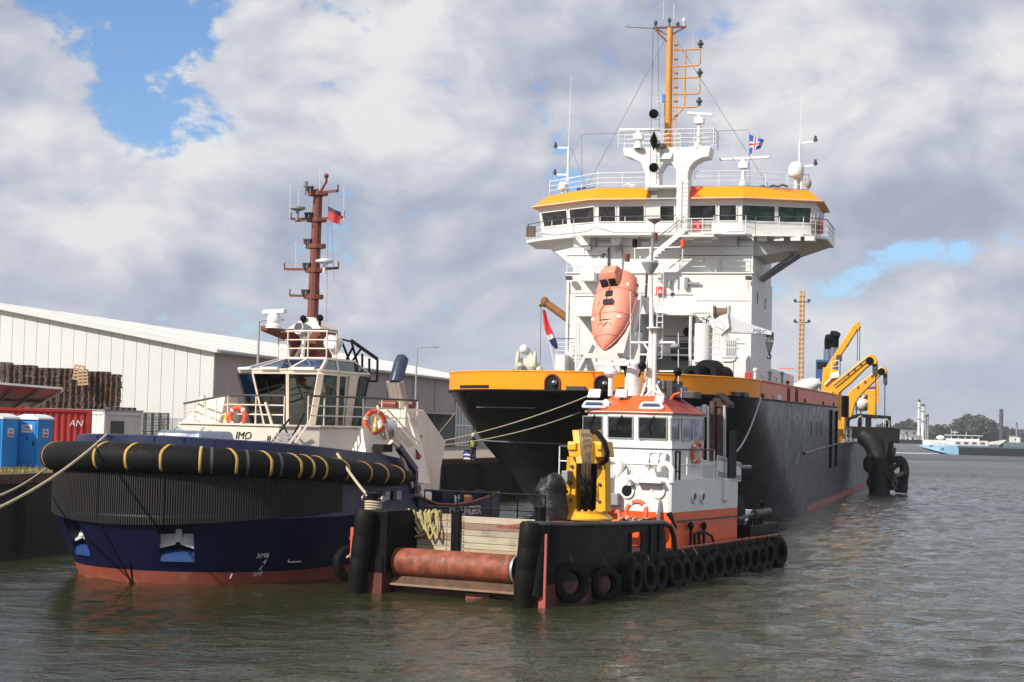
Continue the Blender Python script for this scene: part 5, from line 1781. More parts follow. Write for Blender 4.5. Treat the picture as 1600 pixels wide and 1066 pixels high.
# which columns of the shell are cut away for the two anchor pockets
def col_px(i, k): return pix(T.world(rings[k][i]))[0]
cut = set()
NB = 41
for i in range(NB - 1):
    a, b = col_px(i, 2), col_px(i + 1, 2)
    m_ = (a + b) / 2
    if 250 < m_ < 306: cut.add(i)
mirror = {NB - 2 - i for i in cut}
cutall = cut | mirror
nr = len(rings[0])
mb = MB()
vs = [p for r in rings for p in r]
fs = []
for k in range(len(rings) - 1):
    for i in range(nr):
        if i in cutall and 1 <= k <= 4: continue
        j = (i + 1) % nr
        fs.append((k * nr + i, k * nr + j, (k + 1) * nr + j, (k + 1) * nr + i))
mb.add(vs, fs)
mb.build('hull', NAVY, tg, smooth=40)
for cs, nm in ((sorted(cut), 'anchor_pocket'), (sorted(mirror), 'anchor_pocket')):
    i0, i1 = cs[0], cs[-1] + 1
    lo0, lo1, hi0, hi1 = (Vector(rings[1][i0]), Vector(rings[1][i1]), Vector(rings[5][i0]), Vector(rings[5][i1]))
    ctr = (lo0 + lo1 + hi0 + hi1) / 4
    inw = (Vector((0, CYZ(1), 1)) - Vector((ctr.x, ctr.y, 1))).normalized()
    dp = inw * .75
    t_ = (lo1 - lo0).normalized()
    q = [lo0 + dp * .9, lo1 + dp * .9, hi1 + dp * .55, hi0 + dp * .55]
    o = MB().poly(*q).poly(lo0, q[0], q[3], hi0).poly(lo1, hi1, q[2], q[1]).poly(hi0, q[3], q[2], hi1).build(nm, NAVY, tg, smooth=0)
    # bolster: rounded blue roll at the foot of the pocket
    b0, b1 = Vector(rings[1][i0]), Vector(rings[1][i1])
    MB().loft([[p + inw * .60 + V(0, 0, .0), p + inw * .5 + V(0, 0, .28), p + inw * .25 + V(0, 0, .34), p - inw * .03 + V(0, 0, .20), p - inw * .05 + V(0, 0, -.02), p + inw * .2 - V(0, 0, .05)] for p in (b0, b0.lerp(b1, .5) - inw * .04, b1)]).build('bolster', paint('bolster_blue', (.022, .06, .20), .35) if 'bolster_blue' not in MATS else MATS['bolster_blue'], o)
    # stockless anchor: shank, crown and two broad flukes hanging in the pocket
    c = lo0.lerp(lo1, .5) + inw * .10
    top, crown = c + V(0, 0, 1.30), c + V(0, 0, .58)
    AN = MATS.get('anchor_white') or paint('anchor_white', (.62, .63, .62), .5, dirt=.5, dirtcol=(.22, .22, .22), streak=.4, streakcol=(.2, .2, .2))
    an = MB().hull2([top - t_ * .07 - inw * .05, top + t_ * .07 - inw * .05, top + t_ * .07 + inw * .06, top - t_ * .07 + inw * .06],
                    [crown - t_ * .12 - inw * .10, crown + t_ * .12 - inw * .10, crown + t_ * .12 + inw * .08, crown - t_ * .12 + inw * .08]).build('anchor', AN, tg, smooth=0)
    for s_ in (-1, 1):
        a0 = crown + t_ * s_ * .08
        pts = [a0 + V(0, 0, .02) - inw * .08, a0 + t_ * s_ * .52 + V(0, 0, -.13) - inw * .10, a0 + t_ * s_ * .50 + V(0, 0, .72) + inw * .2, a0 + t_ * s_ * .30 + V(0, 0, .62) + inw * .2, a0 + t_ * s_ * .06 + V(0, 0, .25) + inw * .0]
        MB().ext(pts, inw * .07).build('fluke', AN, an, smooth=0)
        MB().bar(a0 - inw * .12 + V(0, 0, -.02), a0 + t_ * s_ * .54 + V(0, 0, -.17) - inw * .12, .09, .09).build('tripping_palm', AN, an, smooth=0)
# upper hull: navy shell that flares out to the fender shelf
up = []
for z, rr, cy in ((2.12, RZ(2.12), CYZ(2.12)), (2.5, 4.86, 4.0), (3.0, 4.80, 4.1), (3.3, 4.76, 4.15)):
    up.append([(-rr, 9.7, z)] + tug_ring(rr, cy, z, TLEN)[:41] + [(rr, 9.7, z)])
MB().loft(up, False, False).build('upper_hull', NAVY, tg, smooth=40)
DK = [(x, y, 2.0) for x, y, z in tug_ring(4.7, 4.2, 0, TLEN - .1)]
MB().poly(*DK).build('main_deck', paint('deck_blue_grey', (.10, .11, .13), .7), tg, smooth=0)

# ribbed bow fender
ang0, ang1 = -.42, math.pi + .12
n = 230
mbr = MB()
ra, rb_ = [], []


def rib_pt(t, rad, z): return (-rad * math.cos(t), 4.0 - rad * math.sin(t), z)


def rib_bottom(t):
    s_ = math.sin(max(0, min(math.pi, t)))
    return 2.28 - .42 * (s_ ** 1.5)


for i in range(n):
    t = lerp(ang0, ang1, i / n)
    dt = (ang1 - ang0) / n
    zb = rib_bottom(t)
    for k, (f, rad) in enumerate(((0.0, 4.97), (.06, 5.035), (.52, 5.035), (.58, 4.97))):
        ra.append(rib_pt(t + dt * f, rad, 3.44))
        rb_.append(rib_pt(t + dt * f, rad + (.0 if k in (1, 2) else 0), zb))
inner_t = [rib_pt(lerp(ang0, ang1, i / 40), 4.70, 3.44) for i in range(41)]
inner_b = [rib_pt(lerp(ang0, ang1, i / 40), 4.70, rib_bottom(lerp(ang0, ang1, i / 40))) for i in range(41)]
mbr.loft([ra, rb_], False, False)
mbr.build('ribbed_fender', RUBRIB, tg, smooth=0)
MB().loft([inner_t, [rib_pt(lerp(ang0, ang1, i / 40), 5.0, 3.45) for i in range(41)]], False, False).loft([inner_b, [rib_pt(lerp(ang0, ang1, i / 40), 5.0, rib_bottom(lerp(ang0, ang1, i / 40)) - .005) for i in range(41)]], False, False).build('fender_shelf', RUBRIB, tg, smooth=0)
for px in (154, 255):
    t = min((abs(pix(T.world(rib_pt(a, 5.03, 2.8)))[0] - px) + (99 if a < .1 else 0), a) for a in np.linspace(.1, 3.0, 300))[1]
    MB().box(-.02, .02, -.01, .01, 0, 0.01)
    p, q_ = Vector(rib_pt(t, 5.045, 3.43)), Vector(rib_pt(t, 5.045, rib_bottom(t)))
    MB().bar(p, q_, .035, .02).build('fender_joint', VOID, tg, smooth=0)

# cylindrical rubber fender round the bow with yellow webbing straps
def fend_path(k):      # k runs 0..1 from the port side aft, round the bow, to the starboard side aft
    L1, L2 = 5.0, math.pi * 5.0
    tot = L1 * 2 + L2
    d = k * tot
    if d < L1: x, y = -5.0, 4.0 + (L1 - d)
    elif d < L1 + L2:
        t = (d - L1) / 5.0
        x, y = -5.0 * math.cos(t), 4.0 - 5.0 * math.sin(t)
    else: x, y = 5.0, 4.0 + (d - L1 - L2)
    return Vector((x, y, 3.93 - .062 * max(0, y + 1.0)))


FR = .46
NF = 140
cyl_pts = [fend_path(i / NF) for i in range(NF + 1)]
def FRK(k): return FR - .12 * max(0, (k - .55) / .45)


rr = [FRK(i / NF) * (1 - .45 * max(0, (abs(i / NF - .5) - .47) / .03)) for i in range(NF + 1)]
MB().tube(cyl_pts, rr, 18).build('bow_fender', RUBBER, tg, smooth=60)


def k_at(px):
    c = [(abs(pix(T.world(fend_path(k)))[0] - px), k) for k in np.linspace(.12, 1.0, 900)]
    return min(c)[1]


def fender_cs(k, a, off=.012):
    p = fend_path(k)
    d = (fend_path(k + .004) - fend_path(k - .004)).normalized()
    n = Vector((d.y, -d.x, 0)).normalized()
    return p + (n * math.cos(a) + Vector((0, 0, 1)) * math.sin(a)) * (FRK(k) + off), d, n


straps = [88, 123, 162, 207, 257, 314, 366, 417, 460, 478, 497, 530, 566, 592, 618]
for i, px in enumerate(straps):
    k = k_at(px)
    rows = []
    for j in range(13):
        a = lerp(-.95, 2.25, j / 12)
        # the strap runs aslant over the top, back to the bulwark
        kk = k + .008 * (math.sin(max(0, a - .5)) if px > 330 else -math.sin(max(0, a - .5)) * (1.0 if px < 300 else .1)) * (-1)
        p, d, n = fender_cs(kk, a)
        rows.append([p - d * .047, p + d * .047])
    st = MB().loft(rows, False, False)
    o = st.build('strap', STRAP, tg, smooth=60)
    sm = o.modifiers.new('thick', 'SOLIDIFY'); sm.thickness = .015
    p, d, n = fender_cs(k + (.008 if px < 300 else -.008 if px > 330 else 0), 2.3)
    MB().ball(p + Vector((0, 0, .06)), .07, 8, (1, 1, .7)).build('strap_ring', DARKG, o)
    if px in (314, 366, 417):
        rows = []
        for j in range(11):
            p, d, n = fender_cs(k + .0125, lerp(-1.0, 1.3, j / 10), .008)
            rows.append([p - d * .045, p + d * .045])
        MB().loft(rows, False, False).build('grey_band', DARKG, o, smooth=60)

# navy bulwark above the fender
bw = []
outline = tug_ring(4.62, 4.3, 0, 10.6, 60)[:61]
outline = [(-4.62, 9.6, 0)] + outline + [(4.62, 5.5, 0), (4.66, 7.5, 0), (4.7, 9.7, 0)]
for x, y, _ in outline:
    zt = 4.60 - .062 * max(0, y + .3) - (.0 if y < 8.9 else .10)
    n = Vector((x, min(0, y - 4.3), 0)).normalized() if y < 4.3 else Vector((math.copysign(1, x), 0, 0))
    p = Vector((x, y, 0))
    bw.append([p + n * .02 + V(0, 0, 3.2 - .05 * max(0, y)), p - n * .10 + V(0, 0, zt), p - n * .19 + V(0, 0, zt + .03), p - n * .26 + V(0, 0, zt - .02), p - n * .2 + V(0, 0, 3.2 - .05 * max(0, y))])
MB().loft(bw).build('bulwark', NAVYL, tg, smooth=40)
for px in (152, 178, 243, 282, 332, 372, 430):
    b = min(range(len(bw)), key=lambda i: abs(pix(T.world(bw[i][1]))[0] - px) + (500 if bw[i][1].y > 6 or i < 8 else 0))
    p = bw[b][1]
    MB().cyl(p + V(0, 0, -.26), p + V(0, 0, -.08), .03, n=6).ball(p + V(0, 0, -.05), .06, 6).build('pad_eye', NAVYL, tg)
fo = MB()
fo.poly(*[(x * .93, 4.4 + (y - 4.3) * .93, 3.75 - .04 * max(0, y)) for x, y, z in outline])
fo.build('foredeck', paint('foredeck_blue', (.03, .05, .10), .6), tg, smooth=0)

# aft bulwark with the name
ab = []
for y in (9.7, 11, 12.5, 14.0, 15.0, 15.9):
    zt = {9.7: 2.62, 11: 2.30, 12.5: 2.22, 14.0: 2.30, 15.0: 2.42, 15.9: 2.55}[y]
    ab.append([(5.0, y, 1.2), (5.0, y, zt), (4.85, y, zt), (4.85, y, 1.2)])
for a in (.5, 1.0, 1.57):
    x, y = 3.5 + 1.5 * math.cos(a), 15.9 + 1.5 * math.sin(a)
    ab.append([(x, y, 1.2), (x, y, 2.58), (x - .12, y - .1, 2.58), (x - .12, y - .1, 1.2)])
MB().loft(ab).build('aft_bulwark', NAVY, tg, smooth=40)
MB().tube([(5.02, 9.7, 2.62), (5.02, 11, 2.32), (5.02, 12.5, 2.24), (5.02, 14, 2.32), (5.02, 15, 2.44), (5.02, 15.9, 2.57), (4.75, 16.65, 2.6)], .05, 6).build('gunwale', MASTR, tg)
for s_, px in (('CH', 708), ('UND', 730), ('BER', 744)):
    p = T.Q(px, 800, 5.0)
    text(s_, .46, (5.012, p.y, 1.98), (0, 1, 0), (0, 0, 1), PRINTW, tg, 'name_lettering', depth=.006)
for px, py, r_ in ((722, 764, .09), (748, 766, .20)):
    p = T.Q(px, py, 4.2)
    MB().cyl((4.2, p.y, 1.9), (4.2, p.y, p.z), r_, n=10).build('towing_post', NAVYL, tg)
p = T.Q(694, 767, 4.0)
MB().box(3.2, 4.2, p.y - .5, p.y + .5, 2.0, p.z).build('deck_locker', NAVY, tg, smooth=0, bevel=.03)
for px, py, s_ in ((708, 774, .5), (718, 777, .42), (734, 774, .45)):
    p = T.Q(px, py, 4.1)
    MB().box(3.7, 4.1, p.y - s_, p.y + s_ * .7, 2.0, p.z).build('deck_box', WHITE2 if px < 730 else SALMON, tg, bevel=.08)
p = T.Q(666, 770, 4.9)
MB().box(4.6, 4.95, p.y - .35, p.y + .35, 2.3, p.z).build('white_fender_board', WHITE2, tg, smooth=0, bevel=.03)

# ---------------------------------------------------------------- deckhouse
zA = 4.98        # boat deck level
hx0, hx1 = -3.6, 3.75
front_y = 5.6
hs = [(-3.6, 7.4), (-2.6, 5.9), (-1.2, 5.35), (1.9, 5.35), (3.0, 6.2), (3.75, 7.6), (3.75, 11.6), (-3.6, 11.6)]
MB().ext([(x, y, 3.2) for x, y in hs], (0, 0, zA - 3.2)).build('deckhouse', BEIGE, tg, smooth=0, bevel=.05)
MB().ext([(x * 1.02, 8.5 + (y - 8.5) * 1.02, zA) for x, y in hs], (0, 0, .06)).build('boat_deck', BEIGE, tg, smooth=0)
p = T.P(380, 681, 5.34)
text('IMO', .36, (p.x, 5.335, p.z), (1, 0, 0), (0, 0, 1), PRINTB, tg, 'lettering', shear=.2)
p = T.P(419, 687, 5.34)
text('8', .34, (p.x, 5.335, p.z), (1, 0, 0), (0, 0, 1), PRINTB, tg, 'lettering', shear=.2)
p, q_ = T.P(377, 688.5, 5.34), T.P(410, 689, 5.34)
MB().bar((p.x, 5.33, p.z), (q_.x, 5.33, q_.z), .015).bar((lerp(p.x, q_.x, .2), 5.33, p.z), (lerp(p.x, q_.x, .2), 5.33, p.z + .25), .02).bar((q_.x + .05, 5.33, q_.z), (q_.x + .22, 5.33, q_.z), .05).build('scribed_line', GREYP, tg, smooth=0)
# sloping beige side plate towards the stern
MB().hull2([(3.4, 7.0, 3.4), (4.55, 7.0, 3.35), (4.55, 11.4, 3.0), (3.4, 11.4, 3.0)], [(3.4, 7.4, zA), (3.85, 7.6, zA), (3.85, 11.6, zA), (3.4, 11.6, zA)]).build('side_plating', BEIGE, tg, smooth=0)
# steps on the front of the house
for px0, py0 in ((440, 678), (434, 687)):
    for k in range(2):
        p = T.P(px0 + 10, py0 + k * 4, 5.2)
        MB().box(p.x - .32, p.x + .32, 4.95, 5.33, p.z - .03, p.z + .03).build('step', GREYP, tg, smooth=0)
# winch cover on the foredeck, brushed metal
p, q_ = T.P(250, 692, 2.0), T.P(329, 690, 2.0)
zt = T.P(290, 673, 2.0).z
wc = MB().hull2([(p.x, 1.4, 4.1), (q_.x, 1.4, 4.1), (q_.x, 3.6, 4.1), (p.x, 3.6, 4.1)], [(p.x + .12, 1.7, zt), (q_.x - .12, 1.7, zt), (q_.x - .12, 3.4, zt), (p.x + .12, 3.4, zt)]).build('winch_cover', CHROME, tg, smooth=0, bevel=.10)
MB().box(p.x + .35, q_.x - .5, 1.36, 1.5, 4.12, 4.34).build('cover_slot', VOID, wc, smooth=0)
for f in (.2, .75):
    x = lerp(p.x, q_.x, f)
    MB().tube([(x - .18, 2.4, zt), (x - .05, 2.4, zt + .14), (x + .05, 2.4, zt + .14), (x + .18, 2.4, zt)], .03, 6).build('lifting_eye', STEEL, wc)
# fore rail
zr = zA + .06
rail([T.P(286, 672, 8.2), (T.P(355, 672, 5.6).x, 5.6, zr), (T.P(443, 680, 5.5).x, 5.5, zr)], 0.98, tg, BEIGE, bars=3, gap=1.15, r=.03, topmat=DARKG)
p = T.P(316, 640, 7.8)
MB().lathe([(.16, -.9), (.16, -.3), (.24, -.28), (.24, .1), (.16, .2), (.1, .5), (.05, .55)], p, n=12).build('deck_vent', BEIGE, tg)
rail([(T.P(480, 690, 5.5).x, 5.5, zr), (3.1, 6.3, zr), (3.8, 7.7, zr), (3.8, 11.6, zr)], 1.0, tg, BEIGE, bars=3, gap=1.2, r=.03, topmat=DARKG)
for x0, y0 in ((3.85, 8.6), (3.85, 10.6), (1.3, 5.4)):
    MB().bar((x0, y0, zr + .75), (x0 + .55, y0, zr - .65), .07).build('rail_brace', BEIGE, tg, smooth=0)
# port side funnel foot behind the rail
MB().hull2([(-3.9, 7.6, zA), (-2.0, 7.4, zA), (-2.0, 8.6, zA), (-3.9, 8.6, zA)], [(-2.6, 7.8, zA + 1.0), (-2.0, 7.7, zA + 1.0), (-2.0, 8.5, zA + 1.0), (-2.6, 8.5, zA + 1.0)]).build('port_casing', BEIGE, tg, smooth=0)
# starboard funnel casing
cs = [T.Q(608, 640, 3.0), T.Q(637, 640, 3.0), T.Q(668, 690, 3.0), T.Q(664, 725, 3.0), T.Q(661, 778, 3.0)]
ys = [c.y for c in cs]
z0 = 2.3
casing = [(ys[0] - .1, 3.4), (ys[0], cs[0].z), (ys[1], cs[1].z), (ys[2] + .2, cs[2].z), (ys[3], cs[3].z - .2), (ys[3] - .1, z0), (ys[0] + .4, z0)]
fcs = MB().ext([(2.2, y, z) for y, z in casing], (1.5, 0, 0)).build('funnel_casing', BEIGE, tg, smooth=0, bevel=.05)
p = T.Q(651, 682, 3.7)
for k in range(8): MB().box(3.70, 3.715, p.y - .42 + k * .11, p.y - .35 + k * .11, p.z - .06, p.z + .06).build('small_print', GREYP, fcs, smooth=0)
# exhaust: beige ribbed lower pipe and blue steel upper pipe
a, b, c = T.Q(627, 642, 2.9), T.Q(616, 596, 2.9), T.Q(627, 560, 2.9)
mb = MB()
for dx in (-.16, .02, .2): mb.tube([(2.9 + dx, a.y, a.z - .2), (2.9 + dx, b.y, b.z)], .17, 10)
ex = mb.build('exhaust_casing', paint('exhaust_beige', (.42, .37, .33), .4, metal=.4), tg)
MB().tube([(2.95, b.y, b.z - .05), (2.95, lerp(b.y, c.y, .7) , lerp(b.z, c.z, .75)), (2.95, c.y, c.z), (2.95, c.y + .05, c.z + .06)], [.25, .26, .24, .16], 14).build('exhaust_pipe', paint('blued_steel', (.075, .09, .14), .3, metal=.6), ex)
for px in (608, 634):
    p = T.Q(px, 632, 2.6)
    MB().cyl(p - V(.35, 0, 0), p + V(.35, 0, 0), .16, n=10).build('pipe_flange', MASTR, ex)

# ---------------------------------------------------------------- wheelhouse
cw = T.P(450, 640, 8.6)
CXW = cw.x
z1, z2, z3 = T.P(450, 660, 8.6).z - .15, T.P(450, 583, 8.2).z, T.P(450, 561, 9.0).z
zlow = zA


def oct_(hw, yf, yb, cf, cb):
    return [(CXW - hw, yf + cf * 1.0), (CXW - hw * .62, yf), (CXW + hw * .62 - .0, yf), (CXW + hw, yf + cf), (CXW + hw, yb - cb), (CXW + hw * .6, yb), (CXW - hw * .6, yb), (CXW - hw, yb - cb)]


# plan at sill and at head (the head is wider: panes lean outwards)
lowp = [T.P(396, 660, 9.3), T.P(414, 660, 8.7), T.P(450, 660, 8.6), T.P(487, 662, 8.75), T.P(524, 662, 10.3), T.P(561, 662, 12.2)]
topp = [T.P(373, 583, 8.9), T.P(395, 583, 8.25), T.P(450, 583, 8.05), T.P(501, 584, 8.2), T.P(527, 587, 9.7), T.P(577, 592, 12.4)]
lowp = [Vector((p.x, p.y, z1)) for p in lowp]
topp = [Vector((p.x, p.y, z2)) for p in topp]
lowp = [Vector((lowp[0].x + .1, 12.3, z1))] + lowp
topp = [Vector((topp[0].x, 12.6, z2))] + topp
MB().loft([[(p.x, p.y, zlow) for p in lowp], [(p.x, p.y, z1) for p in lowp]], True, True).build('wheelhouse_base', BEIGE, tg, smooth=0, bevel=.03)
# dark interior core, so that panes show depth
MB().loft([[lerp(p, Vector((CXW + .5, 10.6, z1)), .35) for p in lowp], [lerp(p, Vector((CXW + .5, 10.6, z2)), .35) for p in topp]], True, True).build('interior', paint('wheelhouse_interior', (.012, .014, .014), .8, dirt=.0), tg, smooth=0)
for px, hh in ((420, .9), (436, 1.1), (468, .8), (480, 1.0)):
    p = T.P(px, 652, 9.3)
    MB().box(p.x - .12, p.x + .12, 9.2, 9.5, z1 - .1, z1 + hh).build('console', DARKG, tg, smooth=0, bevel=.02)
GLT = bpy.data.materials.new('clear_tinted_glass'); GLT.use_nodes = True
_t = NT(GLT.node_tree)
_b = _t.n['Principled BSDF']
_tr = _t.node('ShaderNodeBsdfTransparent'); _tr.inputs[0].default_value = (.15, .20, .19, 1)
_gl = _t.node('ShaderNodeBsdfGlossy'); _gl.inputs['Roughness'].default_value = .02
_fr = _t.node('ShaderNodeFresnel'); _fr.inputs[0].default_value = 1.6
_mx = _t.node('ShaderNodeMixShader')
_t.l.new(_fr.outputs[0], _mx.inputs[0]); _t.l.new(_tr.outputs[0], _mx.inputs[1]); _t.l.new(_gl.outputs[0], _mx.inputs[2])
_t.l.new(_mx.outputs[0], _t.n['Material Output'].inputs['Surface'])
for i in range(0, 6):
    a, b, c, d = lowp[i], lowp[i + 1], topp[i + 1], topp[i]
    n = (b - a).cross(d - a).normalized()
    if i == 5:
        # beige door bay with glass at each end
        f0, f1 = .30, .66
        MB().ext([lerp(a, b, f0), lerp(a, b, f1), lerp(d, c, f1), lerp(d, c, f0)], n * -.05).build('door', BEIGE, tg, smooth=0)
        window([lerp(a, b, .03), lerp(a, b, f0 - .03), lerp(d, c, f0 - .03), lerp(d, c, .03)], tg, n, GLASSG, BEIGE, .06)
        window([lerp(a, b, f1 + .03), lerp(a, b, .97), lerp(d, c, .97), lerp(d, c, f1 + .03)], tg, n, GLASSG, DARKG, .06)
        MB().cyl(lerp(a, b, f0 + .03) + n * .05, lerp(d, c, f0 + .03) + n * .05, .04, n=6).build('door_pipe', STEEL, tg)
        continue
    fr = BEIGE
    window([lerp(a, b, .02), lerp(b, a, .02), lerp(c, d, .02), lerp(d, c, .02)], tg, n, GLT if i in (1, 2, 3) else GLASSG, DARKG if i == 1 else fr, .05)
for i in (2, 3, 4):
    w_ = (.07, .09, .22)[i - 2]
    MB().bar(lowp[i], topp[i], w_, .10).build('window_pillar', BEIGE, tg, smooth=0)
MB().bar(lowp[1] - V(.02, .04, 0), topp[1] - V(.02, .04, 0), .09, .09).build('window_pillar', DARKG, tg, smooth=0)
MB().loft([[p + V(0, 0, -.05) for p in topp], [p + V(0, 0, .09) for p in topp]], True, True).build('head_beam', BEIGE, tg, smooth=0)
# sloping skylights up to the flat roof
ctr = Vector((CXW + .55, 10.7, 0))
rp = [Vector((lerp(p.x, ctr.x, .42), lerp(p.y, ctr.y, .42), z3)) for p in topp]
for i in range(0, 6):
    a, b, c, d = topp[i] + V(0, 0, .1), topp[i + 1] + V(0, 0, .1), rp[i + 1], rp[i]
    n = (b - a).cross(d - a).normalized()
    window([lerp(a, b, .01), lerp(b, a, .01), lerp(c, d, .01), lerp(d, c, .01)], tg, n, GLASSB if i in (1, 2, 3) else GLASSG, BEIGE, .07, name='skylight')
MB().ext(rp, (0, 0, .08)).build('roof', BEIGE, tg, smooth=0)
MB().poly(topp[0] + V(0, 0, .1), topp[6] + V(0, 0, .1), rp[6], rp[0]).poly(topp[0], topp[6], lowp[6], lowp[0]).build('rear_wall', BEIGE, tg, smooth=0)
for i, (f0, f1) in ((2, (.25, .75)), (3, (.15, .85)), (1, (.1, .9))):
    a, b = topp[i], topp[i + 1]
    MB().bar(lerp(a, b, f0) + V(0, -.08, .16), lerp(a, b, f1) + V(0, -.08, .16), .12, .10).build('light_bar', WHITE2, tg, smooth=0, bevel=.02)
# roof rail, radar arm, mast
zt = z3 + .08
rail([(rp[1].x - .1, rp[1].y + .1, zt), (rp[2].x, rp[2].y, zt), (rp[3].x, rp[3].y, zt), (rp[4].x, rp[4].y, zt), (rp[5].x, rp[5].y, zt)], .95, tg, BEIGE, bars=3, gap=.75, r=.03)
YT = 11.2
m0, m1 = T.P(488, 505, YT), T.P(497, 297, YT + .6)
MB().hull2([(m0.x - .62, YT - .5, zt - .4), (m0.x + .62, YT - .5, zt - .4), (m0.x + .62, YT + .7, zt - .4), (m0.x - .62, YT + .7, zt - .4)],
           [(m0.x - .72, YT - .55, m0.z - .25), (m0.x + .72, YT - .55, m0.z - .25), (m0.x + .72, YT + .7, m0.z - .25), (m0.x - .72, YT + .7, m0.z - .25)]).build('mast_base', MASTR, tg, smooth=0, bevel=.02)
MB().hull2([(m0.x - .74, YT - .57, m0.z - .245), (m0.x + .74, YT - .57, m0.z - .245), (m0.x + .74, YT + .7, m0.z - .245), (m0.x - .74, YT + .7, m0.z - .245)],
           [(m0.x - .2, YT - .2, m0.z + .2), (m0.x + .2, YT - .2, m0.z + .2), (m0.x + .2, YT + .3, m0.z + .2), (m0.x - .2, YT + .3, m0.z + .2)]).build('mast_shoulder', BEIGE, tg, smooth=0)
a, b = T.P(417, 512, 9.6), T.P(470, 520, 10.8)
MB().hull2([(a.x, 9.2, a.z - .14), (a.x + .5, 8.9, a.z - .14), (b.x, 10.9, b.z - .65), (b.x - .3, 11.2, b.z - .5)], [(a.x, 9.2, a.z + .03), (a.x + .5, 8.9, a.z + .03), (b.x, 10.9, b.z), (b.x - .3, 11.2, b.z)]).build('radar_arm', MASTR, tg, smooth=0)
for k in (0, 1, 2):
    x = T.P(455 + k * 7, 545, 10.2).x
    MB().bar((x, 10.2, zt), (x + .1, 10.5, b.z - .5), .13, .10).build('arm_strut', MASTR if k != 1 else BEIGE, tg, smooth=0)
mast = MB().cyl(m0, m1, .215, .18, 10).build('mast', MASTR, tg, smooth=30)
# crosstrees with lamps and aerials
for px, py, w_, ltip, rtip in ((500, 300, .34, None, 524), (496, 342, .33, 453, 536), (493.5, 384, .34, None, None), (491, 422, .33, 448, 532), (488.5, 464, .33, 459, None)):
    k = (m0.z - T.P(px, py, YT + .3).z) / (m0.z - m1.z)
    c = m0.lerp(m1, k)
    o = MB().ext([c + V(w_ * math.cos(a) * 1.25, w_ * math.sin(a) * .8, -.10) for a in [math.pi / 8 + i * math.pi / 4 for i in range(8)]], (0, 0, .16)).build('crosstree', MASTR, mast, smooth=0)
    for tip, s_ in ((ltip, -1), (rtip, 1)):
        if tip:
            x = T.P(tip, py, YT + .3).x
            MB().bar((c.x, c.y - .1, c.z), (x, c.y - .1, c.z + .04), .08, .09).cyl((x, c.y - .1, c.z), (x, c.y - .1, c.z + .28), .03, n=6).build('yard', MASTR, mast, smooth=0)
    for s_ in (-.34, -.16):
        MB().cyl(c + V(s_, -.2, .06), c + V(s_, -.2, .18), .07, n=8).cyl(c + V(s_, -.2, .18), c + V(s_, -.2, .25), .09, n=8).build('navigation_lamp', DARKG, mast)
MB().bar(T.P(461, 346, YT), T.P(480, 344, YT), .06).build('yard', MASTR, mast, smooth=0)
for px, p0, p1 in ((453, 340, 288), (466, 335, 296), (537, 345, 290), (462, 422, 375), (459, 462, 445), (499, 464, 445), (499.5, 298, 262)):
    MB().cyl(T.P(px, p0, YT + .2), T.P(px + .5, p1, YT + .2), .022, .012, 4).build('whip_antenna', WHITE2, mast)
for px, py, r_, mt in ((465, 326, .30, GREYP), (507, 409, .34, WHITE2)):
    c = T.P(px, py, YT - .1)
    MB().lathe([(.06, -.45), (.06, -.1), (r_, -.02), (r_, .05), (.1, .12)], c, n=14).build('gps_dome', mt, mast)
c = T.P(477, 290, YT)
MB().cyl(c - V(0, 0, .35), c, .06, n=6).cyl(c - V(0, 0, .05), c + V(0, 0, .16), .10, n=8).build('mast_camera', GREYP, mast)
MB().tube([T.P(502, 298, YT), T.P(510, 284, YT), T.P(510, 276, YT)], .045, 6).ball(T.P(510, 275, YT), .1, 8).build('bent_pole', MASTR, mast)
for a, b in (((513, 310), (510, 505)), ((518, 345), (522, 440))):
    MB().cyl(T.P(*a, YT), T.P(*b, YT), .012, n=4).build('halyard', GREYP, mast)
for px, py in ((474, 498), (500, 497)):
    c = T.P(px, py, YT - .4)
    MB().ball(c, .14, 8).cyl(c, c - V(0, 0, .35), .05, n=6).build('horn', BLACKP, tg)
# radar scanner
a, b = T.P(412, 488, 9.3), T.P(446, 486, 9.0)
o = MB().bar(a, b, .18, .16).build('radar_scanner', WHITE2, tg, smooth=0, bevel=.03)
c = (a + b) / 2
MB().lathe([(.32, -.62), (.3, -.5), (.24, -.45), (.28, -.3), (.2, -.1), (.08, 0)], c, n=12).build('radar_pedestal', WHITE2, o)
# search lights
def searchlight(px, py, y, r_, dirv, mt):
    c = T.P(px, py, y)
    d = Vector(dirv).normalized()
    o = MB().lathe([(r_ * .75, -.55), (r_, -.35), (r_, .02), (r_ * .9, .02)], c, d, 20).build('search_light', mt, tg)
    MB().lathe([(r_ * .9, .0), (.01, -.02)], c, d, 18).build('lens', GLASSD, o)
    MB().lathe([(r_, -.02), (r_ * 1.06, 0), (r_, .04), (r_ * .86, .03)], c, d, 20, True).build('rim', WHITE2, o)
    MB().cyl(c - d * .3 - V(0, 0, r_), (c.x, c.y + .3, zt), .08, n=8).bar(c - d * .3 - V(.3, 0, .1), c - d * .3 - V(.05, 0, r_ + .2), .05).bar(c - d * .3 - V(-.3, 0, .1), c - d * .3 - V(-.05, 0, r_ + .2), .05).build('bracket', WHITE2, o)


searchlight(516, 535, 10.2, .27, (-.05, -1, 0), WHITE2)
searchlight(467, 513, 9.7, .22, (-.2, -1, .1), STEEL)
p = T.P(505, 562, 10)
MB().ball((p.x, 10, p.z), .16, 8, (1.2, 1, .8)).build('roof_fitting', RED, tg)
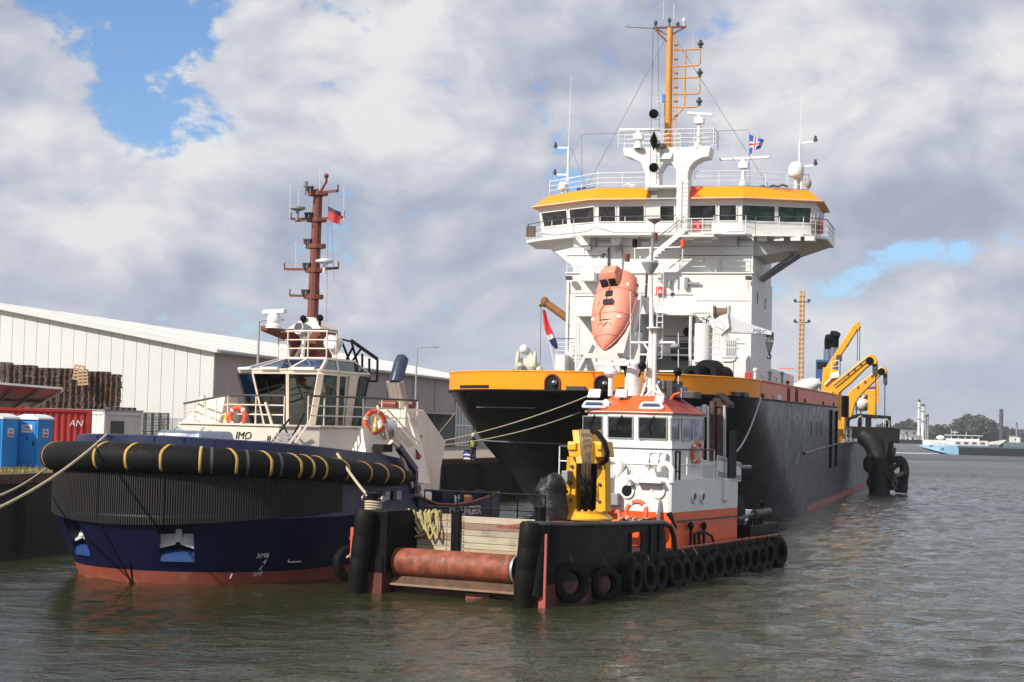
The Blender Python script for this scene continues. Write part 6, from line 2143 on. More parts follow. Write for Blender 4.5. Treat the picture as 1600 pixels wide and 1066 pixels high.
# black fire-monitor frame and ladder behind the wheelhouse
yb = 12.6
def tp(px, py, y=yb): return T.P(px, py, y)
mb = MB()
sg = [((533, 530), (549, 534)), ((549, 534), (590, 563)), ((549, 531), (590, 560)), ((533, 530), (549, 573)), ((549, 534), (566, 594)), ((552, 541), (536, 573)), ((564, 545), (543, 576)), ((566, 553), (566, 595)), ((577, 560), (577, 595)), ((590, 562), (589, 596)), ((589, 596), (566, 596)), ((541, 573), (562, 594)), ((530, 574), (541, 573))]
for a, b in sg: mb.bar(tp(*a), tp(*b), .065)
for a, b in sg[:3] + sg[7:11]: mb.bar(tp(*a, yb + .7), tp(*b, yb + .7), .06)
mb.bar(tp(590, 562), tp(590, 562, yb + .7), .06).bar(tp(533, 530), tp(533, 530, yb + .7), .06)
for px in (556, 566): mb.bar(tp(px, 596), tp(px - 2, 678), .06)
for k in range(9): mb.bar(tp(556 - k * .2, 604 + k * 8), tp(566 - k * .2, 604 + k * 8), .045)
mb.build('access_ladder', BLACKP, tg, smooth=0)
# black poles leaning in front of the house, mooring gear
for a, b in (((452, 655), (424, 692)), ((476, 646), (452, 692)), ((440, 660), (452, 683))):
    MB().cyl(T.P(*a, 5.2), T.P(*b, 5.0), .035, n=6).build('gangway_pole', BLACKP, tg)
mb = MB()
for k in (0, 1):
    a, b = T.P(470 + k * 14, 668 - k * 10, 5.1), T.P(447 + k * 14, 700 - k * 8, 4.9)
    mb.bar(a, b, .05, .08)
mb.build('boarding_ladder', BEIGE, tg, smooth=0)
# inclined ladder at the starboard quarter
a, b = T.Q(596, 648, 3.95), T.Q(640, 697, 4.6)
mb = MB()
for d in (0, .5): mb.bar(a + V(-d * .3, d, 0), b + V(-d * .3, d, 0), .07, .12)
for k in range(6): p = a.lerp(b, (k + .5) / 6); mb.bar(p, p + V(-.15, .5, 0), .04, .16)
mb.build('boat_ladder', BEIGE, tg, smooth=0)
MB().tube([T.Q(597, 648, 4.0) , T.Q(606, 641, 4.0), T.Q(656, 694, 4.7)], .03, 6).build('handrail', BEIGE, tg)
# life raft canister, rescue cradle, small crane
p = T.Q(605, 665, 4.0)
lr = MB().cyl((4.0, p.y - .36, p.z), (4.0, p.y + .36, p.z), .25, n=16).build('life_raft_canister', WHITE2, tg, bevel=.05)
MB().box(3.88, 4.12, p.y - .3, p.y + .3, p.z - .4, p.z - .22).build('cradle', STEEL, lr, smooth=0)
p = T.Q(606, 701, 4.6)
MB().box(4.2, 4.62, p.y - .35, p.y + .3, p.z - .12, p.z + .14).build('opening', VOID, tg, smooth=0)
a, b, c, d = T.Q(622, 698, 4.9), T.Q(649, 735, 4.9), T.Q(648, 770, 4.9), T.Q(611, 690, 4.8)
kn = MB().bar(a, b, .20, .24).bar(b, c, .16, .22).build('knuckle_crane', NAVYL, tg, smooth=0, bevel=.03)
MB().cyl(d, a, .08, n=8).build('crane_ram', BEIGE, kn)
MB().cyl(T.Q(625, 706, 4.85), T.Q(645, 762, 4.85), .07, n=8).build('ram_rod', BEIGE, kn)
c = T.Q(653, 764, 4.95)
MB().lathe([(.16, -.05), (.16, .05)], c, (1, 0, 0), 12).build('hose_reel', DARKG, kn)
# bitts on the foredeck side
for px in (580, 602, 620):
    p = T.Q(px, 762, 4.9)
    MB().box(4.85, 5.0, p.y - .15, p.y + .15, 2.55, 2.85).build('mooring_bracket', GREYP, tg, smooth=0)
# draught marks and waterline mark at the bow
def hull_at(px, py):
    best = None
    for a in np.linspace(.3, 3.0, 500):
        z = T.Z(px, py, .0).z
    for zz in np.linspace(0.02, 2.1, 60):
        for a in np.linspace(1.4, 3.0, 80):
            p = Vector((-RZ(zz) * math.cos(a), CYZ(zz) - RZ(zz) * math.sin(a), zz))
            x, y = pix(T.world(p))
            e = (x - px) ** 2 + (y - py) ** 2
            if best is None or e < best[0]: best = (e, p, a)
    return best[1], best[2]


for s_, px, py in (('5M6', 411.5, 868), ('4', 413.5, 877.5), ('2', 408, 887), ('5M', 400.5, 897)):
    p, a = hull_at(px, py)
    n = Vector((-math.cos(a), -math.sin(a), -.25)).normalized()
    t_ = Vector((math.sin(a), -math.cos(a), 0))
    text(s_, .24, p + n * .012, t_, t_.cross(n) * -1 if t_.cross(n).z < 0 else t_.cross(n), PRINTW, tg, 'draught_mark', depth=.004, shear=.25)
p, a = hull_at(449, 879)
t_ = Vector((math.sin(a), -math.cos(a), 0)); n = Vector((-math.cos(a), -math.sin(a), 0)); p = p + n * .03
MB().bar(p, p + t_ * .5, .02, .035).bar(p, p + V(0, 0, .22), .02, .035).build('tank_mark', PRINTW, tg, smooth=0)
p, a = hull_at(360, 899)
t_ = Vector((math.sin(a), -math.cos(a), 0)); n = Vector((-math.cos(a), -math.sin(a), 0)); p = p + n * .03
MB().bar(p + V(0, 0, -.1), p + t_ * .12 + V(0, 0, .2), .02, .03).build('tank_mark', PRINTW, tg, smooth=0)
p, a = hull_at(585, 765) if False else (Vector((5.0, 7, 2)), 0)
for (a, b) in (((161, 822), (204, 905)), ((204, 878), (208, 907))):
    pa, _ = hull_at(a[0], max(a[1], 822)); pb, _ = hull_at(*b)
    MB().tube([pa + (pa - Vector((0, 4, pa.z))).normalized() * .03, pb + (pb - Vector((0, 4, pb.z))).normalized() * .05, pb + V(0, 0, -.4)], .022, 5).build('bow_line', BLACKP, tg)


# ---- lifebuoys on the tug rails (hung on, so things of their own)
def lifebuoy(fr, c, nrm, label, r_=.30, flat=1.0, group='lifebuoys'):
    t = thing('lifebuoy', label, 'lifebuoy', fr, c)
    n = Vector(nrm).normalized()
    ring = [(r_ + .085 * math.cos(a), .06 * flat * math.sin(a)) for a in [i * math.pi / 5 for i in range(10)]]
    MB().lathe(ring, c, n, 24, True).build('ring', BUOY, t, smooth=60)
    q_ = Vector((0, 0, 1)).rotation_difference(n)
    for k in range(4):
        a0 = k * math.pi / 2 + .5
        seg = []
        for j in range(4):
            a = a0 + j * .09
            u = q_ @ Vector((math.cos(a), math.sin(a), 0))
            seg.append([Vector(c) + u * (r_ + .09 * math.cos(b)) + n * .065 * flat * math.sin(b) for b in [i * math.pi / 5 for i in range(10)]])
        MB().loft(seg, True, False).build('reflective_band', PRINTW, t)
    return t


lifebuoy(T, T.P(371, 652, 5.45), (-.15, -1, .05), 'orange lifebuoy on the tug fore rail, left of the wheelhouse', .34)
lifebuoy(T, T.Q(586, 659, 3.95), (.8, -.6, .05), 'orange lifebuoy with yellow light on the tug side rail by the funnel', .36)
MY = paint('buoy_light_yellow', (.75, .52, .05), .5)
for fr, c, lab in ((T, T.P(353, 656, 5.45), 'yellow buoy light on the fore rail beside the orange lifebuoy'), (T, T.Q(587, 662, 4.08), 'yellow buoy light hanging across the lifebuoy by the funnel')):
    t = thing('buoy_light', lab, 'buoy light', fr, c)
    MB().lathe([(.05, -.28), (.08, -.2), (.08, .0), (.05, .08), (.04, .2), (.02, .24)], c, n=10).build('body', MY, t)
    MB().lathe([(.085, -.1), (.085, -.04)], c, n=10).build('band', PRINTW, t)
# flags on the tug
def flag(fr, pts, cols, label, name='flag', wave=.12):
    """cloth strips: pts is a 4 corner outline (hoist top, fly top, fly bottom, hoist bottom)"""
    a, b, c, d = [Vector(p) for p in pts]
    o = thing(name, label, 'flag', fr, a)
    n = len(cols)
    nx = 8
    nrm = (b - a).cross(d - a).normalized()
    for k, mt in enumerate(cols):
        rows = []
        for j in range(3):
            f = (k + j / 2) / n
            rows.append([lerp(lerp(a, b, i / nx), lerp(d, c, i / nx), f) + nrm * wave * math.sin(i / nx * 7 + f * 2.2) * (i / nx) ** .6 for i in range(nx + 1)])
        MB().loft(rows, False, False).build('cloth', mt, o, smooth=60)
    return o


FRED = paint('flag_red', (.52, .045, .045), .8); FDARK = paint('flag_dark', (.07, .04, .06), .8)
f_ = flag(T, [tp(512, 322, YT), tp(531, 331, YT), tp(530, 352, YT), tp(514, 344, YT)], [FDARK, FRED, FRED], 'dark red ensign flying from the tug mast', wave=.10)
flag(T, [T.Q(649, 700, 4.2), T.Q(659, 713, 4.4), T.Q(655, 719, 4.4), T.Q(650, 717, 4.2)], [paint('flag_green', (.05, .13, .06), .8), FRED, FDARK], 'small furled flag with red and green at the tug stern', wave=.06)

# ================================================================== WORKBOAT (multicat)
_o = G.Z(817, 947, 0)
M = Frame((_o.x, _o.y), 0.50)
wb_ = thing('workboat', 'black orange and white workboat with a timber bow ramp and rusty roller', 'workboat', M, (0, 0, 0))
XR, XL = .32, -5.95
DKZ = 1.12
# hull: two bow pontoons either side of the roller notch, then the main pontoon
def hull_ring(z):
    return [(XL, .2, z), (-5.0, .2, z), (-5.0, 2.1, z), (-.28, 2.1, z), (-.28, .2, z), (.62, .2, z), (.62, 5.4, z), (XR, 6.6, z), (XR, 20.6, z), (-.5, 21.9, z), (-5.2, 21.9, z), (XL, 20.6, z)]


MB().loft([hull_ring(.62), hull_ring(DKZ)]).build('hull', BLACKP, wb_, smooth=0)
MB().loft([hull_ring(-.9), hull_ring(.618)]).build('boot_top', paint('workboat_boot', (.10, .020, .017), .6, dirt=.6, dirtcol=(.10, .03, .02), streak=.4, streakcol=(.33, .10, .07)), wb_, smooth=0)
MB().box(.42, .64, .16, .205, -.3, 2.1).build('bow_edge_plate', paint('faded_red_edge', (.42, .10, .07), .6, dirt=.6, dirtcol=(.3, .2, .15)), wb_, smooth=0)
MB().box(-6.15, -5.78, .14, .24, .05, 1.95).build('bow_edge_plate', paint('bright_red_edge', (.60, .10, .06), .6, dirt=.5, dirtcol=(.4, .3, .25)), wb_, smooth=0)
mb = MB()
mb.tube([(XR + .05, 6.6, DKZ), (XR + .05, 20.6, DKZ + .05), (-.5, 21.95, DKZ + .05)], .06, 6)
mb.build('deck_edge', RUST, wb_)

# bow shoulders: black steel towers with rubber push posts
MB().ext([(-5.85, .25, .6), (-5.85, .25, 2.50), (-5.85, 1.55, 2.50), (-5.85, 2.1, 1.95), (-5.85, 2.1, .6)], (.95, 0, 0)).build('bow_shoulder', BLACKP, wb_, smooth=0, bevel=.03)
MB().ext([(-4.9, .25, .6), (-4.9, .25, 2.50), (-4.9, 1.7, 2.50), (-4.9, 2.2, 1.9), (-4.9, 2.2, .6)], (-.03, 0, 0)).build('notch_wall', BLACKP, wb_, smooth=0)
MB().ext([(-.22, .25, .6), (-.22, .25, 2.36), (-.22, 2.0, 2.36), (-.22, 2.1, .6)], (.75, 0, 0)).build('bow_shoulder', BLACKP, wb_, smooth=0, bevel=.03)


def push_post(pt, pb, n=3):
    a, b = M.P(*pt, .0), M.P(*pb, -.02)
    d = (b - a)
    mb = MB()
    ks = [0, .03, .28, .30, .32, .55, .57, .59, .8, .82, 1.06]
    rr_ = [.25, .30, .30, .285, .30, .30, .285, .30, .30, .285, .28]
    pts = [a + d * k for k in ks]
    mb.tube(pts, rr_, 16)
    return mb.build('push_post', RUBBER, wb_, smooth=50)


push_post((829, 816), (816, 946))
push_post((571, 797), (556, 929))
a = M.P(838, 818, .3)
MB().cyl((.30, .2, .3), (.36, .3, 2.36), .26, n=16).build('push_post', RUBBER, wb_)
# black round bollard with rope turns on the port shoulder
c = M.P(583, 788, 1.0)
bl = MB().cyl((c.x, 1.0, 2.4), (c.x, 1.0, 2.95), .20, n=14).cyl((c.x - .36, 1.0, 2.82), (c.x + .36, 1.0, 2.82), .07, n=8).cyl((c.x, 1, 2.95), (c.x, 1, 3.0), .25, n=14).build('bollard', BLACKP, wb_)
for px in (-.36, .36): MB().lathe([(.1, -.02), (.1, .02)], (c.x + px, 1, 2.82), (1, 0, 0), 10).build('bollard_pin_end', STEEL, bl)
# timber bulkhead: separate planks in two bays with a black post between
zt0, zt1 = 2.50, 1.46
yP = 2.05
def xz(px, py): return M.P(px, py, yP)
bay = [(M.P(602, 820, yP).x, M.P(706, 820, yP).x), (M.P(719, 820, yP).x, -.26)]
bt = [xz(602, 798).z, xz(719, 806).z]
orders = [[0, 1, 3, 2, 1, 3], [3, 2, 1, 3, 3, 0]]
for b, (x0, x1) in enumerate(bay):
    z = bt[b]
    for k in range(6):
        h_ = (.215, .20, .19, .22, .18, .30)[k]
        MB().box(x0, x1, yP - .03 - random.uniform(0, .018), yP + .05, z - h_ + .012, z).build('plank', PLANKS[orders[b][k]], wb_, smooth=0, bevel=.008)
        mb = MB()
        for xx in (x0 + .15, x1 - .15):
            for dz in (.06, h_ - .06):
                if xx < x1: mb.lathe([(.022, 0), (.018, .015), (.001, .02)], (xx, yP - .048, z - dz), (0, -1, 0), 6)
        mb.build('bolt', DARKG, wb_, smooth=0)
        z -= h_
px0, px1 = M.P(706, 820, yP - .1).x, M.P(719, 820, yP - .1).x
MB().box(px0 + .01, px1 - .01, yP - .16, yP + .05, 1.0, xz(712, 800).z + .05).build('bulkhead_post', BLACKP, wb_, smooth=0, bevel=.015)
MB().box(-4.95, -.25, yP + .06, yP + .12, 1.0, 2.38).build('bulkhead_backing', BLACKP, wb_, smooth=0)
# rusty roller with end collars
ra, rb2 = M.P(578, 874, .95), M.P(806, 890, .95)
zc = (ra.z + rb2.z) / 2
RR = .43
rl = MB().lathe([(.36, 0), (RR - .01, .03), (RR, .06), (RR, rb2.x - ra.x - .06), (RR - .01, rb2.x - ra.x - .03), (.36, rb2.x - ra.x)], (ra.x, .95, zc), (1, 0, 0), 40).build('bow_roller', RUST, wb_, smooth=50)
for x in (ra.x - .05, rb2.x + .05):
    MB().lathe([(.36, -.04), (.43, -.04), (.43, .03), (.36, .03)], (x, .95, zc), (1, 0, 0), 28, True).build('roller_collar', STEEL, rl)
    MB().cyl((x - .12, .95, zc), (x + .12, .95, zc), .2, n=12).build('roller_shaft', BLACKP, rl)
# rusty sill plate beneath the roller
sa, sb = M.P(596, 897, .75), M.P(806, 916, .75)
MB().hull2([(-4.95, .55, .30), (-.24, .55, .30), (-.24, .62, .24), (-4.95, .62, .24)], [(-4.95, 1.0, .68), (-.24, 1.0, .68), (-.24, 1.1, .62), (-4.95, 1.1, .62)]).build('sill_plate', RUSTP, wb_, smooth=0)
MB().box(-4.95, -.24, .50, .60, .25, .31).build('sill_edge', PLANKS[2], wb_, smooth=0)
MB().box(-4.95, -.26, .85, 2.0, -.6, .22).build('notch_front', paint('dark_rust', (.085, .028, .018), .7, dirt=.6, dirtcol=(.04, .02, .015)), wb_, smooth=0)
MB().box(-2.35, -1.55, .74, .86, -.3, .16).build('sill_bracket', RUST, wb_, smooth=0)

# starboard bow bulwark with rounded rail
def bz(y): return lerp(2.36, 2.08, min(1, y / 9.3))
bp = [(.0, .35), (.35, .36), (.55, .55), (.64, 1.0), (.64, 3.0), (.64, 5.6)]
MB().loft([[(x, y, DKZ - .05), (x, y, bz(y)), (x - .06, y + .02, bz(y)), (x - .06, y + .02, DKZ - .05)] for x, y in bp]).build('bow_bulwark', BLACKP, wb_, smooth=40)
for y0, y1 in ((5.6, 5.85), (6.95, 9.0)):
    MB().hull2([(.60, y0, DKZ), (.60, y1, DKZ), (.56, y1, DKZ), (.56, y0, DKZ)], [(.60, y0, bz(y0)), (.60, y1 - (.25 if y1 > 8 else 0), bz(y1)), (.54, y1 - (.25 if y1 > 8 else 0), bz(y1)), (.54, y0, bz(y0))]).build('bulwark_plate', BLACKP, wb_, smooth=0)
MB().box(.54, .60, 5.85, 6.95, bz(6) - .30, bz(6)).box(.54, .60, 5.85, 6.95, DKZ, DKZ + .12).build('bulwark_plate', BLACKP, wb_, smooth=0)
for y in (7.6, 8.3): MB().box(.58, .66, y - .05, y + .05, DKZ, bz(y)).build('bulwark_stay', BLACKP, wb_, smooth=0)
MB().tube([(-.1, .33, bz(0)), (.3, .34, bz(0)), (.52, .5, bz(0)), (.64, 1.0, bz(1)), (.64, 5, bz(5)), (.62, 8.7, bz(8.7)), (.62, 9.2, bz(9) - .12), (.60, 9.6, 1.6), (.56, 9.8, DKZ)], .09, 8).build('bulwark_rail', paint('worn_black_pipe', (.03, .027, .026), .4, dirt=.5, dirtcol=(.09, .06, .05)), wb_)
for y in (6.15, 6.55): MB().cyl((.3, y, DKZ), (.3, y, DKZ + .72), .13, n=10).cyl((.3, y, DKZ + .72), (.3, y, DKZ + .76), .17, n=10).build('mooring_bitt', RUST if y < 6.3 else BLACKP, wb_)
# black flap that hangs off the bulwark end
p = M.Q(1050, 806, .55)
MB().ext([M.Q(1040, 803, .6), M.Q(1047, 800, .6), M.Q(1056, 826, .6), M.Q(1047, 812, .6)], (.06, 0, 0)).build('rubber_flap', BLACKP, wb_, smooth=0)
# deck rail behind the planks
rail([(-4.9, 2.4, 2.1), (-2.5, 2.4, 2.1), (-.6, 2.4, 2.1)], 1.0, wb_, BLACKP, bars=2, gap=1.0, r=.028)
# pillar beside the crane
p = M.P(845, 800, 1.6)
MB().cyl((p.x, 1.6, 2.2), (p.x, 1.6, M.P(845, 792, 1.6).z), .17, n=12).build('deck_post', BLACKP, wb_)
MB().box(-1.2, .5, .5, 4.5, 2.16, 2.24).build('fore_platform', RUST, wb_, smooth=0)

# ---------------------------------------------------------------- deckhouse
cf, cr, cb_, cl = 10.8, -.02, 17.1, -4.75
zO, zL = 2.33, 3.46
def dhouse(z0, z1, mat, nm, d=0):
    return MB().ext([(cl, cf, z0), (cr - .14, cf, z0), (cr - .03, cf + .05, z0), (cr, cf + .16, z0), (cr, cb_, z0), (cl, cb_, z0)], (0, 0, z1 - z0)).build(nm, mat, wb_, smooth=0)


dhouse(DKZ, zO, ORANGE, 'orange_deckhouse_wall')
dhouse(zO + .001, zL, WHITE, 'white_deckhouse_wall')
MB().box(cr - .005, cr + .04, cf + .5, cb_, 1.98, 2.04).build('side_strake', DARKG, wb_, smooth=0)
# deck above the lower house, with white coaming that rises aft
MB().ext([(cr - .02, 14.9, zL), (cr - .02, cb_ + .25, zL - .16), (cr - .02, cb_ + .25, zL + .55), (cr - .02, 14.95, zL + .85)], (.05, 0, 0)).build('side_coaming', WHITE, wb_, smooth=0)
MB().ext([(cr + .032, 14.97, zL + .06), (cr + .032, cb_ + .2, zL - .10), (cr + .032, cb_ + .2, zL + .08), (cr + .032, 14.97, zL + .26)], (.006, 0, 0)).build('grey_stripe', GREYP, wb_, smooth=0)
MB().ext([(cr + .032, 14.97, zL + .66), (cr + .032, cb_ + .2, zL + .40), (cr + .032, cb_ + .2, zL + .52), (cr + .032, 14.97, zL + .82)], (.006, 0, 0)).build('grey_stripe', GREYP, wb_, smooth=0)
MB().cyl((cr, cb_ + .25, zL + .40), (cr + .35, cb_ + .45, zL + .40), .07, n=8).build('coaming_roller', GREYP, wb_)
# portholes
for px, mt in ((980.5, VOID), (1028.5, WHITE2)):
    p = M.P(px, 767, cf)
    o = MB().lathe([(.20, -.01), (.27, -.01), (.27, .05), (.20, .05)], (p.x, cf - .02, p.z), (0, -1, 0), 20, True).build('porthole', WHITE2, wb_)
    MB().lathe([(.205, 0), (.205, .015)], (p.x, cf - .01, p.z), (0, -1, 0), 18).build('pane', GLASSD if mt is VOID else WHITE2, o)
for px in (1083.5, 1097):
    p = M.Q(px, 777, cr)
    o = MB().lathe([(.15, -.01), (.21, -.01), (.21, .05), (.15, .05)], (cr + .02, p.y, p.z), (1, 0, 0), 20, True).build('porthole', WHITE2, wb_)
    MB().lathe([(.155, 0), (.155, .015)], (cr + .01, p.y, p.z), (1, 0, 0), 18).build('pane', GLASSD, o)
p = M.Q(1132, 768, cr)
MB().box(cr, cr + .12, p.y - .2, p.y + .2, p.z - .35, p.z + .45).build('side_box', WHITE, wb_, smooth=0, bevel=.03)
# vertical shield plate shadowed on the orange front and the grey electrical cabinet
p, q_ = M.P(1030, 805, cf - .05), M.P(1040, 780, cf - .05)
MB().ext([(p.x, cf - .02, 1.9), (p.x, cf - .02, q_.z), (p.x, cf - .2, q_.z - .05), (p.x, cf - .30, q_.z - .4), (p.x, cf - .30, 1.9)], (.03, 0, 0)).build('shield_plate', WHITE, wb_, smooth=0)
p, q_ = M.P(951, 789, cf - .2), M.P(967, 771, cf - .2)
MB().box(p.x, q_.x, cf - .3, cf, p.z, q_.z).build('electric_cabinet', GREYP, wb_, smooth=0, bevel=.02)
# swan-neck vents
def swan(pxs, y, r_, z0):
    pts = [M.P(px, py, y) for px, py in pxs]
    pts = [Vector((pts[0].x, y, z0))] + pts
    MB().tube(pts, r_, 12).build('swan_neck_vent', WHITE2, wb_, smooth=60)


swan([(946, 745), (946.5, 728), (951, 721), (959, 718.5), (966, 721), (969, 728), (969.5, 735)], cf - .25, .13, 2.0)
swan([(962, 745), (975, 732), (980, 728), (983, 734), (983, 742)], cf + .1, .08, zL)
swan([(1050, 745), (1050, 734), (1046, 727), (1040, 725), (1034, 727), (1031, 733), (1031, 737)], cf + .05, .11, zL - .1)
# inflatable life raft container in its cradle
p = M.P(1027, 720, cf + .35)
lr = MB().cyl((p.x - .42, cf + .35, p.z), (p.x + .40, cf + .35, p.z), .27, n=16).build('life_raft_canister', WHITE2, wb_, bevel=.05)
MB().box(p.x - .5, p.x + .5, cf + .1, cf + .6, zL, zL + .06).bar((p.x - .3, cf + .35, zL), (p.x - .3, cf + .35, p.z - .2), .06).bar((p.x + .3, cf + .35, zL), (p.x + .3, cf + .35, p.z - .2), .06).build('cradle', WHITE, lr, smooth=0)
MB().lathe([(.28, -.02), (.28, .02)], (p.x - .18, cf + .35, p.z), (1, 0, 0), 16).lathe([(.28, -.02), (.28, .02)], (p.x + .18, cf + .35, p.z), (1, 0, 0), 16).build('raft_band', DARKG, lr)
MB().box(p.x - .55, p.x + .45, cf - .35, cf - .02, zL - .12, zL - .05).build('wall_shelf', WHITE, wb_, smooth=0)
p = M.P(985, 750, cf - .1)
MB().lathe([(.07, 0), (.11, -.12), (.14, -.16)], (p.x, cf - .15, p.z), (0, -.3, 1), 10).tube([(p.x, cf - .1, p.z), (p.x + .2, cf - .08, p.z - .12), (p.x + .42, cf - .05, p.z), (p.x + .3, cf - .05, p.z + .1)], .02, 5).build('deck_lamp', STEEL, wb_)
# upper rail of the house deck
rail([(cl + .3, cf + .06, zL), (cr - .1, cf + .06, zL), (cr - .06, cf + .16, zL), (cr - .06, 14.8, zL)], 1.05, wb_, WHITE2, bars=2, gap=1.35, r=.026, topmat=DARKG)
# gate in black steel
p = M.Q(1056, 720, cr)
MB().bar((cr, p.y, zL), (cr, p.y, zL + 1.0), .06).bar((cr, p.y + .35, zL), (cr, p.y + .35, zL + 1.0), .06).bar((cr, p.y, zL + .98), (cr, p.y + .35, zL + .98), .05).bar((cr, p.y, zL + .3), (cr, p.y + .35, zL + .3), .05).build('gate', BLACKP, wb_, smooth=0)

# ---------------------------------------------------------------- wheelhouse
wf, wr0, wl0, wbk = 11.6, -.42, -3.75, 14.6
zs_, zw0, zw1, ze = zL, M.P(1000, 685.5, 11.6).z, M.P(1000, 652, 11.6).z, M.P(1000, 644, 11.6).z
pl = [(wl0, wbk), (wl0, wf + .45), (wl0 + 1.05, wf), (wr0 - .95, wf - .02), (wr0, wf + .12), (wr0, wbk)]
top = [(x + (.0 if i in (0, 5) else 0) + (-.12 if i < 3 else .0), y - (.14 if 1 <= i <= 4 else 0)) for i, (x, y) in enumerate(pl)]
MB().loft([[(x, y, zs_) for x, y in pl], [(x, y, ze) for x, y in top]], True, True).build('wheelhouse_wall', WHITE, wb_, smooth=0)
def wall(i, px, z):
    k = (z - zs_) / (ze - zs_)
    A = Vector((lerp(pl[i][0], top[i][0], k), lerp(pl[i][1], top[i][1], k), z))
    B = Vector((lerp(pl[i + 1][0], top[i + 1][0], k), lerp(pl[i + 1][1], top[i + 1][1], k), z))
    return bisect_px(M, A, B, px)


def wwin(i, p0, p1, gl, z0=zw0, z1=zw1):
    q = [wall(i, p0, z0), wall(i, p1, z0), wall(i, p1, z1), wall(i, p0, z1)]
    n = (q[1] - q[0]).cross(q[3] - q[0]).normalized()
    return window(q, wb_, n, gl, STEEL, .04, .04)


GL2 = glass('wheelhouse_glass', (.010, .013, .012), .03, .35)
for i, p0, p1 in ((1, 912, 942), (2, 950.5, 989), (3, 998, 1042)):
    w_ = wwin(i, p0, p1, GL2)
    a, b = wall(i, (p0 + p1) / 2 + 4, zw1 + .06), wall(i, (p0 + p1) / 2 - 4, zw1 - .28)
    MB().bar(a - V(0, .09, 0), b - V(0, .07, 0), .03).bar(b + V(-.06, -.07, -.02), b + V(.05, -.07, -.32), .025).build('wiper', BLACKP, w_, smooth=0)
for p0, p1 in ((1047.5, 1060), (1064.5, 1081), (1084.5, 1099)):
    wwin(4, p0, p1, GLASSL, zw0 - .02, zw1 - .02)
# interior hints behind the centre pane: a chart monitor
q = M.P(980, 681, wf - .03)
MB().box(q.x - .38, q.x + .32, wf - .055, wf - .046, q.z - .12, q.z + .34).build('monitor', paint('teal_grey_monitor', (.16, .22, .21), .5), wb_, smooth=0, bevel=.0)
# orange roof skirt with skylights
zr0, zr1 = ze, M.P(980, 622, 12.3).z + .06
rt = [(wl0 + .55, wbk), (wl0 + .55, wf + 1.0), (wl0 + 1.3, wf + .75), (wr0 - 1.05, wf + .7), (wr0 - .95, wf + 1.1), (wr0 - .95, wbk)]
ov = [(x + (.08 if i > 2 else -.08), y - (.08 if 1 <= i <= 4 else 0)) for i, (x, y) in enumerate(top)]
RMAT = [ORANGE, ORANGE, ORANGE, ORANGE, paint('shaded_orange_roof', (.34, .040, .036), .5, dirt=.2, dirtcol=(.5, .2, .18))]  # last slope faces away from the sun: its shade is painted as darker red
for i in range(5):
    a, b = Vector((*ov[i], zr0)), Vector((*ov[i + 1], zr0))
    c, d = Vector((*rt[i + 1], zr1)), Vector((*rt[i], zr1))
    dn = V(0, .05, -.05)
    MB().hull2([a, b, c, d], [k + V(0, .04, -.06) for k in (a, b, c, d)]).build('roof_skirt', RMAT[i], wb_, smooth=0)
MB().ext([(x, y, zr1 - .03) for x, y in rt], (0, 0, .05)).build('roof_deck', ORANGE, wb_, smooth=0)
MB().ext([(x, y, ze - .02) for x, y in ov], (0, 0, .03)).build('eave', WHITE, wb_, smooth=0)
for i, (f0, f1) in ((2, (-.42, .10)), (3, (-.55, .75))):
    a, b = Vector((*ov[i], zr0)), Vector((*ov[i + 1], zr0))
    c, d = Vector((*rt[i + 1], zr1)), Vector((*rt[i], zr1))
for (pa, pb, i) in (((912, 636), (946, 629), 2), ((1001, 638), (1035, 631), 3)):
    # skylights lie on the roof skirt: find the skirt plane and drop the traced corners onto it
    a, b, d = Vector((*ov[2], zr0)), Vector((*ov[3], zr0)), Vector((*rt[2], zr1))
    n = (b - a).cross(d - a).normalized()
    if n.z < 0: n = -n
    def on_pl(px, py):
        p0 = M.loc(np.array([0, 0, EYE])); p1 = M.loc(np.array([0, 0, EYE]) + ray(px, py))
        dd = p1 - p0
        return p0 + dd * ((a - p0).dot(n) / dd.dot(n))
    q = [on_pl(pa[0] - 1, pa[1] + 1), on_pl(pb[0] + 1, pa[1] + 1.5), on_pl(pb[0] - 3, pb[1] + .5), on_pl(pa[0] + 4, pb[1])]
    window([k + n * .01 for k in q], wb_, n, GLASSB, WHITE2, .09, .05, name='skylight')
def roofp(px, py, y): return M.P(px, py, y)
# floodlights on the roof front
for px, py, mt in ((929, 615, STEEL), (971, 615, paint('flood_pink_grey', (.40, .32, .30), .4)), (1031, 623, GREYP)):
    c = roofp(px, py, 12.1)
    w_ = .26 if px != 1031 else .2
    o = MB().hull2([c + V(-w_, -.1, -.16), c + V(w_, -.1, -.16), c + V(w_ * .9, .02, .17), c + V(-w_ * .9, .02, .17)], [c + V(-w_ * .7, .16, -.1), c + V(w_ * .7, .16, -.1), c + V(w_ * .7, .2, .15), c + V(-w_ * .7, .2, .15)]).build('floodlight', mt, wb_, smooth=0, bevel=.02)
    MB().bar(c + V(0, .05, -.15), c + V(0, .1, -.42), .08).build('bracket', DARKG, o, smooth=0)
    MB().poly(c + V(-w_ * .85, -.104, -.13), c + V(w_ * .85, -.104, -.13), c + V(w_ * .78, .012, .14), c + V(-w_ * .78, .012, .14)).build('lens', LAMPG, o, smooth=0)
c = roofp(951, 631, 11.95)
MB().lathe([(.06, -.25), (.10, .1), (.17, .16)], c, (-.3, -1, 0), 12).build('loud_hailer', WHITE2, wb_)
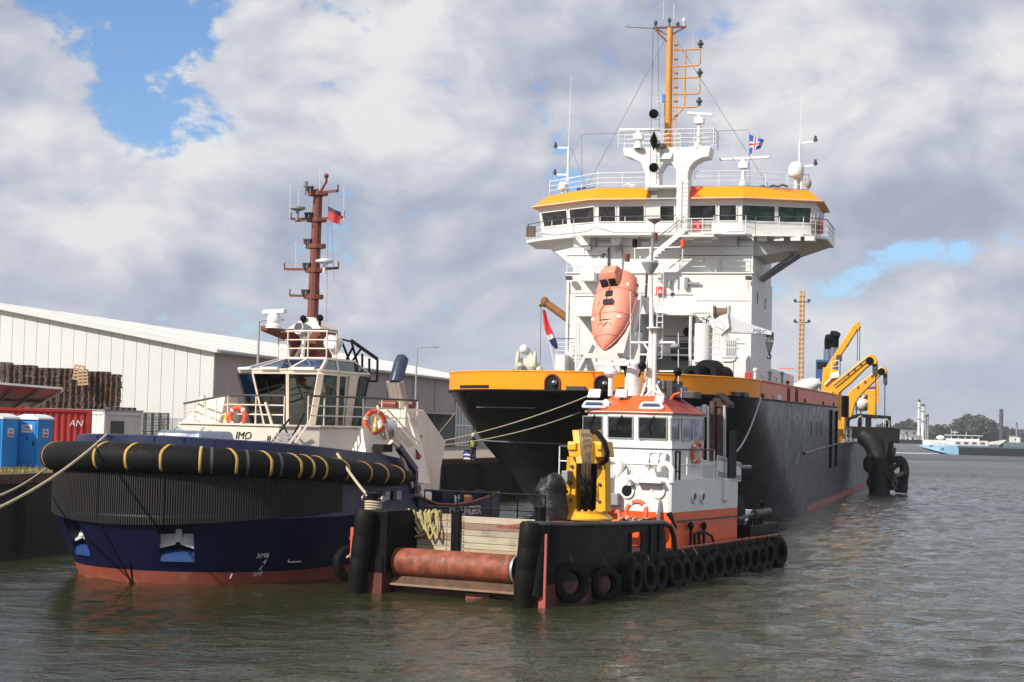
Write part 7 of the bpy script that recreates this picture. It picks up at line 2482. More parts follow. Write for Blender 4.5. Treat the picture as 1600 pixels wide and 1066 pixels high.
# white vent trunk, radars, ball lamps and mast
c0, c1 = roofp(988, 622, 13.0), roofp(990, 568, 13.0)
MB().cyl((c0.x, 13, zr1), (c0.x, 13, c1.z - .1), .30, .27, 16).ball((c0.x - .05, 13, c1.z - .05), .28, 14, (1.2, 1, .7)).build('white_trunk', WHITE2, wb_)
a, b = roofp(931, 569, 12.7), roofp(984, 569, 12.4)
o = MB().bar(a, b, .13, .14).build('radar_scanner', WHITE2, wb_, smooth=0, bevel=.03)
c = roofp(955, 575, 12.6)
MB().lathe([(.17, -.32), (.26, -.22), (.26, -.12), (.14, 0), (.12, .1)], c, n=14).cyl((c.x, 12.6, zr1), (c.x, 12.6, c.z - .28), .10, n=10).build('radar_post', WHITE2, o)
for px, py in ((975, 572), (1003.5, 572), (1059, 581)):
    c = roofp(px, py, 12.8)
    MB().ball(c, .16, 12).cyl(c, c + V(.08 if px < 990 else -.12, 0, -.4), .03, n=6).build('ball_lamp', BLACKP, wb_)
y = 13.2
k0, k1 = roofp(1016, 622, y), roofp(1017, 400, y)
mstb = MB().cyl((k0.x, y, zr1 - .05), (k0.x, y, roofp(1015, 520, y).z), .125, .10, 12).cyl((k0.x, y, roofp(1015, 520, y).z), (k1.x, y, k1.z), .075, .06, 10).build('mast', WHITE2, wb_)
kk = roofp(1025, 590, y)
MB().cyl((kk.x, y - .15, zr1), (kk.x, y - .15, roofp(1025, 512, y).z), .075, n=10).cyl((kk.x, y - .15, roofp(1025, 514, y).z), (kk.x, y - .15, roofp(1025, 512, y).z), .32, n=14).build('mast_leg', WHITE2, mstb)
c = roofp(1016, 411, y)
MB().lathe([(.08, -.45), (.30, -.08), (.33, 0), (.30, .06), (.05, .08)], c, n=16).build('mast_dish', paint('dish_grey', (.36, .37, .38), .4), mstb)
c2 = roofp(1021, 372, y)
MB().cyl((c.x + .03, y, c.z), (c2.x, y, c2.z), .06, n=8).cyl(c2 + V(0, 0, .08), c2 + V(0, 0, .2), .09, n=8).build('top_pole', GREYP, mstb)
c3 = roofp(1023, 346, y)
MB().lathe([(.02, -.1), (.28, .06), (.28, .1), (.02, .12)], c3, n=14).cyl(c2, c3, .025, n=5).build('top_antenna', paint('antenna_pink', (.55, .47, .45), .5), mstb)
for px, py, r_, mt in ((1024, 370, .09, MASTR), (1067, 381, .09, ORANGE), (992, 380, .10, BLACKP), (980, 403, .10, MASTR)):
    p = roofp(px, py, y)
    MB().cyl(p - V(0, 0, .14), p + V(0, 0, .14), r_, n=10).build('signal_lamp', mt, mstb)
MB().bar(roofp(990, 388, y), roofp(1067, 386, y), .045).bar(roofp(985, 410, y), roofp(1066, 411, y), .05).bar(roofp(986, 535, y), roofp(1055, 535, y), .07).bar(roofp(1005, 535, y), roofp(1014, 548, y), .06).bar(roofp(1032, 535, y), roofp(1022, 548, y), .06).bar(roofp(1010, 580, y), roofp(1060, 580, y), .05).cyl(roofp(1017, 386, y), roofp(1016, 585, y), .05, n=5).build('yard', WHITE2, mstb, smooth=0)
for a, b in (((992, 380), (992, 410)), ((1067, 386), (1066, 411)), ((1000, 400), (1001, 411))): MB().cyl(roofp(*a, y), roofp(*b, y), .025, n=5).build('lamp_pole', WHITE2, mstb)
for px in (1055, 1056): pass
c = roofp(1055, 541, y); MB().ball(c, .14, 10, (1.4, 1, .8)).build('yard_lamp', GREYP, mstb)
MB().cyl(roofp(1011, 425, y + .1), roofp(1009, 465, y + .1), .05, n=8).build('mast_cable', MASTR, mstb)
for a, b in (((1003, 620), (1013, 548)), ((1030, 620), (1020, 540)), ((998, 445), (1010, 445)), ((985, 455), (985, 600)), ((1002, 455), (995, 600)), ((1060, 520), (1060, 600))):
    MB().cyl(roofp(*a, y), roofp(*b, y), .03 if b[1] > 541 and a[0] in (1003, 1030) else .016, n=5).build('stay', WHITE2, mstb)
lad = MB()
for dx in (.30, .52): lad.cyl((k1.x + dx, y, roofp(1016, 560, y).z), (k1.x + dx, y, roofp(1016, 418, y).z), .02, n=4)
for j in range(16): z = lerp(roofp(1016, 560, y).z, roofp(1016, 420, y).z, j / 15); lad.cyl((k1.x + .3, y, z), (k1.x + .52, y, z), .015, n=4)
lad.build('mast_ladder', WHITE2, mstb)
# braces at the mast foot
for a, b in (((1001, 623), (1012, 590)), ((1036, 623), (1022, 595)), ((1005, 623), (1030, 596)), ((1040, 621), (1005, 600))):
    MB().cyl(roofp(*a, y - .4), roofp(*b, y), .05, n=6).build('mast_brace', WHITE2, mstb)
# air conditioners, smoke-grey boxes on the roof
p, q_ = roofp(1029, 624, 13.6), roofp(1041, 594, 13.6)
ac = MB().box(p.x, q_.x, 13.6, 14.4, zr1, q_.z).build('air_conditioner', paint('ac_cream', (.55, .54, .50), .5), wb_, smooth=0, bevel=.03)
MB().lathe([(.19, 0), (.19, .02)], ((p.x + q_.x) / 2, 13.58, q_.z - .22), (0, -1, 0), 16).build('fan_guard', GREYP, ac)
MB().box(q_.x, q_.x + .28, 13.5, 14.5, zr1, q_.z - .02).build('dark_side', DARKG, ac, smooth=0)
for px0, px1, py in ((1052, 1066, 604), (1066, 1086, 612)):
    p, q_ = roofp(px0, 624, 13.9), roofp(px1, py, 13.9)
    MB().box(p.x, q_.x, 13.9, 14.5, zr1, q_.z).build('roof_locker', DARKG if px0 > 1060 else GREYP, wb_, smooth=0, bevel=.02)
p = roofp(1048, 625, 12.9)
MB().tube([p, p + V(.14, 0, .2), p + V(.35, 0, .25)], .05, 6).build('roof_handle', ORANGE, wb_)
# exhaust pipes aft of the wheelhouse, rusty, inside a dark frame
YE = 15.6
def ep(px, py): return M.P(px, py, YE)
for px, r_ in ((1113, .125), (1124, .105)):
    a, b = ep(px, 745), ep(px + 1, 628 + (px - 1114))
    mb = MB()
    n_ = 14
    mb.tube([a.lerp(b, k / n_) for k in range(n_ + 1)], [r_ * (1 if k % 2 else 1.07) for k in range(n_ + 1)], 10)
    mb.build('exhaust_pipe', MATS.get('burnt_pipe') or paint('burnt_pipe', (.085, .040, .030), .6, dirt=.7, dirtcol=(.22, .13, .11), scale=1.5, streak=.3, streakcol=(.03, .02, .02)), wb_)
for px in (1107, 1132):
    MB().bar(ep(px, 745), ep(px, 634), .09).build('frame_post', STEEL if px > 1110 else WHITE2, wb_, smooth=0)
MB().hull2([ep(1106, 634), ep(1120, 614), ep(1136, 632), ep(1136, 637)], [k + V(0, .8, 0) for k in (ep(1106, 634), ep(1120, 614), ep(1136, 632), ep(1136, 637))]).build('exhaust_hood', paint('dark_brown_hood', (.05, .022, .018), .7), wb_, smooth=0)
MB().box(ep(1104, 720).x, ep(1134, 720).x, YE + .3, YE + 1.1, zL, ep(1120, 672).z).build('engine_casing', BLACKP, wb_, smooth=0)
MB().box(-1.6, cr - .15, 15.2, 16.6, zL, zL + .62).build('lavender_locker', WHITE, wb_, smooth=0)
for px, py in ((1104, 637), (1095, 640)):
    p = ep(px, py)
    MB().box(p.x - .08, p.x + .08, YE - .3, YE - .2, p.z - .35, p.z + .1).build('white_plate', WHITE2, wb_, smooth=0)
# side pipework on the orange wall
for px in (1079.5, 1100):
    p = M.Q(px, 822, cr + .12)
    MB().ball(p, .16, 12, (.6, 1, 1)).build('vent_head', BLACKP, wb_)
    MB().cyl((cr + .12, p.y, DKZ), (cr + .12, p.y, p.z), .05, n=8).build('vent_pipe', BLACKP, wb_)
a, b = M.Q(1087, 835, cr + .12), M.Q(1117, 855, cr + .14)
MB().tube([M.Q(1085, 858, cr + .12), M.Q(1085, 836, cr + .12), M.Q(1092, 832, cr + .12), M.Q(1103, 832, cr + .13), M.Q(1112, 838, cr + .14), M.Q(1117, 856, cr + .14)], .05, 7).cyl(M.Q(1092, 832, cr + .12), M.Q(1092, 858, cr + .12), .05, n=7).build('fuel_pipe', BLACKP, wb_)
# red tank and coils on deck before the house
p = M.P(944, 797, 9.4)
MB().cyl((p.x - .35, 9.4, p.z), (p.x + .25, 9.4, p.z), .11, n=10).build('red_cylinder', RED, wb_)
for dx in range(8):
    MB().tube([(-1.1 + .12 * dx + .08 * math.cos(t * .7), 9.2 + .3 * math.sin(t * .7), 2.12 + .05 * math.sin(t + dx)) for t in range(9)], .035, 5, True).build('chain_heap', RUST if dx % 2 else ROPE, wb_)
# stern gear: tow gantry arm, white cover
st0, st1 = M.Q(1152, 837, -.1), M.Q(1203, 797, -.3)
MB().cyl(M.Q(1153, 812, cr), M.Q(1178, 803, cr), .07, n=8).cyl(M.Q(1178, 803, cr), M.Q(1202, 799, cr), .16, .13, 10).build('stern_arm', paint('worn_dark_pipe', (.06, .055, .05), .5), wb_)
q = [M.Q(1153, 795, -1.2), M.Q(1180, 797, -1.2), M.Q(1172, 812, -1.2), M.Q(1168, 828, -1.2), M.Q(1153, 812, -1.2)]
MB().ext(q, (-1.2, 0, 0)).build('white_cover', WHITE2, wb_, smooth=0, bevel=.05)
for px, pt_ in ((1172, 806), (1180, 803), (1184, 806), (1190, 818), (1194, 818)):
    a, b = M.Q(px, 850, cr), M.Q(px, pt_, cr)
    MB().bar((cr, a.y, DKZ), (cr, a.y, b.z), .12, .16).build('stern_post', BLACKP, wb_, smooth=0)
for k in range(3):
    p = M.Q(1174 + k * 5, 814, cr + .05)
    MB().tube([p + V(0, .4 * math.cos(t), .35 * math.sin(t) - .2) for t in [i * .7 for i in range(9)]], .05, 6, True).build('hanging_hose', BLACKP, wb_)
p = M.Q(1191, 787, cr)
MB().ball(p, .12, 10).cyl(p, (p.x, p.y, DKZ), .04, n=6).build('stern_lamp', BLACKP, wb_)
MB().box(-3.5, .1, 18.2, 21.4, DKZ, DKZ + .5).build('winch_bed', BLACKP, wb_, smooth=0, bevel=.05)
MB().lathe([(.7, -.8), (.7, -.7), (.4, -.7), (.4, .7), (.7, .7), (.7, .8)], (-1.4, 18.8, DKZ + .9), (1, 0, 0), 18).build('tow_winch', BLACKP, wb_)


# ---- tyres along the side (hung on chains: things of their own)
def tyre(fr, c, ax, label, R0=.56, group='tyre fenders along the workboat side'):
    t = thing('tyre_fender', label, 'tyre', fr, c, group)
    r1, wd = R0 * .56, R0 * .30
    prof = [(r1, -wd * .75), (r1 + .03, -wd), (R0 * .80, -wd * 1.12), (R0 * .95, -wd * .95), (R0, -wd * .55), (R0, wd * .55), (R0 * .95, wd * .95), (R0 * .80, wd * 1.12), (r1 + .03, wd), (r1, wd * .75), (r1 + .05, 0)]
    MB().lathe(prof, c, ax, 28, True).build('carcass', RUBBER, t, smooth=40)
    a = Vector(ax).normalized()
    up = Vector((0, 0, 1))
    tr = MB()
    side = a.cross(up)
    for k in range(28):
        b = k * 2 * math.pi / 28
        d = up * math.cos(b) + side * math.sin(b)
        tr.bar(Vector(c) + d * (R0 + .004) - a * wd * .5, Vector(c) + d * (R0 + .004) + a * wd * .5, .05, .016, up=d)
    tr.build('tread', RUBBER, t, smooth=0)
    MB().tube([Vector(c) + up * (r1 * .9) + a * wd * .4, Vector(c) + up * (R0 + .06) + a * wd * .5, Vector(c) + up * (R0 + .25) - a * wd * .6], .022, 5).build('hanging_chain', MATS['dark_rust'], t)
    return t


ordw = ['first', 'second', 'third', 'fourth', 'fifth', 'sixth', 'seventh', 'eighth', 'ninth', 'tenth', 'eleventh', 'twelfth', 'thirteenth', 'fourteenth', 'fifteenth', 'sixteenth', 'seventeenth', 'eighteenth']
tpx = [(892, 911, .58), (944, 911, .56), (988, 907, .55), (1009, 904, .55), (1028, 902, .54), (1052, 897, .54), (1068, 895, .53), (1086, 892, .53), (1103, 888, .53), (1118, 885, .52), (1133, 881, .52), (1149, 877, .52), (1161, 874, .52), (1174, 871, .52), (1186, 868, .52), (1198, 866, .52), (1215, 861, .60)]
for i, (px, py, r0) in enumerate(tpx):
    xx = .84 if i < 2 else .82 - .06 * max(0, (i - 2)) if i < 6 else .54
    p = M.Q(px, py, xx)
    ax = (1, -.03, .04) if i > 1 else (.80, -.60, .1) if i == 0 else (.88, -.47, .06)
    random.seed(i + 50)
    ax = (ax[0], ax[1] + random.uniform(-.10, .10), ax[2] + random.uniform(-.06, .12))
    r0 *= random.uniform(.93, 1.05)
    tyre(M, (xx, p.y + random.uniform(-.06, .06), max(.26, p.z + random.uniform(-.06, .06))), ax, f'{ordw[i]} black tyre fender from the workboat bow along its side' if i < 16 else 'large black tyre fender at the workboat stern corner, last of the row', r0)
p = M.P(524, 880, .1)
tyre(M, (-6.28, .35, p.z), (.9, -.44, .05), 'black tyre fender on the far bow corner beside the tug', .56)
MB().tube([(-6.2, .05, p.z + .2), (-6.05, .0, p.z + .28), (-5.9, -.05, p.z + .45)], .035, 6).build('lashing_rope', ROPE, wb_)

# ---- yellow knuckle boom crane
c = M.P(911, 806, 5.8)
kr = thing('deck_crane', 'yellow folded knuckle boom crane on the workboat bow', 'crane', M, (c.x, 5.8, 2.0))
cx, cy = c.x, 5.8
def kp(px, py, y=5.4): return M.P(px, py, y)
zb_ = kp(911, 812).z
MB().cyl((cx, cy, 1.1), (cx, cy, zb_), .72, n=28).build('pedestal', BLACKP, kr)
tt = MB()
for k in range(48):
    a = k * 2 * math.pi / 48
    tt.box(cx + .80 * math.cos(a) - .03, cx + .80 * math.cos(a) + .03, cy + .80 * math.sin(a) - .03, cy + .80 * math.sin(a) + .03, zb_ - .12, zb_)
tt.build('gear_ring', BLACKP, kr, smooth=0)
z0 = zb_
bs = MB().lathe([(.98, 0), (.98, .05), (.80, .20), (.80, .26), (.2, .27)], (cx, cy, z0), n=36).build('turntable', CRANEY, kr, smooth=30)
mb = MB()
for k in range(22):
    a = k * 2 * math.pi / 22
    mb.cyl((cx + .74 * math.cos(a), cy + .74 * math.sin(a), z0 + .25), (cx + .74 * math.cos(a), cy + .74 * math.sin(a), z0 + .33), .045, n=8)
mb.build('bolt', CRANEY, bs)
ztop = kp(911, 715).z
for s_ in (-1, 1):
    x0, x1 = (kp(884, 760).x, kp(897, 760).x) if s_ < 0 else (kp(929, 760).x, kp(941, 760).x)
    MB().hull2([(x0, cy - .30, z0 + .25), (x1, cy - .30, z0 + .25), (x1, cy + .34, z0 + .25), (x0, cy + .34, z0 + .25)], [(x0 + .07 * (s_ < 0), cy - .26, ztop), (x1 - .05 * (s_ > 0), cy - .26, ztop), (x1 - .05 * (s_ > 0), cy + .30, ztop), (x0 + .07 * (s_ < 0), cy + .30, ztop)]).build('column_plate', CRANEY, kr, smooth=0, bevel=.03)
    MB().bar((x0 - .04 if s_ < 0 else x1 + .04, cy - .28, z0 + .3), (x0 + .02 if s_ < 0 else x1 - .03, cy - .25, ztop), .05, .12).build('column_rib', CRANEY, kr, smooth=0, bevel=.01)
    for k in range(3):
        zz = lerp(z0 + .6, ztop - .3, k / 2)
        MB().lathe([(.06, 0), (.06, .03), (.03, .05)], ((x0 + x1) / 2, cy - .30, zz), (0, -1, 0), 8).build('pin', DARKG, kr)
x0, x1 = kp(897, 760).x, kp(929, 760).x
MB().box(x0, x1, cy + .2, cy + .35, z0 + .25, ztop - .2).build('column_back', BLACKP, kr, smooth=0)
MB().cyl((x0 + .3, cy - .1, z0 + .3), (x0 + .36, cy - .15, ztop - .3), .12, n=10).cyl((x0 + .30, cy - .1, z0 + .25), (x0 + .3, cy - .12, z0 + 1.0), .17, n=12).build('lift_cylinder', BLACKP, kr)
# boom base, folded boom and head
MB().hull2([kp(889, 715, 5.3), kp(941, 715, 5.3), kp(938, 690, 5.3), kp(886, 690, 5.3)], [p + V(0, .95, 0) for p in (kp(889, 715, 5.3), kp(941, 715, 5.3), kp(938, 690, 5.3), kp(886, 690, 5.3))]).build('boom_base', CRANEY, kr, smooth=0, bevel=.04)
MB().hull2([kp(900, 725, 5.25), kp(932, 725, 5.25), kp(925, 672, 5.5), kp(893, 672, 5.5)], [p + V(0, .8, 0) for p in (kp(900, 725, 5.25), kp(932, 725, 5.25), kp(925, 672, 5.5), kp(893, 672, 5.5))]).build('folded_boom', CRANEY, kr, smooth=0, bevel=.04)
for px0, px1 in ((886, 900), (931, 940)):
    MB().hull2([kp(px0, 704, 5.22), kp(px1, 704, 5.22), kp(px1, 692, 5.22), kp(px0, 692, 5.22)], [p + V(0, .2, .03) for p in (kp(px0, 704, 5.22), kp(px1, 704, 5.22), kp(px1, 692, 5.22), kp(px0, 692, 5.22))]).build('boom_lug', CRANEY, kr, smooth=0, bevel=.05)
mb = MB()
for k in range(8):
    dx = k * 2.3 - 1
    mb.tube([kp(906 + dx, 671, 5.45), kp(908 + dx, 690, 5.15), kp(909 + dx * .9, 705, 5.12), kp(911 + dx * .8, 722, 5.12), kp(910 + dx * .8, 735 + (k % 3) * 6, 5.3), kp(907 + dx * 1.1, 755 + (k * 7 % 15), 5.6)], .019, 5)
mb.build('hose_bundle', paint('grey_brown_hose', (.17, .13, .09), .6), kr)
mb = MB()
for k in range(6):
    mb.tube([kp(902 + k * 4, 735 + k * 3, 5.4), kp(904 + k * 4, 752, 5.25), kp(915 + k * 2, 764 + (k * 5 % 9), 5.25), kp(912 + k * 2, 780, 5.4)], .025, 5)
mb.build('hose', BLACKP, kr)
MB().tube([kp(924, 672, 5.5), kp(934, 677, 5.3), kp(944, 690, 5.2), kp(949, 708, 5.2), kp(947, 720, 5.25), kp(939, 725, 5.4)], .085, 8).build('large_hose', BLACKP, kr)
MB().tube([kp(886, 766, 5.3), kp(878, 772, 5.2), kp(872, 784, 5.2), kp(864, 795, 5.2)], .09, 8).build('armoured_hose', BLACKP, kr)
p = kp(882, 744, 5.2)
MB().box(p.x - .11, p.x + .11, 5.2, 5.5, p.z - .17, p.z + .17).build('control_box', GREYP, kr, smooth=0, bevel=.02)
MB().box(kp(890, 740).x, kp(890, 740).x + .05, cy - .33, cy - .315, kp(891, 746).z, kp(891, 735).z).build('rating_plate', GREYP, kr, smooth=0)
MB().tube([kp(884, 755, 5.3), kp(881, 770, 5.3), kp(884, 785, 5.3), kp(882, 800, 5.4)], .03, 5).build('cable', PALNEW, kr)
# tarpaulin covered winch left of the crane
c = M.P(861, 768, 4.6)
random.seed(21)
rings = []
zt_ = M.P(861, 747, 4.6).z
for k in range(13):
    f = k / 12
    r_ = (.52 + .06 * math.sin(f * 7) - .02 * f) * (1 if f < .85 else 1 - (f - .85) * 3.2)
    rings.append([(c.x + .02 * k * (1 if a < 3 else -1) * .3 + (r_ + .035 * math.sin(5 * a + k * .9) + .05 * random.uniform(-1, 1)) * math.cos(a) * .92, 4.6 + (r_ + .05 * math.sin(4 * a + k)) * math.sin(a), 1.9 + (zt_ - 1.9) * f + (.10 * math.cos(a * 2 + 1) + .08 * math.cos(a)) * f + .03 * random.uniform(-1, 1)) for a in [i * math.pi / 14 for i in range(28)]])
tpb = MB().loft(rings).build('covered_winch', CANVAS, None, smooth=60, base=(0, 0, 0))
tpb.location = M.world((0, 0, 0)); tpb.rotation_euler = (0, 0, -M.yaw)
tag(tpb, 'lumpy black tarpaulin bundle left of the yellow crane', 'tarpaulin')
# orange lifebuoy on its board in front of the orange wall
lifebuoy(M, tuple(M.P(994, 801, 9.9)), (0, -1, .25), 'orange lifebuoy lying against the orange deckhouse front behind the crane', .38)
lifebuoy(M, (wr0 + .12, M.Q(1090, 708, wr0 + .12).y, M.Q(1090, 708, wr0 + .12).z), (1, -.15, .0), 'dark red lifebuoy on the shaded wheelhouse side', .34)
# small spare orange parts by the buoy
p = M.P(962, 815, 9.6)
MB().hull2([p + V(-.2, 0, -.1), p + V(.25, 0, -.1), p + V(.05, .1, .4), p + V(-.05, .1, .4)], [k + V(0, .15, 0) for k in (p + V(-.2, 0, -.1), p + V(.25, 0, -.1), p + V(.05, .1, .4), p + V(-.05, .1, .4))]).build('orange_bracket', ORANGE, wb_, smooth=0)

# ---- rope coil hung over the planks
YR = ROPE
RP2 = paint('yellow_black_rope', (.50, .42, .16), .9, dirt=1.0, dirtcol=(.015, .015, .015), scale=13)
yc = yP - .12
loops = [((631, 801), (648, 838), (663, 836)), ((637, 800), (655, 834), (676, 800)), ((645, 801), (660, 830), (668, 802)), ((655, 801), (668, 832), (672, 803)), ((663, 801), (672, 842), (684, 802)), ((669, 801), (683, 842), (680, 802))]
mbp = []
for k, (a, b, d) in enumerate(loops):
    off = -.02 * k
    p0, p1, p2 = M.P(*a, yc + off), M.P(*b, yc + off - .03), M.P(*d, yc + off)
    mbp += [p0 + V(0, .22, -.02), p0 + V(0, .06, .05), p0.lerp(p1, .5) + V(-.06, 0, 0), p0.lerp(p1, .85) + V(-.03, 0, 0), p1, p1.lerp(p2, .2) + V(.03, 0, 0), p1.lerp(p2, .5) + V(.06, 0, 0), p2 + V(0, .06, .05), p2 + V(0, .22, -.02)]


def smooth_path(pts, n=4):
    out_ = []
    P_ = [pts[0]] + pts + [pts[-1]]
    for i in range(1, len(P_) - 2):
        a, b, c, d = P_[i - 1], P_[i], P_[i + 1], P_[i + 2]
        for j in range(n):
            t = j / n
            out_.append(.5 * ((2 * b) + (c - a) * t + (2 * a - 5 * b + 4 * c - d) * t * t + (3 * b - a - 3 * c + d) * t ** 3))
    out_.append(pts[-1])
    return out_


rc_ = thing('rope_coil', 'yellow and black rope looped over the pale planks of the bow ramp', 'rope', M, mbp[0])
MB().tube(smooth_path(mbp), .033, 7).build('coil', RP2, rc_)

# ================================================================== MOORING LINES
c = M.world((M.P(583, 788, 1.0).x, 1.0, 2.72))
a = T.world(T.Q(527, 709, 4.75))
rope_thing(a, c, .08, 'pale mooring rope from the tug side down to the workboat bollard', .045)
for k in range(4):
    p = M.P(583, 788, 1.0)
    MB().tube([(p.x + .24 * math.cos(t * .6), 1.0 + .24 * math.sin(t * .6), 2.48 + k * .08 + .02 * math.sin(t)) for t in range(11)], .04, 6, True).build('rope_turn', ROPE, wb_)
MB().tube([M.P(574, 802, .15), M.P(572, 815, -.1), M.P(569, 838, -.1)], .02, 5).build('rope_tail', ROPE, wb_)
# quay lines in the left foreground
a = T.world(bw[min(range(len(bw)), key=lambda i: abs(pix(T.world(bw[i][1]))[0] - 165) + (500 if bw[i][1].y > 6 else 0))][1])
b = G.P(-40, 810, 42)
rope_thing(a, b, .25, 'nearer pale mooring rope from the tug bow to the lower left edge', .04)
a2 = T.world(fend_path(.2)) + V(-.3, .8, .35)
rope_thing(G.P(84, 722, 61), G.P(-40, 787, 44), .20, 'farther pale mooring rope passing behind the tug fender on the left', .035)
# dredger bow lines to the quay side behind the tug
def bowp(px, py):
    c, t, n = bow_at(px)
    z = D.P(px, py, c.y).z
    return D.world((c.x + n.x * .1, c.y + n.y * .1, z))


rope_thing(bowp(936, 612), G.P(672, 693, 78), .25, 'upper mooring line from the dredger fairlead to the tug stern', .028)
rope_thing(D.world(D.P(915, 641, -8)), G.P(676, 697, 80), .30, 'lower mooring line across the black dredger bow', .028)
rope_thing(G.P(711, 645, 100), G.P(674, 690, 82), .05, 'short steep mooring line left of the dredger bow', .025)
rope_thing(G.P(712, 697, 99), G.P(676, 698, 82), .02, 'short level rope low behind the tug stern', .03)
rope_thing(D.world((HB + .1, -.5, ZD + .05)), G.P(1131, 713, 86), .9, 'white rope hanging in a curve beside the dredger shoulder', .04, PRINTW)

# ================================================================== LIFEBOAT on the dredger's bow ramp
def ortho(a, v):
    a = Vector(a).normalized(); v = Vector(v)
    v = (v - a * v.dot(a)).normalized()
    return a, v, a.cross(v)


tip = D.P(944.5, 547, 9.0)
la, lv, lu = ortho((.07, .50, .86), (-.30, -.84, .42))
lbt = thing('lifeboat', 'salmon enclosed lifeboat hanging bow down on the white superstructure', 'lifeboat', D, tip)
lu = -lu if lu.x < 0 else lu
def lb(s, u, v): return tip + la * (s * .86) + lu * (u * 1.16) + lv * v
SEC = [(0, .04, .12, .10), (.35, .34, .42, .28), (.9, .68, .70, .48), (1.6, .95, .88, .66), (2.5, 1.14, 1.0, .84), (3.5, 1.20, 1.02, .96), (4.4, 1.18, 1.0, 1.02), (5.2, 1.10, .95, 1.04), (5.8, .98, .85, .98), (6.1, .80, .70, .86)]
rings = []
for s, w_, d, h in SEC:
    prof = [(0, -d), (w_ * .45, -d * .82), (w_ * .82, -d * .45), (w_ * .98, -d * .08), (w_ * 1.0, .05), (w_ * .97, h * .3), (w_ * .86, h * .62), (w_ * .55, h * .9), (0, h)]
    prof = prof + [(-u, v) for u, v in prof[-2:0:-1]]
    rings.append([lb(s, u, v) for u, v in prof])
MB().loft(rings).build('hull_and_canopy', LIFEB, lbt, smooth=50)
MB().tube([lb(s, w_ * 1.0, .02) for s, w_, d, h in SEC], .05, 6).tube([lb(s, -w_ * 1.0, .02) for s, w_, d, h in SEC], .05, 6).build('gunwale', LIFEB, lbt)
twr = [[lb(4.55, -.52, .95), lb(4.55, .52, .95), lb(4.9, .50, 1.45), lb(4.9, -.50, 1.45)], [lb(5.35, -.52, 1.0), lb(5.35, .52, 1.0), lb(5.25, .46, 1.68), lb(5.25, -.46, 1.68)], [lb(6.05, -.48, .7), lb(6.05, .48, .7), lb(5.95, .42, 1.45), lb(5.95, -.42, 1.45)]]
tw_ = MB().loft(twr).build('conning_tower', LIFEB, lbt, smooth=30, bevel=.05)
for u0, u1 in ((-.46, -.05), (.05, .46)):
    q = [lb(lerp(4.55, 4.9, f) - .035, u, lerp(.95, 1.45, f) + .0) for f, u in ((.12, u0), (.12, u1), (.96, u1 * .97), (.96, u0 * .97))]
    n = (q[1] - q[0]).cross(q[3] - q[0]).normalized()
    if n.dot(-la) < 0: n = -n
    MB().ext([k + n * .01 for k in q], n * .02).build('window', GLASSD, tw_, smooth=0)
for s, u, a_, b_ in ((3.95, .06, .19, .22), (3.25, .12, .29, .19)):
    hh = 1.01
    q = [lb(s - b_, u - a_, hh), lb(s - b_, u + a_, hh), lb(s + b_, u + a_, hh + .02), lb(s + b_, u - a_, hh + .02)]
    MB().ext(q, lv * .03).build('window', GLASSD, lbt, smooth=0)
for s in (1.25, 2.9, 4.5):
    sec = min(SEC, key=lambda q: abs(q[0] - s))
    w_, h = sec[1], sec[3]
    MB().tube([lb(sec[0], u, v + .005) for u, v in ((w_ * 1.0, .05), (w_ * .975, h * .3), (w_ * .87, h * .62), (w_ * .56, h * .9), (0, h), (-w_ * .56, h * .9), (-w_ * .87, h * .62), (-w_ * .975, h * .3), (-w_, .05))], .018, 4).build('moulded_seam', paint('seam_salmon', (.5, .13, .085), .6) if 'seam_salmon' not in MATS else MATS['seam_salmon'], lbt)
for s, u, v in ((2.2, .75, .66), (2.2, -.75, .66), (4.8, .85, .78)):
    MB().ext([lb(s - .12, u - .1, v), lb(s - .12, u + .1, v - .12), lb(s + .12, u + .1, v - .12), lb(s + .12, u - .1, v)], lv * .03).build('reflective_tape', PRINTW, lbt, smooth=0)
zig = []
for k in range(11):
    f = k / 10
    w_ = 1.0
    u = lerp(-1.0, 1.0, f)
    s = 1.75 + .25 * abs(u)
    zig.append(lb(s - (.28 if k % 2 else 0), u * .98, .62 * (1 - u * u) + .08))
MB().tube(zig, .022, 5).build('grab_line', BLACKP, lbt)
MB().tube([lb(1.95 + .1 * abs(u), u * 1.04, .70 * (1 - u * u) + .05) for u in [i / 8 - 1 for i in range(17)]], .025, 5).build('grab_line', BLACKP, lbt)
MB().tube([lb(1.9, -.25, .76), lb(2.6, -.32, .86), lb(3.2, -.05, .97), lb(4.0, -.02, 1.04), lb(4.6, .1, 1.1)], .02, 5).tube([lb(3.2, -.5, .86), lb(4.3, -.42, .92)], .02, 5).build('painter_line', BLACKP, lbt)
for s, u in ((5.0, 1.08), (4.2, 1.17), (2.2, 1.05), (4.4, -1.17)):
    MB().box(-.01, .01, -.01, .01, -.01, .01) if False else MB().bar(lb(s, u, .0), lb(s + .3, u, .0), .14, .14).build('fitting', BLACKP, lbt, smooth=0)

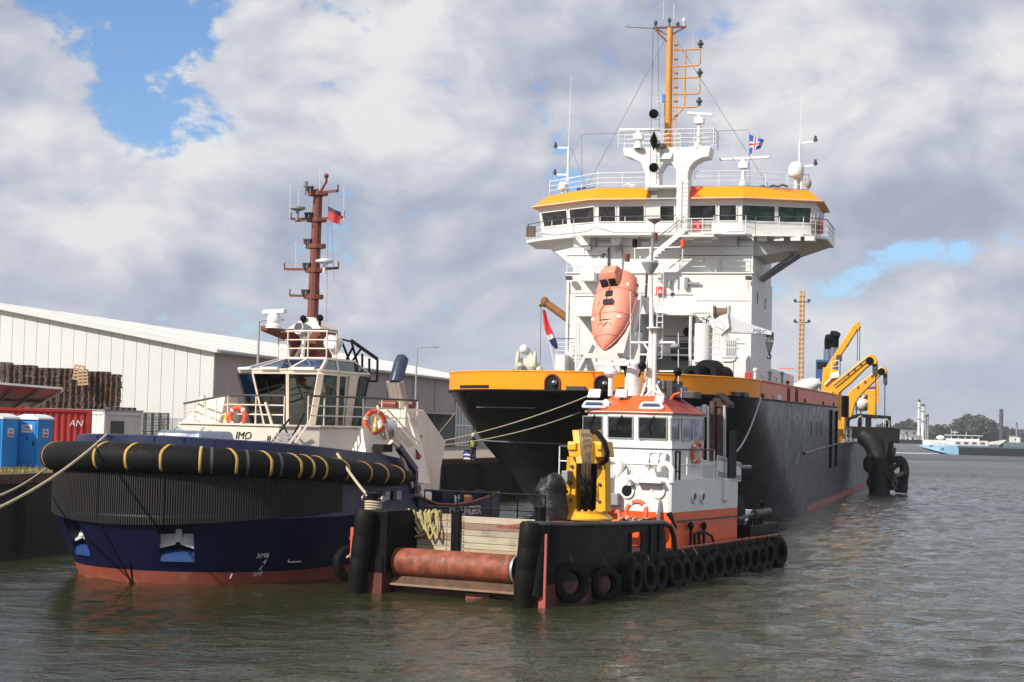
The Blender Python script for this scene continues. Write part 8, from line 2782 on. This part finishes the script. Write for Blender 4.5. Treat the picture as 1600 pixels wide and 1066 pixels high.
# ================================================================== WHITE DECK CRANE on the forecastle
YC = 8.5
def cp(px, py, y=YC): return D.P(px, py, y)
b0 = cp(1098, 590)
wc_ = thing('deck_crane', 'white deck crane with drum winch and dark hook in front of the superstructure', 'crane', D, (b0.x, YC, ZD))
MB().cyl((b0.x, YC, cp(1098, 566).z), (b0.x, YC, cp(1098, 506).z), .52, n=24).build('column', WHITE, wc_)
cn_ = MB().cyl((b0.x, YC, ZD), (b0.x, YC, cp(1098, 566).z), .40, n=16)
for k in range(8):
    a = k * math.pi / 4
    cn_.hull2([(b0.x + .40 * math.cos(a) - .03, YC + .40 * math.sin(a) - .03, cp(1098, 578).z), (b0.x + .40 * math.cos(a) + .03, YC + .40 * math.sin(a) + .03, cp(1098, 578).z), (b0.x + .40 * math.cos(a) + .03, YC + .40 * math.sin(a) + .03, cp(1098, 566).z)],
              [(b0.x + .52 * math.cos(a) - .03, YC + .52 * math.sin(a) - .03, cp(1098, 568).z), (b0.x + .52 * math.cos(a) + .03, YC + .52 * math.sin(a) + .03, cp(1098, 568).z), (b0.x + .52 * math.cos(a) + .03, YC + .52 * math.sin(a) + .03, cp(1098, 566).z)])
cn_.build('column_foot', WHITE, wc_, smooth=30)
p, q_ = cp(1108, 507), cp(1134, 488)
MB().hull2([cp(1108, 507, YC - .5), cp(1126, 524, YC - .5), cp(1140, 512, YC - .5), cp(1137, 490, YC - .5), cp(1124, 494, YC - .5)], [k + V(0, 1.0, 0) for k in (cp(1108, 507, YC - .5), cp(1126, 524, YC - .5), cp(1140, 512, YC - .5), cp(1137, 490, YC - .5), cp(1124, 494, YC - .5))]).build('crane_head', WHITE, wc_, smooth=0, bevel=.04)
poly = [cp(px, py, YC - .32) for px, py in ((1134, 491), (1177, 508), (1206, 518), (1206, 524), (1182, 522), (1136, 519), (1128, 512))]
bm_ = MB().hull2(poly, [k + V(0, .64, 0) for k in poly]).build('boom', paint('boom_grey_white', (.62, .63, .65), .4), wc_, smooth=0, bevel=.03)
text('M&C', .38, cp(1187, 518.5, YC - .335), (1, 0, -.13), (.13, 0, 1), paint('boom_lettering', (.16, .18, .30), .5, dirt=0), bm_, depth=.004)
p = cp(1127, 489)
MB().lathe([(.40, -.38), (.40, -.32), (.28, -.32), (.28, .32), (.40, .32), (.40, .38)], p, (1, 0, 0), 16).build('winch_drum', paint('wire_drum', (.16, .11, .08), .6, dirt=.4), wc_, smooth=30)
for dx in (-.45, .45): MB().box(p.x + dx - .04, p.x + dx + .04, YC - .42, YC + .42, p.z - .5, p.z + .42).build('winch_cheek', WHITE, wc_, smooth=0, bevel=.02)
hk = MB().hull2([cp(1196, 526, YC - .2), cp(1208, 533, YC - .2), cp(1208, 520, YC - .2), cp(1203, 519, YC - .2)], [k + V(0, .4, 0) for k in (cp(1196, 526, YC - .2), cp(1208, 533, YC - .2), cp(1208, 520, YC - .2), cp(1203, 519, YC - .2))]).build('boom_head', DARKG, wc_, smooth=0)
c = cp(1202, 540)
MB().hull2([c + V(-.24, -.12, .22), c + V(.24, -.12, .22), c + V(.10, -.12, -.35), c + V(-.10, -.12, -.35)], [c + V(-.24, .12, .22), c + V(.24, .12, .22), c + V(.10, .12, -.35), c + V(-.10, .12, -.35)]).build('hook_block', DARKG, wc_, smooth=0, bevel=.03)
MB().tube([c + V(0, 0, -.35), c + V(0, 0, -.5), c + V(.10, 0, -.62), c + V(.04, 0, -.76), c + V(-.08, 0, -.74), c + V(-.11, 0, -.64)], [.04, .05, .05, .05, .04, .02], 8).build('hook', BLACKP, wc_)
for dx in (-.1, .1): MB().cyl(c + V(dx, 0, .2), c + V(dx, 0, .6), .02, n=4).build('hoist_wire', DARKG, wc_)
mb = MB()
for dx in (.66, .98): mb.cyl((b0.x + dx, YC - .45, cp(1098, 592).z), (b0.x + dx, YC - .45, cp(1098, 497).z), .03, n=6)
for k in range(18): z = lerp(cp(1098, 590).z, cp(1098, 500).z, k / 17); mb.cyl((b0.x + .66, YC - .45, z), (b0.x + .98, YC - .45, z), .02, n=4)
for k in range(7):
    z = lerp(cp(1098, 565).z, cp(1098, 503).z, k / 6)
    mb.tube([(b0.x + .66, YC - .45, z), (b0.x + .58, YC - .85, z), (b0.x + .82, YC - 1.08, z), (b0.x + 1.06, YC - .85, z), (b0.x + .98, YC - .45, z)], .018, 4)
mb.build('caged_ladder', WHITE2, wc_)
p, q_ = cp(1128, 559, YC - .3), cp(1153, 530, YC - .3)
fl = MB().box(p.x, q_.x, YC - .9, YC + .2, p.z - .06, p.z).build('operator_platform', WHITE, wc_, smooth=0)
mb = MB()
for k in range(9):
    x = lerp(p.x, q_.x, k / 8)
    mb.cyl((x, YC - .9, p.z), (x, YC - .9, q_.z), .03, n=5)
for z in (p.z + .05, lerp(p.z, q_.z, .5), q_.z): mb.cyl((p.x, YC - .9, z), (q_.x, YC - .9, z), .03, n=5).cyl((q_.x, YC - .9, z), (q_.x, YC + .2, z), .03, n=5)
mb.build('guard_cage', WHITE2, fl)
MB().box(lerp(p.x, q_.x, .25), lerp(p.x, q_.x, .9), YC - .5, YC + .1, p.z, q_.z - .08).build('control_stand', GREYP, fl, smooth=0, bevel=.03)
MB().tube([(p.x - .1, YC, p.z - .25), (q_.x - .4, YC, p.z - .25), (q_.x - .15, YC, p.z - .15), (q_.x - .12, YC, p.z - .03)], .05, 6).build('pipe', WHITE2, wc_)
for px, py in ((1108, 502), (1117, 498)):
    a = cp(px, py, YC - .2)
    MB().tube([a, a + V(-.35, 0, .15), a + V(-.5, 0, -.1), a + V(-.45, 0, -.9)], .035, 5).build('hydraulic_hose', BLACKP, wc_)

# ================================================================== flags, brown crane arm at the port side
BR = paint('brown_orange_arm', (.30, .125, .030), .5, dirt=.3, dirtcol=(.12, .05, .02))
p, q_ = D.P(851, 472, 27), D.P(890, 500, 27)
q_ = p.lerp(q_, 1.6)
ar = thing('deck_crane', 'brown crane arm poking out left of the white superstructure', 'crane', D, (q_.x, 27, ZD))
MB().cyl(p, q_, .26, .30, 12).build('arm', BR, ar)
MB().ball(p, .34, 12, (.9, 1, 1.15)).cyl(p + V(0, -.3, .1), p + V(0, .3, .1), .2, n=12).build('arm_head', BR, ar)
MB().cyl(q_, (q_.x, 27, ZD), .4, n=12).build('column', BR, ar)
MB().ball(p + V(-.3, 0, -.25), .12, 8).cyl(p + V(-.25, 0, -.2), D.P(844, 580, 27), .02, n=4).build('hoist_wire', DARKG, ar)
YFl = 12.0
def fp(px, py): return D.P(px, py, YFl)
FW, FB = paint('flag_white', (.72, .72, .74), .8), paint('flag_blue', (.02, .04, .16), .8)
fg = thing('flag', 'red white and blue flag hanging furled left of the superstructure', 'flag', D, fp(850, 484))
segs = [((847.5, 484), (852.5, 485)), ((848, 500), (857, 499)), ((850, 514), (861, 512)), ((854, 524), (865, 521)), ((858, 532), (867, 527)), ((863, 540), (870, 535)), ((869, 546), (872, 543))]
for i in range(len(segs) - 1):
    (a, b), (c, d) = segs[i], segs[i + 1]
    rows = []
    for j in range(4):
        f = j / 3
        l_, r_ = fp(*a).lerp(fp(*c), f), fp(*b).lerp(fp(*d), f)
        rows.append([l_.lerp(r_, k / 5) + V(0, .10 * math.sin(k * 2.0 + i + f), 0) for k in range(6)])
    MB().loft(rows, False, False).build('cloth', (FRED if i < 3 else FW if i < 4 else FB), fg, smooth=60)
red_bright = paint('flag_bright_red', (.68, .06, .07), .8)
for ch in fg.children:
    if ch.data.materials[0] == FRED: ch.data.materials[0] = red_bright
MB().cyl(D.P(868, 583, YFl), D.P(857, 522, YFl + .1), .035, n=6).build('flag_staff', WHITE2, fg)
YB = 16.4
def bp_(px, py): return D.P(px, py, YB)
bfl = thing('flag', 'blue flag with white and red cross flying over the bridge roof', 'flag', D, bp_(1171, 210))
BLF, RDF = paint('flag_royal_blue', (.04, .12, .50), .8), paint('flag_cross_red', (.62, .06, .10), .8)
cells = {}
nx, ny = 14, 9
def flp(i, j):
    u, v = i / nx, j / ny
    a = bp_(lerp(1171, 1194, u) - 6 * v * u, lerp(210, 219, u) + lerp(32, 12, u) * v)
    return a + V(0, .18 * math.sin(u * 6 + v * 1.5) * u, 0)
for i in range(nx):
    for j in range(ny):
        mt = RDF if (i in (5, 6) or j == 4) else FW if (i in (4, 7) or j in (3, 5)) else BLF
        cells.setdefault(mt.name, (mt, MB()))[1].add([flp(i, j), flp(i + 1, j), flp(i + 1, j + 1), flp(i, j + 1)], [(0, 1, 2, 3)])
for mt, mb in cells.values(): mb.build('cloth', mt, bfl, smooth=60)
MB().cyl(bp_(1170.5, 205), bp_(1171.5, 291), .018, n=4).build('halyard', GREYP, bfl)

# ================================================================== dredging gear on the starboard side, behind the forecastle
def gq(px, py, y): return D.P(px, py, y)


def plate_arm(th, pts, y, depth, name='arm', mat=None, bev=.05):
    a = [gq(px, py, y) for px, py in pts]
    return MB().hull2(a, [k + V(0, depth, 0) for k in a]).build(name, mat or GANTRY, th, smooth=0, bevel=bev)


# slewing crane
y = 52.0
c = gq(1298, 612, y)
k1 = thing('deck_crane', 'tall yellow derrick crane with raised boom beside the blue funnel', 'crane', D, (c.x, y, 4.5))
plate_arm(k1, ((1283, 612), (1308, 612), (1309, 578), (1286, 574)), y, 2.0, 'pedestal')
MB().cyl((c.x, y + 1, 4.5), (c.x, y + 1, c.z), .8, n=14).build('column', GANTRY, k1)
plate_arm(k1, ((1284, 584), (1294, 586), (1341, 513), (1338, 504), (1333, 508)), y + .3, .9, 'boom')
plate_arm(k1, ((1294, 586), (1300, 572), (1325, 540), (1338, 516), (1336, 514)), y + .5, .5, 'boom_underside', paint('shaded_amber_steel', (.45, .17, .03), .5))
plate_arm(k1, ((1334, 510), (1341, 516), (1344, 510), (1341, 503), (1336, 504)), y + .1, 1.2, 'boom_head')
for px in (1340, 1343.5): MB().cyl(gq(px, 514, y + .4), gq(px - .5, 564, y + .4), .03, n=4).build('hoist_wire', DARKG, k1)
plate_arm(k1, ((1306, 564), (1314, 564), (1314, 554), (1307, 555)), y + .1, 1.2, 'motor', DARKG)
MB().cyl(gq(1289, 602, y - .1), gq(1303, 588, y - .1), .10, n=6).build('luffing_ram', STEEL, k1)
plate_arm(k1, ((1298, 583), (1311, 580), (1312, 590), (1297, 592)), y - .4, .5, 'walkway', WHITE)
rail([gq(1299, 583, y - .4), gq(1311, 580, y - .4)], .9, k1, bars=2, gap=.7, r=.03)

# three suction pipe gantries, each an angled arm that swings outboard
for i, (pts, y, hd, lab) in enumerate((
        (((1297, 612), (1300, 599), (1316, 587), (1355, 556.5), (1361, 553.5), (1366, 556), (1371, 564), (1370, 569), (1362, 569), (1353, 575), (1330, 598), (1311, 614), (1306, 626), (1300, 634), (1296, 634)), 50.0, ((1363, 569), (1371, 569), (1371, 587), (1367, 590), (1363, 585)), 'big yellow gantry arm reaching right, nearest behind the salmon bulwark'),
        (((1316, 652), (1318, 640), (1325, 614.5), (1330, 609), (1374, 575), (1379.5, 572), (1384, 576), (1386, 580), (1385, 584), (1376, 585.4), (1362, 600), (1345, 617), (1336, 630), (1332, 645), (1330, 652)), 60.0, ((1380, 584), (1386, 584), (1386, 600), (1383, 603), (1380, 599)), 'second yellow gantry arm, lower and farther right, with wire into the water gear'))):
    c = gq(pts[0][0] + 6, pts[0][1], y)
    th = thing('gantry', lab, 'gantry', D, (c.x, y, 4.5), 'suction pipe gantries')
    plate_arm(th, pts, y, 1.1, 'arm')
    plate_arm(th, hd, y + .2, .7, 'sheave_block', DARKG)
    hx_, hy_ = (1359, 564) if i == 0 else (1377, 581)
    cc = gq(hx_, hy_, y - .03)
    MB().lathe([(.32, 0), (.32, .04)], (cc.x, y - .04, cc.z), (0, 1, 0), 14).build('sheave', BLACKP, th)
    for k in range(3):
        f = (k + 1) / 4
        a0, a1 = (pts[2], pts[3]) if i == 0 else (pts[3], pts[4])
        px, py = lerp(a0[0], a1[0], f), lerp(a0[1], a1[1], f)
        a = gq(px, py + 3, y - .02)
        MB().box(a.x - .08, a.x + .08, y - .03, y + .0, a.z - .25, a.z).build('lifting_lug', MASTR, th, smooth=0)
    if i == 1:
        MB().cyl(gq(1382.5, 600, y + .4), gq(1382.5, 655, y + .4), .05, n=5).build('hoist_wire', DARKG, th)
    else:
        MB().cyl(gq(1368, 588, y + .4), gq(1369, 655, y + .4), .04, n=5).cyl(gq(1303, 603, y - .2), gq(1353, 562, y - .2), .05, n=5).build('hoist_wire', DARKG, th)
    MB().box(c.x - 1.6, c.x - .1, y - .2, y + 1.4, 4.45, c.z + .05).build('gantry_foot', GANTRY, th, smooth=0, bevel=.05)
y = 72.0
c = gq(1360, 655, y)
th = thing('gantry', 'yellow upright gantry frame farthest right behind the black pipe carriage', 'gantry', D, (c.x, y, 4.5), 'suction pipe gantries')
plate_arm(th, ((1356, 655), (1367, 655), (1369, 617), (1372, 616), (1372, 609), (1349, 610), (1349, 616), (1356, 618)), y, 1.0, 'arm')
plate_arm(th, ((1352, 608), (1371, 607), (1371, 604), (1356, 605)), y + .2, .8, 'top_cover', MASTR)
MB().bar(gq(1338, 650, y + .5), gq(1338, 612, y + .5), .12).bar(gq(1345, 650, y + .5), gq(1345, 612, y + .5), .12).bar(gq(1336, 634, y + .5), gq(1356, 618, y + .5), .2).bar(gq(1336, 640, y + .4), gq(1350, 640, y + .4), .1).build('bracing', DARKG, th, smooth=0)
mb = MB()
for dz in range(12):
    z0 = 596 + dz * 3
    mb.bar(gq(1369, z0, y - .3), gq(1373, z0 + 2, y - .3), .10)
mb.bar(gq(1369, 594, y - .3), gq(1369, 632, y - .3), .08).bar(gq(1373, 594, y - .3), gq(1373, 632, y - .3), .08)
mb.build('lattice_ladder', GANTRY, th, smooth=0)
p = gq(1347, 630, y + 1)
MB().ball(p, .8, 10).build('machinery', WHITE, th)
MB().ball(gq(1352, 634, y + .8), .5, 10).build('green_buoy', paint('dull_green', (.06, .14, .06), .7), th)
for px, py in ((1316, 635),):
    p = gq(px, py, 56)
    MB().box(p.x - .5, p.x + .5, 56, 57, p.z - .9, p.z + .9).build('dark_winch', BLACKP, dr, smooth=0, bevel=.1)
for k in range(3):
    MB().bar(gq(1309 + k * 2.6, 656 + k, 49), gq(1314 + k * 2.4, 682 + k * 2, 49), .14).build('yellow_strut', GANTRY, dr, smooth=0)
rail([(HB - .2, 48, 4.55), (HB - .2, 72, 4.6)], 1.1, dr, GREYP, bars=2, gap=2.5, r=.05)

# black suction pipe carriage and draghead slung outboard
SG = paint('wet_black_steel', (.009, .008, .0075), .6, dirt=.5, dirtcol=(.026, .020, .016), scale=.6, spec=.3)
y = 66.0
c = gq(1372, 740, y)
sp = thing('suction_pipe', 'black suction pipe and draghead slung over the dredger side', 'suction pipe', D, (c.x, y, 0))
plate_arm(sp, ((1321, 683), (1321, 666), (1391, 668), (1405, 669.5), (1404, 693), (1385, 691), (1368, 688), (1360, 698), (1356, 692), (1340, 686)), y, 2.0, 'carriage_beam', SG)
for (px0, px1, py0, py1) in ((1321, 1326, 652, 668), (1340, 1345, 650, 668), (1352, 1360, 650, 668), (1384, 1391, 652, 669)):
    plate_arm(sp, ((px0, py1), (px1, py1), (px1, py0), (px0, py0)), y + .2, 1.4, 'carriage_post', SG)
plate_arm(sp, ((1321, 656), (1326, 650), (1342, 646.5), (1391, 650), (1391, 655), (1342, 652), (1328, 655), (1322, 662)), y + .1, 1.6, 'carriage_top_rail', SG)
for px, py in ((1344, 657), (1385, 662)):
    p = gq(px, py, y - .1)
    MB().tube([p + V(-.25, 0, -.3), p + V(-.2, 0, .2), p + V(.05, 0, .4), p + V(.25, 0, .15), p + V(.22, 0, -.35)], .07, 6).build('shackle', STEEL, sp)
def gt(pts, r_, name='pipe', mat=None, n=12):
    return MB().tube(smooth_path([gq(px, py, yy) for px, py, yy in pts], 3), r_, n).build(name, mat or SG, sp)


gt(((1350, 680, y + .8), (1362, 690, y + .5), (1370, 706, y + .3), (1374, 730, y), (1374, 765, y - .5), (1374, 780, y - .8)), .92, 'main_pipe', n=18)
gt(((1388, 690, y), (1388, 712, y), (1384, 725, y)), .45)
gt(((1395, 700, y), (1392, 722, y + .2), (1390, 740, y)), .32, mat=paint('dull_grey_pipe', (.10, .10, .09), .5))
gt(((1366, 718, y - .6), (1359, 716, y - .6), (1355, 722, y - .6), (1356, 732, y - .6), (1364, 735, y - .6)), .35)
gt(((1398, 722, y), (1406, 719, y), (1412, 727, y), (1413, 742, y), (1409, 752, y), (1400, 750, y)), .42, 'draghead_arch')
gt(((1409, 745, y + .3), (1409, 757, y + .3), (1408, 770, y + .3)), .55, 'draghead_leg')
gt(((1390, 742, y - .5), (1402, 745, y - .5), (1413, 740, y - .5)), .28)
gt(((1393, 735, y - .6), (1401, 728, y - .4), (1408, 724, y - .2)), .2)
gt(((1372, 752, y - .8), (1360, 748, y - .8), (1357, 756, y - .8), (1366, 766, y - .8)), .18)
gt(((1382, 735, y - .8), (1392, 752, y - .9), (1400, 766, y - .9)), .2)
gt(((1398, 752, y - .8), (1388, 764, y - .9)), .16)
gt(((1388, 748, y - .7), (1398, 748, y - .7), (1402, 756, y - .7), (1396, 764, y - .7)), .16)
plate_arm(sp, ((1356, 740), (1392, 736), (1404, 748), (1396, 766), (1362, 764), (1356, 752)), y + .2, 1.2, 'draghead', SG)
for px, py in ((1360, 724), (1390, 742), (1378, 752)):
    p = gq(px, py, y - .7)
    MB().lathe([(.5, -.1), (.5, .1), (.3, .14)], p, (0, -1, 0), 14).build('flange', SG, sp)

# ================================================================== AIR: light haze over the far water
hzm = bpy.data.materials.new('air_haze')
hzm.use_nodes = True
_t = NT(hzm.node_tree)
_t.n.clear()
_o2 = _t.node('ShaderNodeOutputMaterial')
_pv = _t.node('ShaderNodeVolumePrincipled')
_pv.inputs['Color'].default_value = (.86, .90, .96, 1)
_pv.inputs['Density'].default_value = 0.00017
_pv.inputs['Anisotropy'].default_value = 0.2
_t.l.new(_pv.outputs[0], _o2.inputs['Volume'])
hz_ = MB().box(-1500, 3200, -320, 3300, -4, 62).build('haze', hzm, None, smooth=0, kind='stuff')
